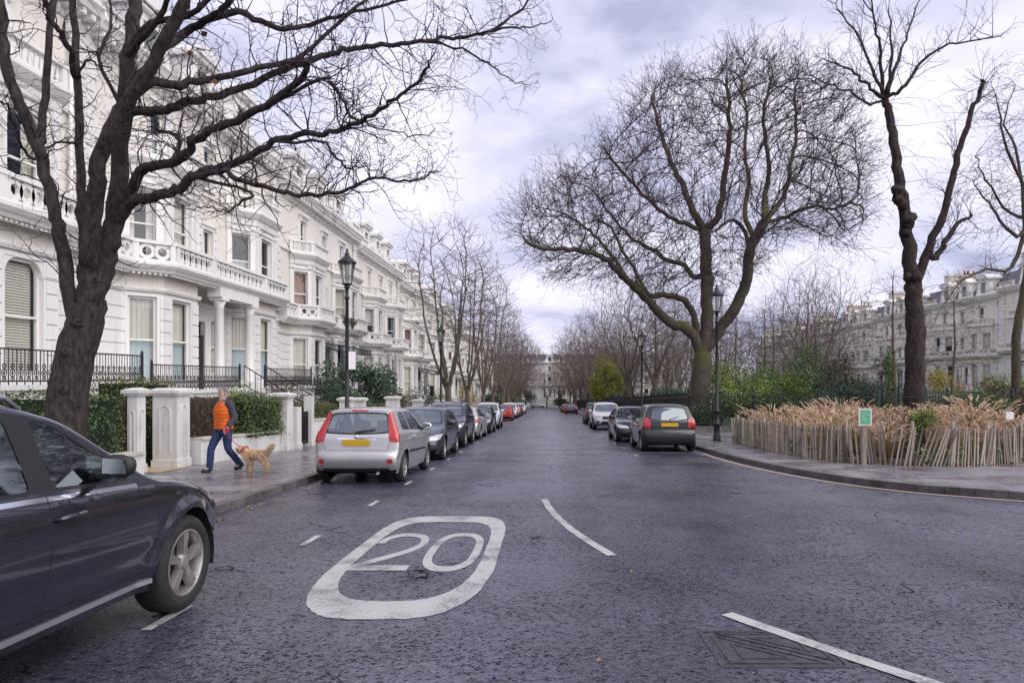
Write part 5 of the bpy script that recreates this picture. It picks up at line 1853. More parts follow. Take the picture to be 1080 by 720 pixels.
        for w_ in s.windows:
            outer = rpoly(w_, .05)
            for z in (2, 3):
                if s.chrome: mark_trim(z, rpoly(inset_poly(w_, -.022), .06), 'y', -4)
                mark_trim(z, outer, 'y', -1)
                rid = region('side_window', 'car_glass', -.004)
                mark(z, rpoly(inset_poly(w_, .022), .04), 'y', rid)
        # windscreen and rear window
        def screen(x0, x1, z0, z1, w0, w1, nm, bow=.03):
            poly = [(-w0, z0), (-w0 * .5, z0 - bow), (0, z0 - bow * 1.3), (w0 * .5, z0 - bow), (w0, z0), (w1, z1), (w1 * .5, z1 + bow * .6), (0, z1 + bow * .8), (-w1 * .5, z1 + bow * .6), (-w1, z1)]
            flt = lambda c: x0 < c.x < x1
            mark_trim(1, rpoly(inset_poly(poly, -.03), .06), 'x', -1, flt)
            rid = region(nm, 'car_glass', -.004); mark(1, rpoly(poly, .06), 'x', rid, flt)
        if s.wind: screen(*s.wind, 'windscreen')
        if s.rear: screen(*s.rear, 'rear_window', bow=s.rear_bow)
        # lamps: (name, material, front polygon (y>0 side), side polygon or None, x range)
        for (nm, mat_, fp, sp_poly, x0, x1) in s.lamps:
            for sg in (1, -1):
                rid = region(nm, mat_, .006)
                if fp:
                    pp = [(y * sg, z) for y, z in fp]
                    pp = pp if sg > 0 else pp[::-1]
                    mark(1, rpoly(pp, .03), 'x', rid, lambda c: x0 < c.x < x1)
                if sp_poly: mark(2 if sg > 0 else 3, rpoly(sp_poly, .03), 'y', rid)
        for (nm, mat_, poly, x0, x1) in s.panels:
            rid = region(nm, mat_, .002); mark(1, rpoly(poly, .03), 'x', rid, lambda c: x0 < c.x < x1)
        for (poly, x0, x1, tid) in s.front_trims:
            mark_trim(1, poly, 'x', tid, lambda c: x0 < c.x < x1)
        for pl in s.seams:
            for q in range(len(pl) - 1):
                a, c = Vector(pl[q]), Vector(pl[q + 1]); d = (c - a).normalized(); nn = Vector((-d.y, d.x)) * s.seam_w
                for z in (2, 3): mark_trim(z, [tuple(a - nn), tuple(c - nn), tuple(c + nn), tuple(a + nn)], 'y', -3)
        for (pl, x0, x1) in s.front_seams:
            for q in range(len(pl) - 1):
                a, c = Vector(pl[q]), Vector(pl[q + 1]); d = (c - a).normalized(); nn = Vector((-d.y, d.x)) * .004
                mark_trim(1, [tuple(a - nn), tuple(c - nn), tuple(c + nn), tuple(a + nn)], 'x', -3, lambda c_: x0 < c_.x < x1)
        bm.normal_update(); bm.verts.index_update()
        vn = {v: v.normal.copy() for v in bm.verts}
        # ---- split into parts
        by = {}
        for f in bm.faces: by.setdefault(f[lay], []).append(f)
        mats_body = [paint, 'seal_black', 'black_plastic', 'seam_black', 'chrome']
        mb = MB(); idx = {}
        for l, fs in by.items():
            if l > 0: continue
            for f in fs:
                ids = []
                for v in f.verts:
                    if v not in idx: idx[v] = mb.vert(v.co)
                    ids.append(idx[v])
                mb.face(ids, -l, True)
        # underside
        mb.poly([(s.xr - .5, -s.W + .12, s.sill + .01), (s.xr - .5, s.W - .12, s.sill + .01), (s.xf + .5, s.W - .12, s.sill + .01), (s.xf + .5, -s.W + .12, s.sill + .01)], 2)
        for e in (0, -1):
            mb.poly([(P[e][0], Y[e] * v * .98, P[e][1] + .002) for v in (-.9, -.5, 0, .5, .9)] + [(s.xr if e == 0 else s.xf, s.W - .15, s.sill + .01), (s.xr if e == 0 else s.xf, -s.W + .15, s.sill + .01)], 2)
        for xw in (s.xr, s.xf):     # arch liners
            for sg in (1, -1):
                r = s.wr + .05; k = 14
                for q in range(k):
                    a0, a1 = -.25 + (PI + .5) * q / k, -.25 + (PI + .5) * (q + 1) / k
                    mb.poly([(xw + r * math.cos(a), sg * yy, s.wr + r * math.sin(a)) for a, yy in ((a0, s.W - .02), (a1, s.W - .02), (a1, s.W - .42), (a0, s.W - .42))], 2)
                mb.poly([(xw + r * math.cos(-.25 + (PI + .5) * q / k), sg * (s.W - .40), s.wr + r * math.sin(-.25 + (PI + .5) * q / k)) for q in range(k + 1)], 2)
        mb.build('body', mats_body, root, sharp=R(50))
        for i, (nm, mat_, off) in enumerate(regs):
            fs = by.get(i + 1)
            if not fs: continue
            g = MB(); ix = {}
            for f in fs:
                ids = []
                for v in f.verts:
                    if v not in ix: ix[v] = g.vert(v.co + vn[v] * off)
                    ids.append(ix[v])
                g.face(ids, 0, True)
            g.build(nm, mat_, root)
        bm.free()
        # ---- wheels
        for xw in (s.xr, s.xf):
            for sg in (1, -1):
                s.wheel(root, xw, sg)
        s.inside(root, fine)
        # mirrors
        for sg in (1, -1):
            m = MB(); x, z = s.mirror; y = s.side_y(x, z) + .02
            mz = s.mirror_size; prof = [(r_ * mz, h_ * mz) for r_, h_ in [(0.02, -.11), (.075, -.10), (.10, -.04), (.10, .03), (.08, .09), (.02, .115)]]
            n0 = len(m.v); m.lathe(prof, 12, (0, 0, 0), 'y', 0)
            for q in range(n0, len(m.v)):
                v = m.v[q]; xx = v[0] * (.9 if v[0] > 0 else .45)
                m.v[q] = (x + xx, sg * (y + .12 + v[1]), z + .03 + v[2] * .85)
            m.tube([(x + .02, sg * (y - .05), z - .03), (x + .02, sg * (y + .06), z - .02)], .035, 6, 1)
            mo = m.build('mirror', [paint if s.mirror_paint else 'black_plastic', 'black_plastic'], root, fix=True)
            g = MB(); g.poly([(x - .047 * mz, sg * (y + .12 + yy * mz), z + .03 + zz_ * mz) for yy, zz_ in ((-.085, -.05), (.085, -.055), (.085, .05), (-.085, .06))]); g.build('mirror_glass', 'mirror_dim', mo)
        for x, z in s.handles:
            for sg in (1, -1):
                h = MB(); y = s.side_y(x, z)
                h.tube([(x - .10, sg * (y + .0), z - .012), (x - .085, sg * (y + .035), z), (x + .085, sg * (y + .038), z + .006), (x + .10, sg * (y + .005), z + .006)], [.014, .016, .016, .013], 7)
                h.build('door_handle', paint if s.handle_paint else 'chrome', root)
        for sg_, (xx, zz_, col, tilt) in s.plates.items():
            pl = MB(); hw, hh = .26, .056
            dirx = 1 if sg_ == 'front' else -1
            tx = math.sin(tilt); 
            pts = [(xx + dirx * .012 - dirx * tx * dz, y, zz_ + dz) for y, dz in ((-hw, -hh), (hw, -hh), (hw, hh), (-hw, hh))]
            pl.hexa([(x - dirx * .014, y, z) for x, y, z in pts], pts)
            pl.build('number_plate', col, root, fix=True)
        for (nm, mat_, fn) in s.extras:
            e = MB(); fn(e, s); e.build(nm, mat_, root, fix=True)
        return root

    def wheel(s, root, xw, sg):
        t = MB(); r = s.wr; wd = s.tw; yo = s.W - .015; ri = s.rim_r
        prof = [(ri - .01, -wd / 2 + .02), (ri + .02, -wd / 2), (r - .05, -wd / 2 - .008), (r - .015, -wd / 2 + .018), (r, -wd / 2 + .05), (r, wd / 2 - .05), (r - .015, wd / 2 - .018), (r - .05, wd / 2 + .008), (ri + .02, wd / 2), (ri - .01, wd / 2 - .02)]
        t.lathe(prof, 36, (0, 0, 0), 'y', cap=False)
        cy_ = sg * (yo - wd / 2)
        M = Matrix.Translation((xw, cy_, r)); t.xform(M)
        w_ = t.build('wheel', 'tyre_rubber', root, fix=True)
        m = MB()
        m.lathe([(ri, wd / 2 - .012), (ri - .012, wd / 2 - .006), (ri - .022, wd / 2 - .02), (ri - .03, wd / 2 - .10)], 36, (0, 0, 0), 'y', cap=False)
        m.lathe([(ri - .03, wd / 2 - .11), (.02, wd / 2 - .112)], 24, (0, 0, 0), 'y', 1, cap=False)
        m.lathe([(.15, wd / 2 - .095), (.15, wd / 2 - .088), (.04, wd / 2 - .086)], 20, (0, 0, 0), 'y', 2, cap=False)
        m.lathe([(.075, wd / 2 - .07), (.07, wd / 2 - .028), (.03, wd / 2 - .022), (.001, wd / 2 - .022)], 16, (0, 0, 0), 'y', cap=False)
        ns = s.spokes
        for k in range(ns):
            a = 2 * PI * k / ns + .3; ca, sa = math.cos(a), math.sin(a)
            wi, wo = s.spoke_w
            def pt(rad, tang, y): return (ca * rad - sa * tang, y, sa * rad + ca * tang)
            y1, y0 = wd / 2 - .024, wd / 2 - .075
            bot = [pt(.06, -wi, y0), pt(.06, wi, y0), pt(ri - .018, wo, y0 + .01), pt(ri - .018, -wo, y0 + .01)]
            top = [pt(.06, -wi * .75, y1), pt(.06, wi * .75, y1), pt(ri - .018, wo * .8, y1 + .006), pt(ri - .018, -wo * .8, y1 + .006)]
            m.hexa(bot, top, 0, False)
        if sg < 0:
            m.v = [(x, -y, z) for x, y, z in m.v]
        m.xform(M)
        m.build('rim', ['rim_alloy', 'seal_black', 'cast_iron'], w_, fix=True)

    def inside(s, root, fine):
        m = MB(); xd = s.cowl_x
        zb = interp(s.belt, xd) - .05
        m.box(xd - .45, xd - .02, -s.W + .14, s.W - .14, s.sill + .15, zb)
        m.box(s.seat_x[0] - .7, xd, -s.W + .16, s.W - .16, s.sill + .02, s.sill + .06)
        m.build('dashboard', 'car_interior', root)
        for x in s.seat_x:
            for y in ((-.36, .36) if x == s.seat_x[-1] else (-.38, .0, .38)):
                c = MB(); z0 = s.sill + .18; wd = .25 if x == s.seat_x[-1] else .2
                c.hexa([(x, y - wd, z0), (x + .5, y - wd, z0), (x + .5, y + wd, z0), (x, y + wd, z0)], [(x, y - wd, z0 + .17), (x + .5, y - wd * .95, z0 + .2), (x + .5, y + wd * .95, z0 + .2), (x, y + wd, z0 + .17)])
                top = s.seat_top
                c.hexa([(x - .08, y - wd, z0 + .1), (x + .08, y - wd, z0 + .12), (x + .08, y + wd, z0 + .12), (x - .08, y + wd, z0 + .1)], [(x - .26, y - wd * .8, top), (x - .15, y - wd * .8, top), (x - .15, y + wd * .8, top), (x - .26, y + wd * .8, top)])
                c.hexa([(x - .26, y - .13, top + .04), (x - .17, y - .13, top + .04), (x - .17, y + .13, top + .04), (x - .26, y + .13, top + .04)], [(x - .28, y - .11, top + .2), (x - .2, y - .11, top + .2), (x - .2, y + .11, top + .2), (x - .28, y + .11, top + .2)])
                c.build('seat', 'seat_cloth', root, fix=True)
        sw = MB(); cx_, cy_, cz = xd - .62, -.36, zb + .03
        ring_ = [(cx_ + .18 * .35 * math.cos(a), cy_ + .18 * math.sin(a), cz + .18 * .93 * math.cos(a)) for a in [2 * PI * k / 20 for k in range(21)]]
        sw.tube(ring_, .016, 6, cap=False); sw.tube([(cx_, cy_ - .17, cz), (cx_ + .01, cy_, cz), (cx_, cy_ + .17, cz)], .018, 5); sw.tube([(cx_, cy_, cz), (cx_ + .3, cy_, cz - .12)], .035, 6)
        sw.build('steering_wheel', 'car_interior', root)


BASE = dict(tap_r=.07, tap_f=.12, tuck=.07, flare=.022, tumble=.42, arch_trim=0, sill_trim=0, chrome=False, side_trims=[], panels=[], front_trims=[], seams=[], front_seams=[], seam_w=.004,
            extras=[], handles=[], handle_paint=True, mirror_paint=True, mirror_size=1.0, spokes=5, spoke_w=(.035, .05), rear_bow=.02, tw=.21, rim_r=.2, plates={}, lamps=[], wind=None, rear=None)


def spec(**k):
    d = dict(BASE); d.update(k); return d


def wiper(x0, z0, x1, z1, y0, y1):
    def fn(m, s): m.tube([(x0, y0, z0), (x1, y1, z1)], .011, 5)
    return fn


def rails(x0, x1, zoff=0.03, y=None, sides=(1, -1)):
    def fn(m, s):
        def rz(x): return max(p[1] for p in s.P if abs(p[0] - x) < .12)
        for sg in sides:
            yy = y or .56
            pts = [(x0, sg * yy, rz(x0) - .04)] + [(x0 + (x1 - x0) * u, sg * yy, rz(x0 + (x1 - x0) * u) + zoff - .045) for u in (.06, .3, .5, .7, .94)] + [(x1, sg * yy, rz(x1) - .05)]
            m.tube(pts, .016, 6)
    return fn


# --- five-door hatchback with tall tail lamps (silver, seen from behind)
HATCH = spec(L=3.92, W=.845, sill=.20, wr=.295, xr=.62, xf=3.11, tumble=.40, tap_r=.05,
    sil=[(.10, .24, .10), (.035, .33, .12), (.0, .45, .13), (.01, .56, .13), (.055, .63, .11), (.075, .72, .09), (.10, .88, .07), (.14, .96, .06), (.25, 1.18, .055), (.345, 1.375, .05), (.37, 1.415, .05), (.62, 1.45, .06), (1.1, 1.475, .07), (1.6, 1.47, .07), (2.05, 1.41, .07), (2.25, 1.35, .07), (2.62, 1.17, .07), (2.98, .985, .07), (3.2, .935, .08), (3.5, .86, .11), (3.72, .76, .16), (3.85, .62, .2), (3.90, .48, .22), (3.88, .33, .2), (3.80, .22, .16)],
    belt=[(0, .98), (1.0, .96), (3.0, .90), (3.92, .78)],
    windows=[[(.62, 1.03), (1.22, 1.0), (1.22, 1.37), (.85, 1.375), (.68, 1.30)], [(1.31, 1.0), (2.62, .955), (2.38, 1.16), (2.05, 1.345), (1.75, 1.375), (1.31, 1.375)]],
    wind=(2.15, 3.05, 1.02, 1.33, .66, .56), rear=(.1, .42, 1.0, 1.33, .60, .52),
    lamps=[('tail_light', 'lens_red', [(.63, .80), (.90, .80), (.90, 1.37), (.545, 1.37), (.60, 1.0)], [(.0, .80), (.20, .82), (.28, 1.0), (.42, 1.33), (.3, 1.4), (.1, 1.2)], -.1, .5),
           ('headlight', 'lens_clear', [(.42, .64), (.9, .66), (.9, .84), (.50, .80)], [(3.45, .78), (3.9, .60), (3.9, .75), (3.55, .88)], 3.3, 4.0),
           ('fog_light', 'lens_red', [(.60, .40), (.70, .40), (.70, .49), (.60, .49)], None, -.1, .2)],
    panels=[('brake_light', 'lens_red', [(-.17, 1.385), (.17, 1.385), (.15, 1.43), (-.15, 1.43)], .3, .5), ('grille', 'black_plastic', [(-.4, .36), (.4, .36), (.45, .5), (-.45, .5)], 3.5, 4.0)],
    front_trims=[([(-.66, .23), (.66, .23), (.62, .31), (-.62, .31)], -.1, .2, -2), ([(-.38, .855), (.38, .855), (.36, .885), (-.36, .885)], -.1, .3, -4)],
    side_trims=[([(.98, .55), (2.75, .52), (2.75, .565), (.98, .6)], -2)],
    seams=[[(1.26, .24), (1.24, .95), (1.26, 1.39)], [(2.72, .24), (2.75, .60), (2.68, .95)], [(.55, .61), (.28, .66)]],
    front_seams=[([(-.63, .78), (-.60, .645), (.60, .645), (.63, .78)], -.1, .3)],
    mirror=(2.52, 1.0), handles=[(1.42, .87)], cowl_x=2.9, seat_x=(.9, 1.85), seat_top=1.0, tw=.19, rim_r=.2, spokes=9, spoke_w=(.018, .026),
    plates={'rear': (.065, .795, 'plate_yellow', -.12), 'front': (3.90, .48, 'plate_white', .05)},
    extras=[('wiper', 'black_plastic', wiper(.13, .99, .16, 1.05, .05, -.34)), ('badge', 'chrome', lambda m, s: m.lathe([(.001, -.012), (.035, -.01), (.04, 0), (.001, .01)], 14, (.09, 0, .905), 'x')),
            ('exhaust', 'satin_silver', lambda m, s: m.tube([(.03, -.42, .21), (.4, -.42, .22)], .025, 8))])
# --- large estate-bodied SUV parked in the foreground
def chrome_strip(x0, x1, z, sides=(1, -1)):
    def fn(m, s):
        for sg in sides:
            k = 14
            for q in range(k):
                xa, xb = x0 + (x1 - x0) * q / k, x0 + (x1 - x0) * (q + 1) / k
                ya, yb = s.side_y(xa, z), s.side_y(xb, z)
                m.hexa([(xa, sg * (ya - .01), z - .018), (xb, sg * (yb - .01), z - .018), (xb, sg * (yb + .012), z - .018), (xa, sg * (ya + .012), z - .018)],
                       [(xa, sg * (ya - .01), z + .018), (xb, sg * (yb - .01), z + .018), (xb, sg * (yb + .012), z + .014), (xa, sg * (ya + .012), z + .014)])
    return fn


SUV = spec(L=4.63, W=.94, sill=.27, wr=.365, xr=.98, xf=3.78, tumble=.36, tap_r=.06, tap_f=.17, rim_r=.252, tw=.235, tuck=.10, flare=.030, seam_w=.0035, side_trims=[([(.6, 1.082), (1.2, 1.068), (3.14, 1.022), (3.14, 1.046), (2.2, 1.07), (.6, 1.108)], -4), ([(2.25, 1.088), (2.40, 1.084), (2.40, 1.535), (2.25, 1.535)], -1)],
    sil=[(.12, .34, .12), (.03, .45, .16), (.0, .60, .16), (.04, .78, .14), (.08, .95, .1), (.16, 1.10, .08), (.40, 1.38, .07), (.52, 1.54, .06), (.60, 1.60, .06), (1.0, 1.635, .08), (1.6, 1.655, .09), (2.2, 1.63, .09), (2.55, 1.565, .09), (2.75, 1.49, .09), (3.05, 1.30, .09), (3.36, 1.115, .09), (3.6, 1.075, .10), (3.95, 1.025, .13), (4.3, .935, .19), (4.50, .83, .25), (4.60, .68, .28), (4.63, .52, .28), (4.58, .38, .24), (4.46, .30, .2)],
    belt=[(0, 1.08), (1.2, 1.06), (3.3, 1.03), (4.0, .97), (4.63, .86)],
    windows=[[(.62, 1.13), (1.16, 1.11), (1.16, 1.49), (.85, 1.47)], [(1.24, 1.11), (2.26, 1.085), (2.26, 1.525), (1.24, 1.52)], [(2.39, 1.085), (3.12, 1.065), (3.02, 1.17), (2.66, 1.425), (2.52, 1.50), (2.39, 1.52)]],
    wind=(2.6, 3.45, 1.15, 1.47, .72, .62), rear=(.1, .6, 1.13, 1.5, .64, .55),
    lamps=[('tail_light', 'lens_red', [(.5, .85), (.9, .85), (.9, 1.05), (.5, 1.05)], [(.05, .85), (.35, .87), (.3, 1.04), (.05, 1.04)], -.1, .4),
           ('headlight', 'lens_dark', [(.42, .66), (.95, .70), (.95, .92), (.46, .80)], [(4.25, .80), (4.62, .66), (4.62, .84), (4.3, .93)], 4.0, 4.7)],
    panels=[('grille', 'black_plastic', [(-.35, .45), (.35, .45), (.42, .82), (-.42, .82)], 4.2, 4.7)],
    seams=[[(2.32, .42), (2.33, 1.07)], [(3.28, .42), (3.36, .70), (3.34, 1.02)], [(1.22, 1.0), (1.45, .72), (1.5, .42)], [(1.5, .42), (3.28, .42)], [(3.34, 1.02), (3.9, .985), (4.3, .90)]],
    mirror=(2.80, 1.165), mirror_size=.86, handles=[(2.46, .94), (1.42, .95)], cowl_x=3.3, seat_x=(1.35, 2.25), seat_top=1.18, spokes=5, spoke_w=(.030, .046), mirror_paint=False,
    plates={}, extras=[('side_strip', 'satin_silver', chrome_strip(1.38, 3.34, .345, (1,))), ('side_strip', 'satin_silver', chrome_strip(1.38, 3.34, .345, (-1,))), ('roof_rail', 'satin_silver', rails(.7, 2.5, .05, .60, (1,))), ('roof_rail', 'satin_silver', rails(.7, 2.5, .05, .60, (-1,)))])

# --- compact SUV
SUVC = spec(L=4.40, W=.90, sill=.26, wr=.345, xr=.88, xf=3.52, tumble=.36, tap_r=.06, tap_f=.16, rim_r=.235, tw=.22, tuck=.09, flare=.028, arch_trim=.05, sill_trim=.10, 
    sil=[(.10, .32, .12), (.02, .42, .15), (.0, .58, .15), (.03, .76, .13), (.07, .95, .1), (.14, 1.10, .08), (.30, 1.36, .07), (.38, 1.50, .06), (.46, 1.56, .06), (.9, 1.60, .08), (1.6, 1.615, .09), (2.1, 1.58, .09), (2.42, 1.50, .09), (2.62, 1.41, .09), (2.9, 1.24, .09), (3.15, 1.09, .09), (3.4, 1.05, .10), (3.75, .99, .13), (4.10, .91, .18), (4.28, .80, .23), (4.37, .66, .26), (4.40, .50, .26), (4.35, .36, .22), (4.24, .28, .2)],
    belt=[(0, 1.06), (1.2, 1.03), (3.1, .99), (3.8, .94), (4.40, .83)],
    windows=[[(.5, 1.13), (1.06, 1.09), (1.06, 1.45), (.7, 1.43)], [(1.14, 1.08), (2.04, 1.05), (2.04, 1.48), (1.14, 1.475)], [(2.14, 1.05), (2.95, 1.03), (2.85, 1.14), (2.52, 1.36), (2.38, 1.44), (2.14, 1.475)]],
    wind=(2.42, 3.25, 1.12, 1.42, .70, .60), rear=(.1, .5, 1.12, 1.47, .62, .54),
    lamps=[('tail_light', 'lens_red', [(.5, .88), (.9, .88), (.9, 1.06), (.52, 1.06)], [(.02, .88), (.38, .9), (.3, 1.05), (.05, 1.05)], -.1, .4),
           ('headlight', 'lens_clear', [(.40, .70), (.95, .72), (.95, .88), (.46, .79)], [(4.0, .76), (4.39, .66), (4.39, .82), (4.05, .90)], 3.8, 4.5),
           ('fog_light', 'lens_dark', [(.52, .40), (.72, .42), (.72, .52), (.55, .50)], None, 4.0, 4.5)],
    panels=[('grille', 'black_plastic', [(-.36, .60), (.36, .60), (.38, .78), (-.38, .78)], 4.1, 4.5), ('lower_grille', 'black_plastic', [(-.46, .33), (.46, .33), (.42, .50), (-.42, .50)], 4.1, 4.5)],
    front_trims=[([(-.7, .34), (.7, .34), (.68, .46), (-.68, .46)], -.1, .3, -2), ([(-.34, .685), (.34, .685), (.34, .70), (-.34, .70)], 4.1, 4.5, -4)],
    seams=[[(2.09, .37), (2.09, 1.04)], [(3.02, .37), (3.05, .7), (3.02, .99)], [(1.1, .95), (1.3, .7), (1.35, .37)]],
    front_seams=[([(-.66, .92), (-.64, .62), (.64, .62), (.66, .92)], -.1, .3)],
    mirror=(2.78, 1.06), handles=[(2.25, .90), (1.3, .92)], cowl_x=3.1, seat_x=(1.2, 2.1), seat_top=1.12, spokes=5,
    plates={'front': (4.385, .55, 'plate_white', .02), 'rear': (.035, .78, 'plate_yellow', -.1)}, extras=[('roof_rail', 'black_plastic', rails(.6, 2.3, .04, .56, (1,))), ('roof_rail', 'black_plastic', rails(.6, 2.3, .04, .56, (-1,)))])

# --- family hatchback seen from the front
FAMILY = spec(L=4.26, W=.895, sill=.19, wr=.315, xr=.78, xf=3.42, tumble=.40, tap_f=.17, tap_r=.06, rim_r=.218, tuck=.085,
    sil=[(.10, .25, .12), (.02, .36, .15), (.0, .50, .15), (.03, .68, .13), (.07, .85, .1), (.15, .98, .08), (.38, 1.24, .07), (.50, 1.36, .06), (.60, 1.40, .06), (1.0, 1.44, .07), (1.6, 1.455, .08), (2.05, 1.42, .08), (2.30, 1.34, .08), (2.6, 1.19, .08), (3.02, .965, .08), (3.3, .91, .09), (3.7, .83, .13), (4.02, .73, .19), (4.18, .62, .24), (4.25, .50, .26), (4.25, .38, .25), (4.20, .27, .22), (4.10, .21, .18)],
    belt=[(0, .97), (1.2, .94), (3.0, .89), (3.7, .82), (4.26, .70)],
    windows=[[(.62, 1.03), (1.02, .99), (1.02, 1.30), (.8, 1.27)], [(1.09, .985), (1.98, .955), (1.98, 1.34), (1.09, 1.33)], [(2.06, .955), (2.84, .93), (2.72, 1.03), (2.40, 1.22), (2.26, 1.30), (2.06, 1.34)]],
    wind=(2.25, 3.12, 1.0, 1.32, .68, .58), rear=(.12, .55, 1.02, 1.32, .60, .52),
    lamps=[('tail_light', 'lens_red', [(.42, .72), (.9, .72), (.9, .90), (.46, .90)], [(.02, .72), (.36, .74), (.28, .89), (.05, .9)], -.1, .4),
           ('headlight', 'lens_clear', [(.42, .54), (.95, .58), (.95, .74), (.48, .64)], [(3.85, .62), (4.25, .52), (4.25, .66), (3.9, .75)], 3.6, 4.4),
           ('fog_light', 'lens_dark', [(.52, .32), (.70, .34), (.70, .43), (.55, .41)], None, 3.9, 4.4)],
    panels=[('grille', 'black_plastic', [(-.36, .555), (.36, .555), (.38, .62), (-.38, .62)], 4.0, 4.4), ('lower_grille', 'black_plastic', [(-.46, .25), (.46, .25), (.42, .40), (-.42, .40)], 4.0, 4.4)],
    front_trims=[([(-.64, .24), (.64, .24), (.6, .34), (-.6, .34)], -.1, .3, -2)],
    seams=[[(2.02, .25), (2.02, .95)], [(2.90, .25), (2.94, .6), (2.90, .90)], [(1.02, .9), (1.2, .62), (1.24, .25)]],
    front_seams=[([(-.66, .86), (-.62, .55), (.62, .55), (.66, .86)], -.1, .3)],
    mirror=(2.70, .97), handles=[(2.18, .83), (1.24, .85)], cowl_x=2.95, seat_x=(1.1, 2.0), seat_top=1.02,
    plates={'front': (4.255, .47, 'plate_white', .0), 'rear': (.035, .70, 'plate_yellow', -.1)})

# --- long low estate / saloon
SALOON = spec(L=4.62, W=.90, sill=.18, wr=.322, xr=.95, xf=3.78, tumble=.44, tap_f=.17, tap_r=.09, rim_r=.225, tuck=.085,
    sil=[(.10, .25, .13), (.02, .36, .17), (.0, .50, .17), (.03, .68, .15), (.07, .84, .12), (.14, .95, .09), (.42, 1.20, .08), (.60, 1.33, .07), (.74, 1.37, .07), (1.2, 1.41, .08), (1.8, 1.425, .09), (2.2, 1.40, .09), (2.5, 1.32, .09), (2.8, 1.17, .09), (3.22, .96, .09), (3.6, .90, .10), (4.0, .83, .14), (4.34, .73, .2), (4.52, .62, .25), (4.60, .50, .27), (4.61, .38, .26), (4.56, .27, .22), (4.46, .2, .18)],
    belt=[(0, .95), (1.2, .92), (3.2, .88), (4.0, .80), (4.62, .68)],
    windows=[[(.66, 1.0), (1.2, .97), (1.2, 1.27), (.95, 1.25)], [(1.27, .965), (2.18, .94), (2.18, 1.31), (1.27, 1.295)], [(2.26, .94), (3.04, .92), (2.92, 1.01), (2.62, 1.18), (2.46, 1.28), (2.26, 1.31)]],
    wind=(2.45, 3.32, .99, 1.30, .68, .57), rear=(.12, .64, 1.0, 1.29, .60, .52), chrome=True,
    lamps=[('tail_light', 'lens_red', [(.40, .72), (.9, .72), (.9, .90), (.44, .88)], [(.02, .72), (.42, .74), (.32, .88), (.05, .89)], -.1, .45),
           ('headlight', 'lens_clear', [(.42, .56), (.95, .58), (.95, .73), (.46, .65)], [(4.2, .62), (4.6, .52), (4.6, .65), (4.25, .74)], 3.9, 4.7)],
    panels=[('grille', 'black_plastic', [(-.30, .34), (.30, .34), (.36, .64), (-.36, .64)], 4.3, 4.7), ('air_intake', 'black_plastic', [(.44, .27), (.70, .30), (.68, .42), (.46, .40)], 4.2, 4.7), ('air_intake', 'black_plastic', [(-.70, .30), (-.44, .27), (-.46, .40), (-.68, .42)], 4.2, 4.7)],
    front_trims=[([(-.62, .24), (.62, .24), (.6, .32), (-.6, .32)], -.1, .3, -2)],
    seams=[[(2.22, .25), (2.22, .93)], [(3.1, .25), (3.14, .6), (3.1, .89)], [(1.2, .86), (1.4, .62), (1.45, .25)]],
    front_seams=[([(-.66, .86), (-.62, .55), (.62, .55), (.66, .86)], -.1, .3)],
    mirror=(2.9, .96), handles=[(2.36, .82), (1.42, .84)], cowl_x=3.15, seat_x=(1.25, 2.2), seat_top=.98,
    plates={'front': (4.615, .45, 'plate_white', .0), 'rear': (.035, .66, 'plate_yellow', -.1)})

# --- short dark hatchback on the right, seen from behind
SHORT = spec(L=3.70, W=.85, sill=.20, wr=.30, xr=.56, xf=2.90, tumble=.38, tap_r=.05, tap_f=.14, rim_r=.20, tw=.19, arch_trim=.02,
    sil=[(.08, .26, .10), (.02, .36, .12), (.0, .48, .13), (.02, .60, .12), (.07, .68, .10), (.075, .80, .08), (.085, .92, .07), (.12, .99, .06), (.24, 1.24, .055), (.30, 1.38, .05), (.36, 1.43, .05), (.62, 1.465, .06), (1.1, 1.49, .07), (1.6, 1.475, .08), (1.95, 1.41, .08), (2.15, 1.33, .08), (2.5, 1.14, .08), (2.82, .98, .08), (3.05, .93, .09), (3.35, .84, .13), (3.55, .73, .18), (3.66, .60, .22), (3.70, .46, .22), (3.67, .33, .2), (3.60, .24, .16)],
    belt=[(0, .99), (1.0, .97), (2.8, .91), (3.70, .78)],
    windows=[[(.50, 1.05), (1.1, 1.02), (1.1, 1.39), (.66, 1.36)], [(1.19, 1.01), (2.5, .96), (2.28, 1.16), (1.98, 1.34), (1.65, 1.385), (1.19, 1.39)]],
    wind=(2.05, 2.9, 1.02, 1.31, .66, .56), rear=(.08, .42, 1.02, 1.34, .58, .48), rear_bow=.035,
    lamps=[('tail_light', 'lens_red', [(.565, .74), (.90, .74), (.90, 1.04), (.66, 1.06), (.58, .98)], [(.0, .74), (.26, .78), (.24, .98), (.08, 1.04)], -.1, .3),
           ('headlight', 'lens_clear', [(.42, .60), (.9, .64), (.9, .84), (.50, .78)], [(3.2, .74), (3.7, .58), (3.7, .73), (3.3, .84)], 3.1, 3.8)],
    panels=[('grille', 'black_plastic', [(-.4, .36), (.4, .36), (.45, .5), (-.45, .5)], 3.3, 3.8)],
    front_trims=[([(-.74, .26), (.74, .26), (.80, .52), (-.80, .52)], -.1, .2, -2)],
    seams=[[(1.14, .24), (1.12, .96), (1.14, 1.4)], [(2.5, .24), (2.52, .60), (2.46, .95)]],
    front_seams=[([(-.56, .98), (-.56, .62), (.56, .62), (.56, .98)], -.1, .3)],
    mirror=(2.42, 1.0), handles=[(1.30, .87)], cowl_x=2.75, seat_x=(.85, 1.75), seat_top=1.02, mirror_paint=False,
    plates={'rear': (.06, .84, 'plate_yellow', -.05)},
    extras=[('wiper', 'black_plastic', wiper(.12, .995, .17, 1.08, .0, -.30))])


TILT = math.atan(SL)


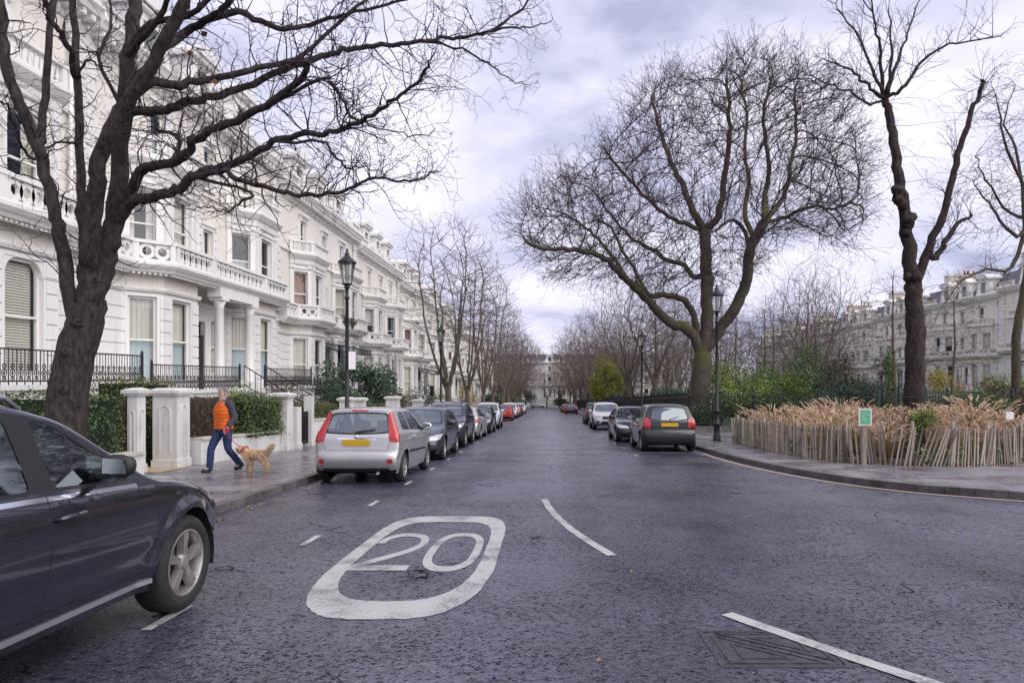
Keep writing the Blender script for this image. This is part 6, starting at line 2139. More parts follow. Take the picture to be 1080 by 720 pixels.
def park(o, x, y, away=True, dz=0.0, yaw=0.0):
    """stand a car on the falling street; (x, y) is the middle of its rear end (facing away) or of its front end's far tail"""
    o.location = (x, y, gz(y) + dz)
    o.rotation_euler = (0, TILT if away else -TILT, R(90 if away else -90) + yaw)
    return o


def cars():
    LG, RG = 'cars parked along the left kerb', 'cars parked along the right kerb'
    near = Car(SUV).build('parked_car', 'muddy dark grey estate-bodied car filling the foreground, cut off by the picture edge', LG, 'paint_dark', fine=True)
    park(near, -3.60, 1.34); near.scale = (1, 1, .975)
    silver = Car(HATCH).build('parked_car', 'silver hatchback with tall red tail lamps and yellow plate, seen from behind', LG, 'paint_silver', fine=True)
    park(silver, -3.60, 12.95, yaw=R(-.6))
    # front-facing ones: location is their tail, front = y - L
    fam = Car(FAMILY).build('parked_car', 'dark slate hatchback facing us, parked just beyond the silver hatchback', LG, 'paint_navy')
    park(fam, -3.62, 18.0 + 4.26, False)
    suv = Car(SUVC).build('parked_car', 'dark blue tall car facing us, second beyond the silver hatchback', LG, 'paint_blue')
    park(suv, -3.66, 23.3 + 4.40, False)
    sal = Car(SALOON).build('parked_car', 'silver estate seen from behind with one bright red tail lamp in view', LG, 'paint_silver')
    park(sal, -3.62, 28.6)
    short = Car(SHORT).build('parked_car', 'small black hatchback seen from behind beside the railing corner', RG, 'paint_black')
    park(short, 3.98, 21.55)
    short.scale = (1.03, 1.03, 1.03)
    def dup(src, label, group, old, new, x, y, away=True, yaw=0.0):
        c = copy_tree(src); c['label'] = label; c['group'] = group
        if new and new != old: swap_mat(c, old, new)
        return park(c, x, y, away, 0, yaw)
    dup(fam, 'black small car in the left row, behind the silver estate', LG, 'paint_navy', 'paint_black', -3.6, 34.6 + 4.26, False)
    dup(suv, 'off-white tall car facing us in the left row, before the red car', LG, 'paint_blue', 'paint_white', -3.6, 41.0 + 4.4, False)
    dup(sal, 'bright red car seen from behind, far down the left row', LG, 'paint_silver', 'paint_red', -3.7, 60.5)
    dup(suv, 'white tall car just past the red one in the left row', LG, 'paint_blue', 'paint_white', -3.6, 68 + 4.4, False)
    dup(fam, 'dark red hatchback third from the far end of the left row', LG, 'paint_navy', 'paint_red', -3.6, 76 + 4.26, False)
    dup(sal, 'dark saloon second from the far end of the left row', LG, 'paint_silver', 'paint_charcoal', -3.6, 84)
    dup(suv, 'pale tall car at the far end of the left row', LG, 'paint_blue', 'paint_white', -3.6, 98 + 4.4, False)
    dup(sal, 'black low saloon facing us, parked behind the small black hatchback', RG, 'paint_silver', 'paint_black', 3.75, 26.6 + 4.62, False)
    dup(suv, 'white compact tall car facing us in the right row', RG, 'paint_blue', 'paint_white', 3.75, 39.5 + 4.4, False)
    dup(suv, 'dark brown tall car behind the white one in the right row', RG, 'paint_blue', 'paint_brown', 3.9, 49.5)
    dup(fam, 'navy hatchback far down the right row, nearest of its far group', RG, 'paint_navy', 'paint_blue', 3.9, 97)
    dup(fam, 'dark red hatchback far down the right row', RG, 'paint_navy', 'paint_red', 3.8, 108)
    dup(sal, 'black saloon farthest down the right row', RG, 'paint_silver', 'paint_black', 3.8, 118)
    x = dup(suv, 'pale van-like car crossing at the far end of the street', 'cars at the far end of the street', 'paint_blue', 'paint_silver', -1.5, END + 3)
    x.rotation_euler = (0, 0, 0); x.location = (-4.0, END + 4, gz(END))


cars()
# ------------------------------------------------------------------ houses in place
def place_house(h, k, z=None):
    h.location = (HX, HY0 + 14.8 * k, left_base(k) if z is None else z); return h


hs = {}
hs[-1] = place_house(house('white stucco house with wide shouldered bay windows, nearest and behind the street tree', 3, True, shoulder=.42, ground_style='blind'), -1)
hs[0] = place_house(house('white stucco house with long bridged balcony over its columned porch, beside the walking man', 8, True, ground_style='half'), 0)
hs[1] = place_house(house('cream and white house with glass porch canopy and dormers, third along the terrace', 21, False, canopy=True), 1)
hs[2] = place_house(house('cream and white house with dormers behind the dark holly bush, fourth along the terrace', 33, False, detail=False), 2)
ordn = ['fifth', 'sixth', 'seventh', 'eighth', 'ninth', 'tenth', 'eleventh', 'twelfth']
for i in range(8):
    c = copy_tree(hs[2] if i % 2 else hs[1]); c['label'] = 'white terrace house half hidden by bare trees, %s along the left side' % ordn[i]
    c['group'] = 'white terrace houses on the left'
    place_house(c, 3 + i)
for k in hs: hs[k]['group'] = 'white terrace houses on the left'
# the far terrace across the garden, facing this way
pm('cream_warm', (0.78, 0.71, 0.60), 0.6, 0.08, 1.2, 0.05, 50, stretch=(1, 1, .35))
pm('stone_pale', (0.82, 0.79, 0.72), 0.6, 0.08, 1.2, 0.05, 50, stretch=(1, 1, .35))
names = ['nearest cream house across the garden, at the right picture edge', 'second cream house across the garden, right of the burred tree', 'cream house across the garden directly behind the burred tree', 'cream house across the garden, just left of the burred tree', 'fifth cream house of the terrace across the garden', 'sixth cream house of the terrace across the garden', 'farthest cream house of the terrace across the garden']
for i in range(7):
    c = copy_tree(hs[2] if i % 2 else hs[1]); c['label'] = names[i]; c['group'] = 'cream terrace houses across the garden'
    y = 62 + 14.8 * i
    c.rotation_euler = (0, 0, PI); c.location = (51.5, y + 14.8, gz(y) * .8 - 0.2 + .5); c.scale = (1, 1, .98)
    swap_mat(c, 'cream_paint', 'cream_warm'); swap_mat(c, 'white_paint', 'stone_pale')
# closing view at the end of the street
c = copy_tree(hs[2]); c['label'] = 'white house closing the far end of the street between the bare trees'
c.rotation_euler = (0, 0, -PI / 2); c.location = (-2.2, END + 20, gz(END) + .1); c['group'] = 'white houses across the end of the street'
for i, (x, lb) in enumerate(((-17.2, 'pale house left of the far white house, behind the closing trees'), (12.8, 'pale house right of the far white house, behind the closing trees'), (27.8, 'last pale house at the right of the far row, behind the twiggy wood'), (-32.2, 'last pale house at the left of the far row, beyond the long terrace'))):
    c = copy_tree(hs[2] if i % 2 else hs[1]); c['label'] = lb; c['group'] = 'white houses across the end of the street'
    c.rotation_euler = (0, 0, -PI / 2); c.location = (x, END + 20 + i * .3, gz(END) + .1)
# ------------------------------------------------------------------ iron front railings on the raised fronts
RG_ = 'iron railings on the house fronts'
def rail_at(k, y0, y1, label, x=1.88):
    r = iron_railing('iron_railing', label, y1 - y0, RG_)
    r.location = (HX + x, HY0 + 14.8 * k + y0, left_base(k)); return r
rail_at(-1, 5.4, 14.6, 'ornamental purple-black iron railing in front of the nearest house, behind the street tree')
rail_at(0, .3, 6.35, 'ornamental iron railing before the first bay of the house with the bridged balcony')
rail_at(0, 8.75, 14.6, 'ornamental iron railing right of the porch, above the round green hedge')
rail_at(1, .3, 6.35, 'ornamental iron railing below the first bay of the house with the glass canopy')
rail_at(1, 8.75, 14.6, 'ornamental iron railing behind the dark holly bush')
for sg, lab in ((-.55, 'sloping iron stair rail on the near side of the porch steps'), (.55, 'sloping iron stair rail on the far side of the porch steps')):
    t = thing('stair_railing', lab, 'railing', (HX + 2.0, HY0 + 7.55 + sg * 1.95, left_base(0)), 0, 'stair railings')
    m = MB(); m.tube([(0, 0, 2.95), (3.1, 0, 1.0)], .025, 6); m.build('handrail', 'purple_iron', t)
    m = MB(); m.tube([(0, 0, 2.2), (3.1, 0, .25)], .02, 5); m.build('rail', 'purple_iron', t)
    m = MB()
    for q in range(15):
        u = q / 14; m.tube([(3.1 * u, 0, 1.95 - 1.95 * u), (3.1 * u, 0, 2.93 - 1.95 * u)], .014, 5)
    m.build('baluster', 'purple_iron', t)

# ------------------------------------------------------------------ front garden walls, gate piers, hedges on the left
def pier(label, x, y, sx, sy, h, panelled=True, cap=True, group='white gate piers'):
    t = thing('gate_pier', label, 'pier', (x, y, gz(y) + PV), 0, group)
    m = MB(); m.box(0, sx, 0, sy, -.25, h)
    if cap: pass
    m.box(-.025, sx + .025, -.025, sy + .025, -.25, .16)
    m.build('shaft', 'wall_render', t)
    if panelled:        # arched raised panel on the street side and the near side
        m = MB()
        for face in ('x', 'y'):
            wd = (sy if face == 'x' else sx)
            w2 = wd * .26; z0, z1 = .32, h - .36
            arc = [(wd / 2 - w2, z0), (wd / 2 - w2, z1)] + [(wd / 2 - w2 * math.cos(q * PI / 8), z1 + w2 * math.sin(q * PI / 8)) for q in range(1, 8)] + [(wd / 2 + w2, z1), (wd / 2 + w2, z0)]
            inn_ = [(wd / 2 + (a - wd / 2) * .72, z0 + .03 + (b - z0) * .955) for a, b in arc]
            for q in range(len(arc) - 1):
                quad = [arc[q], arc[q + 1], inn_[q + 1], inn_[q]]
                if face == 'x': m.hexa([(sx - .002, a, b) for a, b in quad], [(sx + .018, a, b) for a, b in quad])
                else: m.hexa([(a, .002, b) for a, b in quad], [(a, -.018, b) for a, b in quad])
        m.build('arched_panel', 'wall_render', t, fix=True)
    if cap:
        m = MB(); m.box(-.05, sx + .05, -.05, sy + .05, h, h + .05); m.box(-.085, sx + .085, -.085, sy + .085, h + .05, h + .12)
        m.hexa([(-.085, -.085, h + .12), (sx + .085, -.085, h + .12), (sx + .085, sy + .085, h + .12), (-.085, sy + .085, h + .12)], [(.06, .06, h + .165), (sx - .06, .06, h + .165), (sx - .06, sy - .06, h + .165), (.06, sy - .06, h + .165)])
        m.build('cap', 'wall_render', t, fix=True)
    return t


PXL = -7.95
pier('narrow white pier at the end of the dark hedge by the near gate', -8.52, 13.95, .2, .3, 1.58)
pier('broad white pier between the near gate and the low white wall', -8.72, 15.2, .54, .56, 1.60)
pier('white pier right of the round green hedge, with a weathered flat cap', -8.30, 20.7, .5, .52, 1.58, False)
pier('low white pier butting against the pier by the far gate', -8.12, 21.35, .40, .36, 1.30, False, False)
pier('slim white post on the far side of the narrow gate', -8.1, 23.0, .26, .26, 1.66, False, False)
pier('left one of the twin white piers behind the silver hatchback roof', -8.2, 27.3, .46, .46, 1.5, False)
pier('right one of the twin white piers behind the silver hatchback roof', -8.2, 29.2, .46, .46, 1.5, False)
pier('tall white pier before the holly bush', -8.25, 35.5, .62, .62, 1.62, False)
pier('white pier past the holly bush, fourth from the twin piers', -8.25, 42.6, .6, .6, 1.5, False)
pier('farthest white pier beside the second lamp post', -8.25, 51.5, .6, .6, 1.5, False)


def low_wall(label, y0, y1, h, x=-8.3, w_=.3, group='low white garden walls'):
    t = thing('garden_wall', label, 'wall', (x, y0, gz(y0) + PV), 0, group)
    m = MB(); L = y1 - y0
    bot = [(0, 0, -.2), (w_, 0, -.2), (w_, L, -.2 - SL * L), (0, L, -.2 - SL * L)]
    m.hexa(bot, [(x_, y_, z_ + .2 + h) for x_, y_, z_ in bot]); m.build('wall', 'wall_render', t)
    m = MB(); e = .035
    bot = [(-e, 0, h), (w_ + e, 0, h), (w_ + e, L, h - SL * L), (-e, L, h - SL * L)]
    m.hexa(bot, [(x_, y_, z_ + .06) for x_, y_, z_ in bot]); m.build('coping', 'coping_stone', t)
    return t


low_wall('low white wall behind the walking man and the dog', 15.92, 20.68, .56)
low_wall('low white wall beside the near dark hedge', 4.0, 13.74, .40, -8.35)
low_wall('low white wall behind the silver hatchback', 23.27, 27.28, .82)
low_wall('low white wall beyond the twin piers', 29.68, 35.48, .82)
low_wall('low white wall along the far gardens', 36.15, 51.4, .7)
t = thing('boundary_fence', 'brown picket fencing behind the low white wall and the man', 'fence', (-8.5, 15.95, gz(15.95) + PV))
m = MB()
for q in range(46):
    y = q * .105; m.box(-.012, .012, y, y + .075, .3 - SL * y, 1.58 - SL * y + rng.uniform(-.02, .02))
m.build('boards', pm('brown_fence', (0.075, 0.055, 0.045), 0.85, .35, 5, .2, 40, stretch=(6, 6, .6)), t)
m = MB()
for z in (.55, 1.3): m.hexa([(-.05, 0, z), (-.013, 0, z), (-.013, 4.7, z - SL * 4.7), (-.05, 4.7, z - SL * 4.7)], [(-.05, 0, z + .07), (-.013, 0, z + .07), (-.013, 4.7, z + .07 - SL * 4.7), (-.05, 4.7, z + .07 - SL * 4.7)])
m.build('rail', 'brown_fence', t)
# dry stems growing through that fence
P = np.c_[nrng.uniform(-8.46, -8.22, 1400), nrng.uniform(16.0, 18.6, 1400), np.zeros(1400)]
P[:, 2] = gz(0) - SL * P[:, 1] + PV + .55 + nrng.uniform(0, 1.0, 1400)
V, F, rd = leaf_arrays(P - np.array([-8.4, 17, gz(17)]), rand_unit(1400), .10, .2)
t = thing('dry_climber', 'dry brown climber covering the fence behind the man', 'climbing plant', (-8.4, 17, gz(17)))
np_mesh('foliage', V, F, 'leaf_brown', t, rd)
m = MB()
for q in range(60):
    y = rng.uniform(-1, 1.6); m.tube([(rng.uniform(-.05, .12), y, .5), (rng.uniform(-.05, .15), y + rng.uniform(-.3, .3), 1.1), (rng.uniform(-.05, .15), y + rng.uniform(-.5, .5), 1.65)], .006, 4)
m.build('stem', 'bark_brown', t)

HG = 'clipped garden hedges'
hedge('garden_hedge', 'dark glossy hedge behind the near car and the street tree', (-9.15, 4.2, gz(4.2) + PV), .75, 9.45, 1.56, 'leaf_hedge', 15000, .055, HG, .06)
hedge('garden_hedge', 'rounded green hedge spilling over the low white wall beside the man', (-8.55, 18.3, gz(18.3) + PV + .5), .62, 2.35, 1.02, 'leaf_hedge', 8000, .06, HG, .13)
hedge('garden_hedge', 'yellow-green clipped hedge behind the silver hatchback', (-8.85, 23.3, gz(23.3) + PV + .4), .6, 3.9, .98, 'leaf_hedge_light', 7000, .05, HG, .03)
hedge('garden_hedge', 'yellow-green clipped hedge between the twin piers and the tall pier', (-8.85, 29.75, gz(29.75) + PV + .4), .6, 5.7, .98, 'leaf_hedge_light', 7000, .05, HG, .03)
hedge('garden_hedge', 'golden-green clipped shrub hedge between the near gate piers', (-10.3, 15.6, gz(15.6) + PV), .9, 1.6, 1.95, 'leaf_hedge_light', 5200, .06, HG, .10)
# path through the near gate
tag(sheet('garden_path', [(-12, 14.1), (-7.95, 14.1), (-7.95, 15.4), (-12, 15.4)], 'path_tile', PV + .004), kind='structure')
# gates
def gate(label, x, y, L, h, mat_):
    t = thing('garden_gate', label, 'gate', (x, y, gz(y) + PV), 0, 'garden gates')
    m = MB(); m.box(-.025, .025, 0, L, .1, .16); m.box(-.025, .025, 0, L, h - .16, h - .1); m.build('rail', mat_, t)
    m = MB(); n = int(L / .1)
    for q in range(n + 1): m.box(-.014, .014, L * q / n - .016, L * q / n + .016, .06, h)
    m.build('bar', mat_, t); return t
gate('black slatted gate between the low white pier and the slim post', -7.95, 21.8, 1.15, 1.12, 'black_iron')
t = gate('dark wooden slatted gate standing open behind the near gate piers', -8.6, 14.22, 1.05, 1.5, 'brown_fence'); t.rotation_euler = (0, 0, R(80))

# shrubs of the left gardens
SH = 'shrubs in the left front gardens'
bush('holly_bush', 'big dark glossy holly bush before the white houses', 'bush', (-10.6, 38.0, gz(38) + .1), (2.5, 2.6, 2.0), 'leaf_holly', 8500, .17, 30, SH, aspect=.5, fr=.36)
bush('garden_shrub', 'dusty dark shrub left of the holly bush', 'bush', (-10.2, 31.2, gz(31) + .1), (1.2, 2.3, 1.45), 'leaf_dark', 4200, .10, 20, SH)
bush('garden_shrub', 'thin brown-green shrub between the holly and the lamp post', 'bush', (-10.6, 28.0, gz(28) + .1), (1.0, 1.4, 1.35), 'leaf_brown', 2600, .09, 16, SH)
bush('garden_shrub', 'bright green plant under the iron railing right of the porch', 'bush', (-10.9, 24.2, gz(24) + 1.0), (.5, .9, .5), 'leaf_bright', 1500, .09, 10, SH)
bush('garden_shrub', 'low green shrub behind the round hedge', 'bush', (-9.9, 21.5, gz(21) + .1), (.8, 1.4, 1.0), 'leaf_laurel', 2400, .08, 14, SH)
bush('garden_shrub', 'olive shrub past the tall pier, under the first row tree', 'bush', (-10.0, 46, gz(46) + .1), (1.3, 3.4, 1.4), 'leaf_brown', 3200, .12, 18, SH)
bush('garden_shrub', 'fresh green shrub farther along the left pavement gardens', 'bush', (-9.4, 62, gz(62) + .1), (1.3, 3.0, 1.25), 'leaf_laurel', 2600, .13, 16, SH)
bush('garden_shrub', 'golden yellow shrub far along the left gardens', 'bush', (-9.2, 82, gz(82) + .1), (1.5, 3.0, 2.1), 'leaf_yellow', 2600, .16, 16, SH)
bush('garden_shrub', 'dark clipped evergreen behind the second lamp post', 'bush', (-9.6, 54, gz(54) + .1), (1.1, 2.4, 1.7), 'leaf_dark', 2400, .13, 16, SH)
bush('garden_shrub', 'round dark evergreen at the far end of the street', 'bush', (-3.6, 196, gz(END) + .1), (2.4, 2.0, 2.6), 'leaf_dark', 2000, .3, 14, SH)
for q, (x, y, z, mt) in enumerate(((-12.6, 44.9, 6.3, 'leaf_laurel'), (-12.6, 43.2, 6.35, 'leaf_brown'))):
    bush('balcony_plant', ['green plant on the balcony above the glass canopy', 'brown heather on the balcony above the glass canopy'][q], 'plant', (x, y, left_base(1) + z), (.3, .5, .35), mt, 700, .07, 8, 'plants on the balcony')

# ------------------------------------------------------------------ trees
near_tree()
plane_tree()
pollard_tree()
vase = far_tree_proto('row_tree', 'bare many-stemmed tree, nearest of the left pavement row', 'tree', 14.6, 3.9, .24, 5, 'vase', natt=2600, group='bare trees along the left pavement', tw=.6)
vase.location = (-6.7, 47.5, gz(47.5) + .1)
lab = ['second', 'third', 'fourth', 'fifth', 'sixth', 'seventh']
for q, (x, y, s_) in enumerate(((-6.4, 57, .98), (-6.2, 70, 1.05), (-6.3, 84, 1.0), (-6.2, 102, 1.08), (-6.2, 124, 1.05), (-6.0, 150, 1.1))):
    c = copy_tree(vase); c['label'] = 'bare tree of the left pavement row, %s from the near end' % lab[q]
    c.location = (x, y, gz(y) + .1); c.rotation_euler = (0, 0, 1.3 * q + .8); c.scale = (s_, s_, s_)
GT = 'bare trees in the square'
rnd_t = far_tree_proto('square_tree', 'tall bare tree left of the big plane tree, over the bamboo', 'tree', 15.5, 5.6, .30, 9, 'round', natt=2200, group=GT, tw=.6)
rnd_t.location = (8.6, 70, gz(70))
up_t = far_tree_proto('square_tree', 'slim bare tree between the plane tree and the cream terrace', 'tree', 12.5, 3.0, .2, 14, 'upright', natt=1200, group=GT, tw=.6)
up_t.location = (24.0, 62, gz(62))
birch = far_tree_proto('birch_tree', 'pale slender birch trunk behind the plane tree, left of its trunk', 'tree', 11.0, 1.9, .085, 22, 'upright', 'bark_birch', natt=420, group='pale birches behind the plane tree', tw=.3)
birch.location = (11.4, 60, gz(60))
spots = [(rnd_t, 9.5, 104, 1.0, 'bare tree overhanging the far end of the right kerb'), (rnd_t, 7.6, 140, 1.05, 'farthest bare tree on the right of the street'),
         (rnd_t, 15.5, 86, 1.0, 'bare tree deep in the square, left of the birches'), (rnd_t, 23, 96, .95, 'bare tree deep in the square, behind the birches'), (up_t, 29.5, 88, 1.15, 'bare upright tree before the far end of the cream terrace'),
         (rnd_t, 30, 74, .72, 'low spreading bare tree right of the plane tree'), (up_t, 25.6, 50, .92, 'thin bare tree just left of the burred tree'), (up_t, 33.0, 55, .9, 'thin bare tree right of the burred tree'), (up_t, 18.5, 66, .95, 'bare sapling behind the right part of the plane tree'),
         (rnd_t, 14, 124, 1.1, 'hazy bare tree at the back of the square'), (rnd_t, -12, 176, 1.0, 'bare tree left of the far white house'), (rnd_t, 4.6, 205, .8, 'bare tree right of the far white house')]
for q, (src, x, y, s_, lb) in enumerate(spots):
    c = copy_tree(src); c['label'] = lb; c['group'] = GT; c.location = (x, y, gz(y)); c.rotation_euler = (0, 0, 2.1 * q + .4); c.scale = (s_, s_, s_)
for q, (x, y, s_) in enumerate(((9.8, 57, .95), (13.2, 63, 1.05), (15.0, 58, .9), (16.6, 64, 1.1))):
    c = copy_tree(birch); c['label'] = ['pale birch leftmost of the clump behind the plane tree', 'pale birch with its trunk just right of the plane trunk', 'short pale birch right of the plane trunk', 'tallest pale birch of the clump behind the plane tree'][q]
    c.location = (x, y, gz(y)); c.rotation_euler = (0, 0, 1.7 * q + 1); c.scale = (s_, s_, s_)
# the twiggy wood that closes the view across the square
for q in range(40):
    src = (rnd_t, up_t, rnd_t, birch)[q % 4]
    y = rng.uniform(66, 176); x = rng.uniform(.015, .33) * y + 7.5
    if x > 44: x = rng.uniform(10, 40)
    c = copy_tree(src); c['label'] = 'bare tree among many in the twiggy wood at the back of the square'; c['group'] = 'bare trees of the wood at the back of the square'
    s_ = rng.uniform(.75, 1.15); c.location = (x, y, gz(y)); c.rotation_euler = (0, 0, rng.uniform(0, 6.28)); c.scale = (s_, s_, s_)
for q in range(14):
    c = copy_tree(rnd_t if q % 2 else vase); c['label'] = 'bare tree among those closing the far end of the street'; c['group'] = 'bare trees closing the far end of the street'
    x = (-34, -27, -21, -15, -10, 7, 12, 18, 26, -18, -12.5, -7.5, 9, 14)[q]; y = 178 + rng.uniform(-4, 18)
    if abs(y - END - 4) < 6: y = END + 11
    s_ = rng.uniform(.8, 1.05); c.location = (x, y, gz(y)); c.rotation_euler = (0, 0, rng.uniform(0, 6.28)); c.scale = (s_, s_, s_)
for q, (x, y, s_) in enumerate(((11.5, 92, 1.0), (8.0, 118, 1.1), (7.7, 128, 1.15), (8.0, 152, 1.2), (7.6, 164, 1.2), (7.8, 178, 1.15), (-6.0, 112, .95), (-5.9, 136, 1.05), (-5.8, 160, 1.1), (-5.8, 172, 1.15), (-6.2, 184, 1.1), (-5.5, 203.5, .85), (.8, 204.5, .8), (5.2, 203.5, .9))):
    c = copy_tree(rnd_t); c['label'] = 'bare arching tree among those meeting over the far street'; c['group'] = 'bare trees arching over the far street'
    c.location = (x, y, gz(y)); c.rotation_euler = (0, 0, 1.9 * q + .3); c.scale = (s_ * 1.08, s_ * 1.08, s_)
for q, (x, y, r, mt) in enumerate(((14, 128, (5, 2, 2.2), 'leaf_dark'), (22, 118, (6, 2, 2.4), 'leaf_holly'), (31, 108, (6, 2, 2.4), 'leaf_dark'), (12, 172, (4.5, 2, 2.6), 'leaf_dark'), (20, 165, (6, 2, 2.6), 'leaf_hedge'), (-9.6, 120, (1.3, 6, 1.6), 'leaf_dark'), (-9.4, 146, (1.3, 7, 1.8), 'leaf_hedge'), (-9.4, 172, (1.3, 8, 1.9), 'leaf_dark'), (5.5, 199, (3.5, 1.5, 1.6), 'leaf_dark'), (-8.5, 199, (3, 1.5, 1.6), 'leaf_hedge'))):
    bush('evergreen_shrub', ['dark thicket under the birches of the square', 'dark holly thicket below the middle of the wood', 'dark thicket before the far cream houses', 'dark thicket by the far right kerb', 'green thicket at the back of the wood', 'dark shrubs along the far left gardens, nearest', 'green shrubs along the far left gardens', 'dark shrubs at the far end of the left gardens', 'low dark shrub right of the round evergreen at the street end', 'low green shrub left of the round evergreen at the street end'][q], 'bush', (x, y, gz(y)), r, mt, 2600, .34, 20, 'evergreen shrubs of the far distance')
# right-edge tree with hanging twigs
def edge_tree():
    y0 = 38.0
    base = Vector((XY(1074, y0), y0, gz(y0)))
    t = thing('weeping_tree', 'bare mossy tree with hanging twigs at the right picture edge', 'tree', base, 0, None)
    s = Skel(); k = y0 / 720
    L = lambda pts, dy=0.0: [PX(px, py, y0 + dy * (j / max(1, len(pts) - 1))) - base for j, (px, py) in enumerate(pts)]
    tr = s.path(L([(1072, 440), (1072, 380), (1073, 345), (1080, 310), (1084, 280)]), .26, .19, wob=.02)
    limbs = []
    for pts, w0, dy in ([[(1086, 240), (1090, 190), (1088, 130), (1092, 80)], 9, 1], [[(1066, 282), (1040, 284), (1015, 296), (996, 318)], 5, -2], [[(1072, 250), (1050, 225), (1035, 205), (1025, 190)], 5, 2], [[(1080, 200), (1062, 160), (1055, 125), (1050, 95)], 5, -1.5], [[(1110, 250), (1140, 200), (1160, 140)], 7, 0], [[(1075, 170), (1060, 130), (1070, 90)], 4, 1.0], [[(1066, 225), (1040, 190), (1030, 165)], 4, -3]):
        limbs.append(s.path(L(pts, dy), w0 * k / 2, .02, tr[-1] if len(limbs) == 0 else (tr[-1] if rng.random() < .5 else limbs[0][4]), wob=.04))
    for ids in limbs:
        for i in ids[2:]:
            for _ in range(3):
                d = Vector((rng.gauss(0, 1), rng.gauss(0, 1), rng.gauss(.3, .5))).normalized()
                s.grow(i, d, rng.uniform(.8, 2.4), .016, 2, .8, .0, .22, 3.2, .006, 6, .14)
    s.meshes(t, 'bark_moss', 'twig_plane', .04, sides=(12, 7, 4, 3))
edge_tree()

# ------------------------------------------------------------------ railing round the square
def square_railing(label, x0, y0, x1, y1, bay=2.94):
    L = math.hypot(x1 - x0, y1 - y0); ang = math.atan2(y1 - y0, x1 - x0)
    t = thing('square_railing', label, 'railing', (x0, y0, gz(y0) + PV), ang, 'black railings round the square')
    sl = -SL * (y1 - y0) / L
    pl = MB(); pl.hexa([(0, -.2, -.2), (L, -.2, -.2 + sl * L), (L, .2, -.2 + sl * L), (0, .2, -.2)], [(0, -.2, .22), (L, -.2, .22 + sl * L), (L, .2, .22 + sl * L), (0, .2, .22)])
    pl.hexa([(0, -.14, .22), (L, -.14, .22 + sl * L), (L, .14, .22 + sl * L), (0, .14, .22)], [(0, -.14, .30), (L, -.14, .30 + sl * L), (L, .14, .30 + sl * L), (0, .14, .30)])
    pl.build('plinth', 'kerb_stone', t, fix=True)
    rl = MB()
    for z in (.42, 1.72): rl.hexa([(0, -.02, z), (L, -.02, z + sl * L), (L, .02, z + sl * L), (0, .02, z)], [(0, -.02, z + .045), (L, -.02, z + sl * L + .045), (L, .02, z + sl * L + .045), (0, .02, z + .045)])
    rl.build('rail', 'black_iron', t, fix=True)
    nb = int(L / bay)
    for q in range(nb + 1):
        x = L * q / max(1, nb); z = sl * x
        po = MB(); po.lathe([(.06, .22 + z), (.06, .34 + z), (.042, .38 + z), (.042, 1.74 + z), (.06, 1.78 + z), (.06, 1.86 + z), (.03, 1.9 + z), (.035, 1.95 + z), (.06, 2.03 + z), (.05, 2.12 + z), (.0, 2.2 + z)], 8, (x, 0, 0), cap=False)
        po.build('post', 'black_iron', t)
    m = MB(); n = int(L / .135)
    for q in range(n):
        x = L * (q + .5) / n; z = sl * x
        m.lathe([(.0115, .3 + z), (.0115, 1.86 + z), (.022, 1.89 + z), (.012, 1.93 + z), (.0, 2.0 + z)], 4, (x, 0, 0), cap=False, smooth=False)
    m.build('bar', 'black_iron', t)
    return t


square_railing('black spiked railing running along the right kerb behind the parked cars', 7.1, 150, 7.1, 33.6)
square_railing('black spiked railing across the corner behind the lamp post and the grass bed', 7.1, 33.5, 42, 33.5)

# green trellis deeper in the square
pm('green_paint', (0.045, 0.115, 0.095), 0.6, .2, 5, .05)
for q, (x0, L) in enumerate(((15.5, 5.2), (21.6, 5.0), (28.4, 7.5))):
    t = thing('trellis_fence', ['green lattice trellis left of the burred tree', 'green lattice trellis right of the burred tree', 'green lattice trellis at the right picture edge'][q], 'trellis', (x0, 41.5, gz(41.5)), 0, 'green trellis panels')
    for k in range(int(L / 1.6) + 1):
        m = MB(); m.box(k * 1.6 - .05, k * 1.6 + .05, -.05, .05, 0, 2.5); m.box(k * 1.6 - .07, k * 1.6 + .07, -.07, .07, 2.5, 2.56)
        m.build('post', 'green_paint', t)
    m = MB(); m.box(0, L, -.02, .02, 2.2, 2.27); m.box(0, L, -.02, .02, 1.15, 1.21)
    n = int(L / .14)
    for k in range(n):
        x = L * k / n
        m.tube([(x, -.012, 1.2), (min(L, x + 1.0), -.012, 2.2)], .012, 4); m.tube([(x, .012, 2.2), (min(L, x + 1.0), .012, 1.2)], .012, 4)
    m.build('lattice', 'green_paint', t)

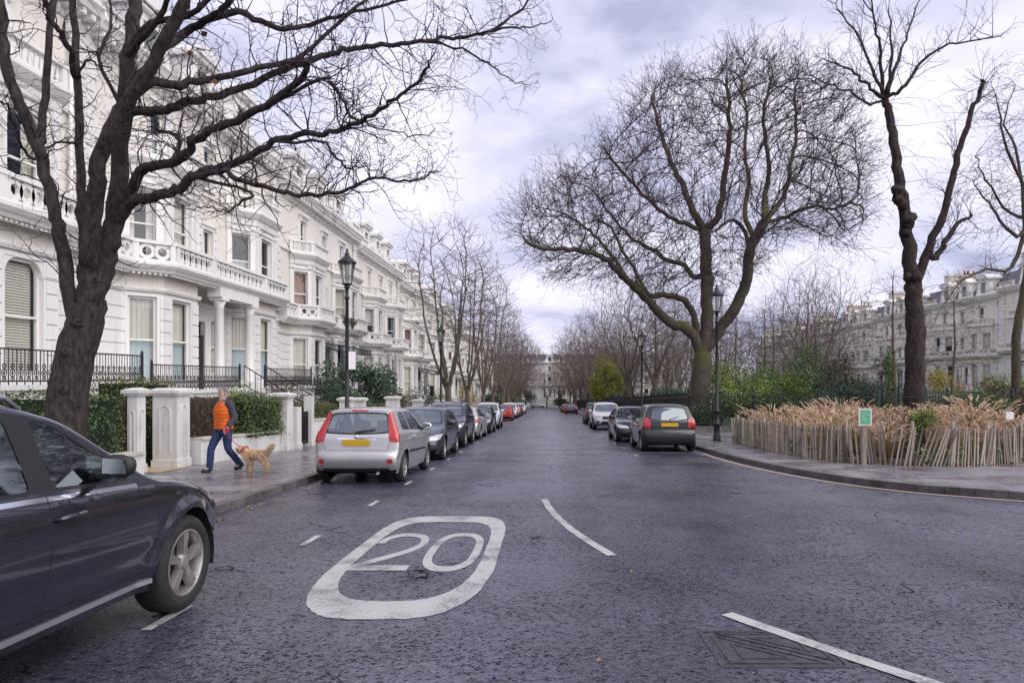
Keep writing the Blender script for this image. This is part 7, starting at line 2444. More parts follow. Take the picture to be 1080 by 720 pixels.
# shrubs behind the railing
SQ = 'evergreen shrubs behind the square railing'
bush('bamboo_clump', 'tall yellow-green bamboo clump behind the right-hand row of cars', 'bamboo', (7.9, 86, gz(86)), (2.7, 2.7, 3.7), 'leaf_bamboo', 11000, .36, 40, SQ, aspect=.22, droop=.5, fr=.36)
lst = [('tall light-green laurel hugging the right side of the plane trunk', (9.9, 38.5), (1.3, 1.0, 1.75), 'leaf_bright'), ('blue-grey shrub between the lamp post and the burred tree', (15.6, 40.5), (1.7, 1.2, 1.75), 'leaf_holly'), ('mid-green shrub left of the blue-grey one', (13.4, 41.0), (1.5, 1.2, 1.6), 'leaf_laurel'), ('olive twiggy mound behind the trellis, left of the burred tree', (18.2, 47), (2.4, 1.5, 2.5), 'leaf_hedge'), ('green shrub low at the right edge behind the railing', (24.6, 37.5), (1.5, 1.0, 1.2), 'leaf_laurel'), ('olive-green laurel just right of the plane trunk', (10.4, 35.6), (1.5, 1.1, 1.35), 'leaf_bright'), ('tall bright laurel behind the right lamp post', (11.9, 37.0), (1.5, 1.3, 1.55), 'leaf_laurel'), ('dark glossy shrub low behind the railing corner', (8.6, 34.8), (1.6, .8, .95), 'leaf_holly'),
       ('dark evergreen filling the railing behind the lamp post', (11.3, 34.9), (1.8, .8, .9), 'leaf_dark'), ('dark evergreen behind the railing left of the grass bed', (14.0, 35.0), (1.7, .9, 1.0), 'leaf_holly'), ('grey-green shrub behind the left half of the grass bed', (16.2, 36.0), (1.6, 1.1, 1.15), 'leaf_dark'),
       ('rounded blue-green shrub left of the brown bramble', (17.4, 38.4), (1.6, 1.2, 1.3), 'leaf_holly'), ('bright green shrub peeping over the railing right of the laurels', (14.6, 39.5), (1.5, 1.2, 1.45), 'leaf_bright'), ('dark shrub at the foot of the burred tree', (20.6, 35.0), (1.5, .9, .95), 'leaf_holly'),
       ('brown bramble mound left of the burred tree', (19.0, 43.5), (2.3, 1.5, 2.1), 'leaf_brown'), ('green shrub right of the burred tree foot', (23.0, 35.3), (1.6, .9, 1.0), 'leaf_laurel'), ('brown twiggy shrub right of the burred tree', (25.0, 36.8), (1.6, 1.0, 1.1), 'leaf_brown'),
       ('yellow flowering shrub before the second cream house', (26.6, 47.0), (2.4, 1.4, 1.7), 'leaf_yellow'), ('rust-tinged shrub before the nearest cream house', (30.0, 47.5), (2.2, 1.4, 1.7), 'leaf_red'), ('dark shrub behind the right end of the grass bed', (26.8, 35.2), (1.6, .9, .95), 'leaf_dark'),
       ('bright green shrub near the right picture edge', (31.5, 45.0), (2.0, 1.4, 1.5), 'leaf_bright'), ('olive conifer-like shrub close to the burred trunk', (23.0, 46.0), (1.1, 1.0, 2.1), 'leaf_hedge'), ('dark low shrub far right behind the railing', (29.5, 35.3), (1.6, .9, 1.0), 'leaf_holly'),
       ('blue-green low shrub behind the white car', (8.3, 46.0), (1.0, 3.5, 1.15), 'leaf_holly'), ('dark low evergreen along the right kerb railing', (8.4, 54, ), (1.0, 4.0, .95), 'leaf_dark'), ('dark evergreen far along the right kerb railing', (8.6, 80), (1.2, 7.0, 1.4), 'leaf_dark'), ('dim evergreen at the far end of the right railing', (8.6, 110), (1.3, 9.0, 1.9), 'leaf_dark'), ('mid-green laurel between plane tree and bamboo', (10.2, 50), (1.5, 1.6, 1.2), 'leaf_laurel'), ('dark yew-like shrub before the far cream houses', (34, 72), (5.0, 2.0, 2.0), 'leaf_dark'), ('long brown thicket below the cream terrace', (24.5, 70), (6.0, 2.0, 2.2), 'leaf_brown')]
for lb, (x, y), r, mt in lst:
    r = (r[0], r[1], r[2] * (1.18 if y < 60 else 1.0))
    bush('evergreen_shrub' if mt not in ('leaf_brown', 'leaf_yellow', 'leaf_red') else 'garden_shrub', lb, 'bush', (x, y, gz(y)), r, mt, int(1500 + 900 * r[0] * r[2]), .12 if y < 60 else .2, 18, SQ)
# ------------------------------------------------------------------ street lamps
def lamp_proto(label):
    t = thing('street_lamp', label, 'street lamp', (0, 0, 0), 0, 'black lantern street lamps')
    m = MB(); H = 4.95
    m.lathe([(.16, -.15), (.16, .05), (.15, .08), (.15, .22), (.12, .26), (.115, .60), (.14, .64), (.14, .70), (.10, .74), (.10, 1.12), (.12, 1.16), (.12, 1.20), (.065, 1.28), (.058, 3.0), (.05, H - .35), (.075, H - .32), (.075, H - .27), (.05, H - .24), (.048, H - .05), (.09, H), (.09, H + .05), (.03, H + .06)], 14, cap=False)
    m.build('post', 'black_iron', t)
    la = MB()
    la.lathe([(.03, H + .06), (.13, H + .08), (.145, H + .12), (.14, H + .13)], 16, cap=False)
    la.lathe([(.245, H + .72), (.27, H + .73), (.27, H + .77), (.20, H + .83), (.10, H + .93), (.06, H + .97), (.08, H + 1.0), (.05, H + 1.05), (.03, H + 1.07), (.045, H + 1.11), (.0, H + 1.20)], 16, cap=False)
    for k in range(6):
        a = 2 * PI * k / 6; la.tube([(.14 * math.cos(a), .14 * math.sin(a), H + .12), (.245 * math.cos(a), .245 * math.sin(a), H + .735)], .009, 4)
    lo = la.build('lantern', 'black_iron', t)
    g = MB(); g.lathe([(.135, H + .13), (.238, H + .725)], 20, cap=False); g.build('lantern_glass', 'lamp_glass', lo)
    b = MB(); b.lathe([(.0, H + .2), (.03, H + .22), (.05, H + .5), (.06, H + .62), (.0, H + .70)], 10, cap=False); b.build('lamp_bulb', 'white_paint', lo)
    return t


l1 = lamp_proto('black lantern street lamp with a white parking plate, behind the silver hatchback')
def put_lamp(o, px, py_top, y):
    x = XY(px, y); z = gz(y) + PV
    o.location = (x, y, z); h = CAM_H - (py_top - 398) / 720 * y - z
    s_ = h / 6.15; o.scale = (s_, s_, s_)
put_lamp(l1, 366, 261, 19.2)
for px, pt, y, lb in ((465, 341, 38.0, 'black lantern street lamp beside the bare trees of the left row'), (511, 377, 75, 'small far lantern street lamp on the left pavement'), (756, 299, 25.7, 'black lantern street lamp on the right pavement before the railing corner'), (677, 347, 47.5, 'black lantern street lamp along the right kerb beyond the dark hatchback')):
    c = copy_tree(l1); c['label'] = lb; put_lamp(c, px, pt, y)
pm('sign_white', (0.72, 0.71, 0.72), .5, .06, 8)
pm('sign_green', (0.10, 0.42, 0.22), .5, .1, 6)
pm('sign_print', (0.35, 0.62, 0.45), .6, .1, 6)
y = 19.2
t = thing('parking_plate', 'white parking-bay plate fixed to the left lamp post', 'sign', (XY(369, y), y - .08, gz(y) + PV + 2.38))
m = MB(); m.box(-.02, .22, -.012, 0, 0, .50); m.build('plate', 'sign_white', t)
m = MB(); m.tube([(-.08, .07, .1), (.02, -.001, .1)], .015, 5); m.tube([(-.08, .07, .4), (.02, -.001, .4)], .015, 5); m.build('clip', 'black_iron', t)
t.rotation_euler = (0, 0, R(55))

# ------------------------------------------------------------------ grass bed, paling fence, sign
fence_line = [(6.95, 25.2), (6.75, 22.8), (6.72, 20.6), (6.80, 18.8), (7.05, 17.1), (7.55, 16.2), (8.2, 15.75), (9.3, 15.6), (10.4, 15.9), (11.6, 16.5), (13.2, 17.4), (15, 18.6)]
FL = smooth2(fence_line, 8)
sheet('planting_bed', FL + [(15.5, 27), (9, 28)], 'earth', PV + .02)
pm('chestnut', (0.30, 0.245, 0.20), .85, .4, 7, .2, 40, stretch=(8, 8, .8))
leaf_mat('pale_wood', (.12, .097, .080), (.47, .405, .335), .85)
t = thing('paling_fence', 'weathered chestnut paling fence curving round the pale grass bed', 'fence', (8, 17, gz(17) + PV))
V_, F_, rd_ = [], [], []
acc_ = 0.0; pts_ = []
for a, b in zip(FL, FL[1:]):
    a, b = Vector(a), Vector(b); L = (b - a).length; d = (b - a) / L
    while acc_ < L:
        pts_.append((a + d * acc_, d)); acc_ += rng.uniform(.062, .112)
    acc_ -= L
lean = 0.0
for i, (p, d) in enumerate(pts_):
    lean = lean * .8 + rng.gauss(0, .05); extra = .20 if 8.0 < p.x < 9.2 else (.1 if 9.6 < p.x < 10.6 else 0)
    h = rng.uniform(.86, 1.0); wd = rng.uniform(.014, .025); th = .012
    b0 = Vector((p.x, p.y, gz(p.y) + PV - .05)) - t.location
    dd = Vector((d.x, d.y, 0)); nn = Vector((d.y, -d.x, 0)); up = (Vector((0, 0, 1)) + dd * (lean + extra) + nn * rng.gauss(0, .03)).normalized()
    n0 = len(V_)
    for k, (u, s_) in enumerate(((0, 1), (.5, rng.uniform(.85, 1.1)), (.97, .8), (1.0, .25))):
        c = b0 + up * (h * u) + dd * rng.gauss(0, .004)
        for sx, sy in ((-1, -1), (1, -1), (1, 1), (-1, 1)): V_.append(tuple(c + dd * (sx * wd * s_) + nn * (sy * th)))
    for k in range(3):
        for j in range(4): F_.append((n0 + k * 4 + j, n0 + k * 4 + (j + 1) % 4, n0 + k * 4 + 4 + (j + 1) % 4, n0 + k * 4 + 4 + j))
    F_.append((n0 + 12, n0 + 13, n0 + 14, n0 + 15)); rd_ += [rng.random()] * 16
np_mesh('pales', V_, F_, 'pale_wood', t, rd_)
m = MB()
for z in (.25, .74): m.tube([Vector((x, y, gz(y) + PV + z)) - t.location for x, y in FL], .006, 4)
m.build('wire', 'cast_iron', t)
for i in (3, 14, 25, 36, 44, 50, 56, 63, 71, 80):
    if i < len(FL):
        x, y = FL[i]; x += .06; y += .06
        m = MB(); m.tube([Vector((x, y, gz(y) + PV - .1)) - t.location, Vector((x + rng.uniform(-.03, .06), y, gz(y) + PV + 1.02)) - t.location], [.04, .036], 8); m.build('post', 'chestnut', t)


def grass_proto(seed, h, plumes, label, nbl=210, mats=('straw_blade', 'straw')):
    r = np.random.default_rng(seed)
    t = thing('grass_clump', label, 'grass clump', (0, 0, 0), 0, 'pale feather grass clumps in the fenced bed')
    def blades(n, hh, wd, sp, nseg, bend, base_w=1.0):
        a = r.uniform(0, 2 * np.pi, n); R0 = r.uniform(0, .13, n); hgt = hh * r.uniform(.55, 1.05, n); tilt = r.uniform(.05, sp, n)
        V = np.empty((n, (nseg + 1) * 2, 3)); side = np.c_[-np.sin(a), np.cos(a), np.zeros(n)]; dr = np.c_[np.cos(a), np.sin(a), np.zeros(n)]
        tips = None
        for k in range(nseg + 1):
            u = k / nseg; out_ = tilt * hgt * (u + bend * u ** 3)
            c = dr * (R0 + out_)[:, None]; c[:, 2] = hgt * (u - .22 * bend * tilt * u ** 3)
            w_ = wd * (1 - u) ** .7 * base_w + .0008
            V[:, 2 * k] = c - side * w_; V[:, 2 * k + 1] = c + side * w_
            tips = c
        F = []
        for k in range(nseg): F.append(np.c_[np.arange(n) * (nseg + 1) * 2 + 2 * k, np.arange(n) * (nseg + 1) * 2 + 2 * k + 1, np.arange(n) * (nseg + 1) * 2 + 2 * k + 3, np.arange(n) * (nseg + 1) * 2 + 2 * k + 2])
        return V.reshape(-1, 3), np.concatenate(F), np.repeat(r.uniform(0, 1, n), (nseg + 1) * 2), tips, dr
    V, F, rd, tips, dr = blades(nbl, h * .8, .006, .75, 5, 1.1)
    np_mesh('blades', V, F, mats[0], t, rd)
    if plumes:
        V, F, rd, tips, dr = blades(plumes, h, .0035, .42, 5, .6)
        sv, sf = [], []
        Ps, Ds = [], []
        for k in range(plumes):
            base = tips[k]; ax = np.array([dr[k][0] * .55, dr[k][1] * .55, .85]); ax /= np.linalg.norm(ax)
            m_ = 90; u = r.uniform(0, 1, m_); ln = r.uniform(.18, .30); dro = np.array([dr[k][0], dr[k][1], -.9]) * r.uniform(.05, .55)
            c = base + (ax * (u[:, None] - .2) + dro * (u[:, None] ** 2)) * ln
            rad = r.normal(size=(m_, 3)); rad /= np.linalg.norm(rad, axis=1, keepdims=True)
            dd = ax * .8 + rad * .5 + np.array([dr[k][0], dr[k][1], -.2]) * .25; dd /= np.linalg.norm(dd, axis=1, keepdims=True)
            Ps.append(c); Ds.append(dd)
        Pp = np.concatenate(Ps); Dd = np.concatenate(Ds); n = len(Pp); ss = np.cross(Dd, r.normal(size=(n, 3))); ss /= np.linalg.norm(ss, axis=1, keepdims=True)
        ln = r.uniform(.025, .05, (n, 1))
        W = np.empty((n, 4, 3)); W[:, 0] = Pp; W[:, 1] = Pp + Dd * ln * .5 + ss * .0055; W[:, 2] = Pp + Dd * ln; W[:, 3] = Pp + Dd * ln * .5 - ss * .0055
        np_mesh('stalks', V, F, mats[0], t, rd)
        np_mesh('plumes', W.reshape(-1, 3), np.arange(n * 4).reshape(n, 4), mats[1], t, np.repeat(r.uniform(.2, 1, n), 4))
    return t


g1 = grass_proto(1, 1.38, 105, 'tall feathery straw-coloured grass clump in the fenced bed')
g2 = grass_proto(2, 1.25, 110, 'tall feathery straw-coloured grass clump in the fenced bed')
g3 = grass_proto(3, 1.15, 22, 'tall feathery straw-coloured grass clump in the fenced bed', 260)
plumey = []
for _ in range(4000):
    if len(plumey) >= 46: break
    x, y = rng.uniform(6.9, 14.5), rng.uniform(16, 26.5)
    if not in_poly(x, y, FL + [(15.5, 27), (9, 28)]): continue
    if min(math.hypot(x - q[0], y - q[1]) for q in FL) < .55: continue
    if any(math.hypot(x - q[0], y - q[1]) < .62 for q in plumey): continue
    plumey.append((x, y))
used = {id(g1): 0, id(g2): 0, id(g3): 0}
protos = [g1, g2, g3]
GL = 'tall feathery straw-coloured grass clump in the fenced bed'
first = {0: True, 1: True, 2: True}
for q, (x, y) in enumerate(plumey):
    px = 574 + 720 * x / y
    k = 2 if (905 < px < 1000 and rng.random() < .7) or rng.random() < .12 else rng.choice((0, 1))
    o = protos[k] if first[k] else copy_tree(protos[k]); first[k] = False
    o.location = (x, y, gz(y) + PV); s_ = rng.uniform(.70, .92) + .20 * math.sin(x * 2.3 + y * 1.1); sx_ = rng.uniform(.95, 1.3); o.scale = (s_ * sx_, s_ * sx_, s_); o.rotation_euler = (0, 0, rng.uniform(0, 6.28)); o['label'] = GL
# low leafy growth at the foot of the fence
n = 3600
idx = nrng.integers(0, len(FL), n); Q_ = np.array(FL)[idx]
cx_ = np.array([9.5, 19.5]); inw = cx_ - Q_; inw /= np.linalg.norm(inw, axis=1, keepdims=True)
off = nrng.uniform(.05, .9, n)[:, None] ** 1.2
keep = (np.sin(Q_[:, 0] * 3.1 + Q_[:, 1] * 2.3) + nrng.normal(0, .6, n)) > .1
P2 = (Q_ + inw * off + nrng.normal(0, .12, (n, 2)))[keep]
P = np.c_[P2, -SL * P2[:, 1] + PV + nrng.uniform(.02, .42, len(P2)) * (1 - nrng.uniform(0, .5, len(P2)))]
nn_ = rand_unit(len(P)); nn_[:, 2] = np.abs(nn_[:, 2]) + .3; nn_ /= np.linalg.norm(nn_, axis=1, keepdims=True)
V, F, rd = leaf_arrays(P, nn_, .11, .6)
tag(np_mesh('undergrowth', V, F, 'leaf_laurel', None, rd), kind='stuff')
# brown dead stems in the middle of the bed
t = thing('dead_stems', 'dark dry stems standing among the pale grass', 'plant', (9.2, 17.4, gz(17.4) + PV))
m = MB()
for q in range(120):
    x, y = rng.gauss(0, .8), rng.gauss(.3, .5); h = rng.uniform(.6, 1.35)
    m.tube([(x, y, 0), (x + rng.uniform(-.1, .1), y + rng.uniform(-.1, .1), h * .6), (x + rng.uniform(-.22, .22), y + rng.uniform(-.2, .2), h)], [.006, .005, .003], 4)
m.build('stem', 'bark_brown', t)
P = np.c_[nrng.normal(0, .8, 700), nrng.normal(.3, .5, 700), nrng.uniform(.5, 1.3, 700)]
V, F, rd = leaf_arrays(P, rand_unit(700), .05, .5); np_mesh('foliage', V, F, 'leaf_brown', t, rd)
bush('strappy_plant', 'fresh green strappy plant among the pale grass', 'plant', (9.75, 17.6, gz(17.6) + PV + .45), (.42, .3, .38), 'leaf_bright', 500, .22, 8, None, aspect=.12)
# sign on a wooden stake
y = 15.9
t = thing('garden_notice', 'small green notice with white border on a wooden stake by the grass bed', 'sign', (XY(911, y), y, gz(y) + PV))
zc = CAM_H - (439.5 - 398) / 720 * y - (gz(y) + PV)
m = MB(); m.box(-.15, .15, -.075, -.055, zc - .20, zc + .20); m.build('board', 'sign_white', t)
m = MB(); m.box(-.115, .115, -.079, -.0755, zc - .165, zc + .165); m.build('panel', 'sign_green', t)
m = MB()
for q, wd in enumerate((.14, .17, .10, .16, .12)): m.box(-.085, -.085 + wd, -.0825, -.0795, zc + .10 - q * .05, zc + .115 - q * .05)
m.build('print', 'sign_print', t)
m = MB(); m.box(-.05, .045, -.05, .04, -.1, zc + .1); m.build('stake', 'chestnut', t)
# small white tag among the grass on the right
y = 17.6
t = thing('plant_label', 'small white tag leaning among the pale grass at right', 'label', (XY(1047, y), y - .5, gz(y) + PV))
m = MB(); m.box(-.11, .11, -.008, .008, 1.05, 1.24); o = m.build('card', 'sign_white', t); o.rotation_euler = (0, .1, .2)
m = MB(); m.tube([(0, .02, 0), (0, .02, 1.1)], .01, 5); m.build('stick', 'chestnut', t)

# ------------------------------------------------------------------ fallen leaves
n = 900
kx = np.where(nrng.random(n) < .55, nrng.normal(KL + .18, .16, n), np.where(nrng.random(n) < .6, nrng.uniform(-8, KL, n), nrng.uniform(-4.5, 7, n)))
ky = nrng.uniform(3.5, 24, n)
zc_ = -SL * ky + np.where(kx < KL, PV, 0) + .008
ok = ~((np.abs(kx - 2) < 4.0) & (nrng.random(n) < .55))
P = np.c_[kx, ky, zc_][ok]
nn_ = np.c_[nrng.normal(0, .25, (len(P), 2)), np.ones(len(P))]; nn_ /= np.linalg.norm(nn_, axis=1, keepdims=True)
V, F, rd = leaf_arrays(P, nn_, .05, .65)
tag(np_mesh('fallen_leaves', V, F, 'fallen', None, rd), kind='stuff')
n = 500
s_i = nrng.integers(0, len(FL), n); P2 = np.array(FL)[s_i] + nrng.normal(0, .12, (n, 2)) - np.array([0, .12])
P = np.c_[P2, -SL * P2[:, 1] + PV + .01]; nn_ = np.c_[nrng.normal(0, .3, (n, 2)), np.ones(n)]; nn_ /= np.linalg.norm(nn_, axis=1, keepdims=True)
V, F, rd = leaf_arrays(P, nn_, .06, .65); tag(np_mesh('fallen_leaves', V, F, 'fallen', None, rd), kind='stuff')
# ------------------------------------------------------------------ the man and the dog
pm('skin', (0.50, 0.31, 0.25), .55, .1, 12)
pm('hair_grey', (0.42, 0.40, 0.38), .8, .25, 40, .3, 120)
pm('vest_orange', (0.72, 0.135, 0.012), .55, .12, 6, .1, 30)
pm('jacket_dark', (0.050, 0.047, 0.066), .8, .25, 10, .15, 60)
pm('jeans_blue', (0.022, 0.042, 0.115), .85, .3, 12, .15, 80)
pm('shoe_dark', (0.028, 0.02, 0.02), .6, .2, 10)
pm('lead_red', (0.42, 0.018, 0.05), .6, .1, 6)
pm('eye_dark', (0.02, 0.015, 0.012), .2, .1, 4)
leaf_mat('dog_fur', (0.52, 0.35, 0.21), (0.88, 0.71, 0.52), .8)
pm('dog_skin', (0.52, 0.33, 0.18), .85, .2, 8)


def skin_mesh(name, pts, edges, rad, mat_, parent, sub=2, root=0):
    """one continuous surface grown over a skeleton"""
    me = bpy.data.meshes.new(name)
    me.from_pydata([tuple(p) for p in pts], edges, [])
    o = bpy.data.objects.new(name, me); COL.objects.link(o)
    md = o.modifiers.new('skin', 'SKIN'); md.use_smooth_shade = True; md.branch_smoothing = .6
    for i, r in enumerate(rad):
        sv = me.skin_vertices[0].data[i]; sv.radius = r if hasattr(r, '__len__') else (r, r); sv.use_root = i == root
    sb = o.modifiers.new('sub', 'SUBSURF'); sb.levels = sub; sb.render_levels = sub
    dg = bpy.context.evaluated_depsgraph_get(); dg.update()
    m2 = bpy.data.meshes.new_from_object(o.evaluated_get(dg))
    o.modifiers.clear(); o.data = m2; bpy.data.meshes.remove(me)
    m2.name = name; m2.materials.clear(); m2.materials.append(MATS[mat_])
    for p in m2.polygons: p.use_smooth = True
    o.parent = parent
    return o


def person():
    y = 14.3
    t = thing('person', 'grey-haired man in an orange padded vest and blue jeans walking with a red dog lead', 'person', (XY(236, y), y, gz(y) + PV), R(-28))
    # faces -y locally, striding; x to his left is +x as seen by us on the right
    J = {}
    def add(k, *p): J[k] = Vector(p)
    add('pelvis', 0, 0, .93); add('waist', 0, -.01, 1.08); add('chest', 0, -.01, 1.30); add('neck', 0, -.015, 1.47); add('chin', 0, -.04, 1.56)
    add('head', 0, -.035, 1.64); add('crown', 0, -.015, 1.735)
    add('sL', .19, 0, 1.41); add('eL', .27, .05, 1.13); add('wL', .27, -.11, .93); add('hL', .265, -.15, .88)
    add('sR', -.19, 0, 1.41); add('eR', -.26, .10, 1.13); add('wR', -.25, .04, .90); add('hR', -.245, .02, .83)
    add('hipL', .10, 0, .90); add('kL', .11, .02, .49); add('aL', .12, .30, .13); add('tL', .125, .17, .04)
    add('hipR', -.10, 0, .90); add('kR', -.12, -.20, .50); add('aR', -.13, -.24, .09); add('tR', -.135, -.40, .04)
    order = list(J); ix = {k: i for i, k in enumerate(order)}
    E = [('pelvis', 'waist'), ('waist', 'chest'), ('chest', 'neck'), ('neck', 'chin'), ('chin', 'head'), ('head', 'crown'), ('chest', 'sL'), ('sL', 'eL'), ('eL', 'wL'), ('wL', 'hL'), ('chest', 'sR'), ('sR', 'eR'), ('eR', 'wR'), ('wR', 'hR'),
         ('pelvis', 'hipL'), ('hipL', 'kL'), ('kL', 'aL'), ('aL', 'tL'), ('pelvis', 'hipR'), ('hipR', 'kR'), ('kR', 'aR'), ('aR', 'tR')]
    rad = dict(pelvis=.115, waist=.11, chest=.115, neck=.058, chin=.072, head=.092, crown=.062, sL=.062, eL=.045, wL=.032, hL=.030, sR=.062, eR=.045, wR=.032, hR=.030,
               hipL=.095, kL=.062, aL=.042, tL=.04, hipR=.095, kR=.062, aR=.042, tR=.04)
    body = skin_mesh('body', [J[k] for k in order], [(ix[a], ix[b]) for a, b in E], [rad[k] for k in order], 'skin', t)
    # fingers, rooted in each palm, joined into the body mesh
    fing = []
    for sg, h, w_ in ((1, 'hL', 'wL'), (-1, 'hR', 'wR')):
        d = (J[h] - J[w_]).normalized(); side = Vector((0, 1, 0)).cross(d).normalized(); ac = d.cross(side).normalized()
        for k, (o_, ln) in enumerate(((-.027, .062), (-.009, .072), (.009, .068), (.027, .054))):
            b = J[h] + ac * o_ + d * .012
            fing.append(([b, b + d * ln * .5, b + d * ln * .82 - side * sg * .02, b + d * ln * .95 - side * sg * .04], [.0095, .009, .008, .0065]))
        b = J[h] + ac * -.03 - d * .02
        fing.append(([b, b - ac * .025 + d * .02, b - ac * .035 + d * .05], [.011, .010, .008]))
    # nose, ears on the head
    bm = bmesh.new(); bm.from_mesh(body.data)
    mb = MB()
    for pts, rr in fing: mb.tube(pts, rr, 6)
    hd = J['head']; 
    mb.tube([hd + Vector((0, -.085, .012)), hd + Vector((0, -.112, -.022)), hd + Vector((0, -.088, -.035))], [.010, .016, .012], 7)
    for sg in (1, -1): mb.tube([hd + Vector((sg * .080, .0, .03)), hd + Vector((sg * .094, .012, .0)), hd + Vector((sg * .082, .0, -.03))], [.010, .017, .009], 6)
    mb.tube([hd + Vector((-.026, -.088, -.062)), hd + Vector((0, -.098, -.060)), hd + Vector((.026, -.088, -.062))], [.004, .008, .004], 6)
    tmp = bpy.data.meshes.new('tmp'); tmp.from_pydata(mb.v, [], mb.f); bm.from_mesh(tmp)
    for f in bm.faces: f.smooth = True
    bm.to_mesh(body.data); bm.free(); bpy.data.meshes.remove(tmp)
    e = MB()
    for sg in (1, -1): e.lathe([(.0, -.012), (.009, -.006), (.011, 0), (.0, .008)], 8, tuple(hd + Vector((sg * .032, -.089, .012))), 'y', cap=False)
    e.build('eyes', 'eye_dark', t)
    # hair: a cap of short tufts
    n = 900; d = rand_unit(n); ok = (d[:, 2] > -.15) & ~((d[:, 1] < -.35) & (d[:, 2] < .55)); d = d[ok]
    P = np.array(hd + Vector((0, .006, .022))) + d * np.array([.088, .108, .104])
    V, F, rd = leaf_arrays(P - d * .004, d * .4 + rand_unit(len(d)) * .8, .045, .4)
    np_mesh('hair', V, F, 'hair_grey', t, rd)
    # clothes
    def cl(name, keys, edges, radii, mat_, extra=None):
        pts = []; rr = []; loc = {}
        for k in keys:
            loc[k] = len(pts); pts.append(J[k] if k in J else extra[k]); rr.append(radii[k])
        return skin_mesh(name, pts, [(loc[a], loc[b]) for a, b in edges], rr, mat_, t, 2)
    X = {'hem': Vector((0, 0, .90)), 'col': Vector((0, -.012, 1.475)), 'cuL': J['wL'] + (J['eL'] - J['wL']) * .12, 'cuR': J['wR'] + (J['eR'] - J['wR']) * .12, 'ankL': J['aL'] + (J['kL'] - J['aL']) * .02, 'ankR': J['aR'] + (J['kR'] - J['aR']) * .02, 'seat': Vector((0, .01, .96)),
         'heL': J['aL'] + Vector((0, .045, -.045)), 'heR': J['aR'] + Vector((0, .05, -.04)), 'aL2': J['aL'] + Vector((0, 0, .02)), 'aR2': J['aR'] + Vector((0, 0, .02)), 'toL': J['tL'] + Vector((0, -.02, .0)), 'toR': J['tR'] + Vector((0, -.02, .0))}
    def loft(mb, rings, n=20, quilt=0.0):
        ids = []
        for cx, cy, z, rx, ry in rings:
            b0 = len(mb.v)
            for k in range(n):
                q = 2 * PI * k / n; f = 1 + (quilt * math.sin(z * 2 * PI / .075) if quilt else 0)
                ex = 0.8
                mb.v.append((cx + rx * f * math.copysign(abs(math.cos(q)) ** ex, math.cos(q)), cy + ry * f * math.copysign(abs(math.sin(q)) ** ex, math.sin(q)), z))
            ids.append(b0)
        for a0, b0 in zip(ids, ids[1:]):
            for k in range(n):
                j = (k + 1) % n; mb.face((a0 + k, a0 + j, b0 + j, b0 + k), 0, True)
        mb.face([ids[0] + n - 1 - k for k in range(n)]); mb.face([ids[-1] + k for k in range(n)])
    def fine(rings, m=3):
        return smooth2(rings, m)
    mb = MB()
    loft(mb, fine([(0, 0, .86, .182, .135), (0, 0, 1.0, .18, .135), (0, -.005, 1.22, .195, .14), (0, 0, 1.36, .19, .125), (0, 0, 1.43, .13, .10), (0, -.005, 1.47, .085, .085), (0, -.002, 1.505, .078, .078)]))
    for sfx in 'LR':
        sg = 1 if sfx == 'L' else -1
        pts = [Vector((sg * .13, 0, 1.40)), J['s' + sfx] + Vector((sg * .01, 0, -.005)), J['s' + sfx].lerp(J['e' + sfx], .5), J['e' + sfx], J['e' + sfx].lerp(J['w' + sfx], .5), J['w' + sfx] + (J['e' + sfx] - J['w' + sfx]) * .08]
        P3 = [Vector(q) for q in smooth2([tuple(q) for q in pts], 4)]; rr = smooth2([(.08,), (.088,), (.075,), (.068,), (.06,), (.048,)], 4)
        mb.tube(P3, [q[0] for q in rr], 12)
    mb.build('jacket', 'jacket_dark', t, fix=True)
    mb = MB()
    loft(mb, fine([(0, 0, .89, .20, .155), (0, 0, .95, .205, .16), (0, 0, 1.10, .20, .16), (0, -.005, 1.24, .215, .165), (0, 0, 1.35, .205, .15), (0, 0, 1.415, .155, .125), (0, -.008, 1.46, .10, .10)], 8), 24, .022)
    mb.build('vest', 'vest_orange', t, fix=True)
    mb = MB()
    loft(mb, fine([(0, 0, .78, .15, .11), (0, .005, .84, .178, .135), (0, .005, .92, .176, .135), (0, 0, 1.0, .165, .12)]))
    for sfx in 'LR':
        sg = 1 if sfx == 'L' else -1
        pts = [Vector((sg * .085, 0, .90)), J['hip' + sfx].lerp(J['k' + sfx], .35), J['k' + sfx], J['k' + sfx].lerp(J['a' + sfx], .5), J['a' + sfx] + (J['k' + sfx] - J['a' + sfx]) * -.12]
        P3 = [Vector(q) for q in smooth2([tuple(q) for q in pts], 5)]; rr = smooth2([(.10,), (.098,), (.074,), (.070,), (.064,)], 5)
        mb.tube(P3, [q[0] * (1 + rng.uniform(-.03, .03)) for q in rr], 12)
    mb.build('trousers', 'jeans_blue', t, fix=True)
    for sfx in 'LR':
        cl('shoe', ['he' + sfx, 'a%s2' % sfx, 'to' + sfx], [('a%s2' % sfx, 'he' + sfx), ('he' + sfx, 'to' + sfx)], {'he' + sfx: .056, 'a%s2' % sfx: .056, 'to' + sfx: .052}, 'shoe_dark', X)
    return t, J


man, MJ = person()


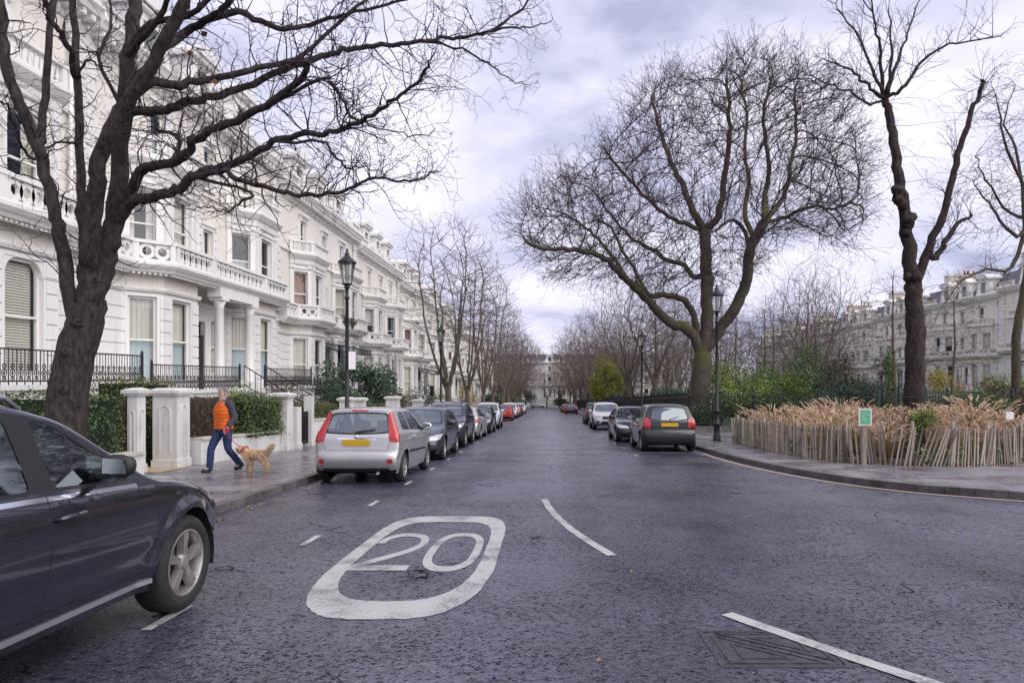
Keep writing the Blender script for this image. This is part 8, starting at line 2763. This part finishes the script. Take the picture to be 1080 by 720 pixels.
def dog():
    y = 14.25
    t = thing('dog', 'fluffy golden dog trotting on a red lead beside the man', 'dog', (XY(270, y), y, gz(y) + PV), R(-12)); t.scale = (.88, .88, .86)
    # local: faces -x
    K = [(-.20, 0, .42), (0, 0, .41), (.20, 0, .42), (-.30, 0, .50), (-.38, 0, .55), (-.49, 0, .52), (.27, 0, .46), (.36, 0, .56), (.42, .02, .66),
         (-.20, .075, .36), (-.24, .08, .20), (-.21, .08, .10), (-.25, .08, .02), (-.19, -.075, .36), (-.10, -.08, .21), (-.07, -.08, .11), (-.10, -.08, .02),
         (.20, .075, .36), (.14, .08, .24), (.25, .08, .14), (.21, .08, .02), (.20, -.075, .36), (.25, -.08, .25), (.36, -.08, .15), (.33, -.08, .02)]
    E = [(0, 1), (1, 2), (0, 3), (3, 4), (4, 5), (2, 6), (6, 7), (7, 8), (0, 9), (9, 10), (10, 11), (11, 12), (0, 13), (13, 14), (14, 15), (15, 16), (2, 17), (17, 18), (18, 19), (19, 20), (2, 21), (21, 22), (22, 23), (23, 24)]
    r = [.135, .12, .125, .09, .095, .045, .05, .035, .03, .07, .042, .035, .04, .07, .042, .035, .04, .08, .055, .036, .04, .08, .055, .036, .04]
    b = skin_mesh('body', K, E, r, 'dog_skin', t, 2, 1)
    me = b.data; co = np.empty(len(me.vertices) * 3); me.vertices.foreach_get('co', co); co = co.reshape(-1, 3)
    no = np.empty(len(me.vertices) * 3); me.vertices.foreach_get('normal', no); no = no.reshape(-1, 3)
    n = 9000; k = nrng.integers(0, len(co), n)
    P = co[k] + nrng.normal(0, .008, (n, 3)); Nn = no[k]
    tdir = Nn * .55 + rand_unit(n) * .6 + np.array([.35, 0, -.35]); tdir /= np.linalg.norm(tdir, axis=1, keepdims=True)
    ss = np.cross(tdir, rand_unit(n)); ss /= np.linalg.norm(ss, axis=1, keepdims=True)
    ln = nrng.uniform(.03, .07, (n, 1)) * np.clip(.35 + P[:, 2:3] * 2.0, .4, 1.0)
    W = np.empty((n, 4, 3)); W[:, 0] = P; W[:, 1] = P + tdir * ln * .5 + ss * .008; W[:, 2] = P + tdir * ln + np.array([0, 0, -.01]); W[:, 3] = P + tdir * ln * .5 - ss * .008
    np_mesh('coat', W.reshape(-1, 3), np.arange(n * 4).reshape(n, 4), 'dog_fur', t, np.repeat(nrng.uniform(0, 1, n), 4))
    m = MB()
    m.lathe([(.0, -.022), (.018, -.012), (.022, .0), (.0, .016)], 8, (-.545, 0, .535), 'x', cap=False)
    for sg in (1, -1): m.lathe([(.0, -.01), (.012, 0), (.0, .01)], 8, (-.44, sg * .05, .595), 'x', cap=False)
    m.build('nose_and_eyes', 'eye_dark', t)
    m = MB()
    for sg in (1, -1): m.tube([(-.36, sg * .07, .61), (-.355, sg * .115, .57), (-.36, sg * .12, .47)], [.02, .04, .022], 7)
    m.build('ear', 'dog_skin', t)
    m = MB(); m.tube([(-.29 + .10 * math.sin(a) * .3, .115 * math.cos(a), .50 + .115 * math.sin(a)) for a in [2 * PI * q / 16 for q in range(17)]], .012, 5, cap=False)
    m.build('collar', 'lead_red', t)
    return t


dg_ = dog()
bpy.context.view_layer.update()
hand = man.matrix_world @ MJ['hL']; col_ = dg_.matrix_world @ Vector((-.30, 0, .60))
t = thing('dog_lead', 'red dog lead hanging from the hand of the man to the dog', 'lead', hand)
m = MB(); c0 = Vector((0, 0, 0)); c1 = col_ - hand
m.tube([c0.lerp(c1, u) + Vector((0, 0, -.10 * math.sin(PI * u))) for u in [k / 10 for k in range(11)]], .007, 5); m.build('cord', 'lead_red', t)
m = MB(); m.box(-.045, .05, -.03, .03, -.05, .055); o = m.build('handle', 'lead_red', t); bv = o.modifiers.new('bevel', 'BEVEL'); bv.width = .015; bv.segments = 3
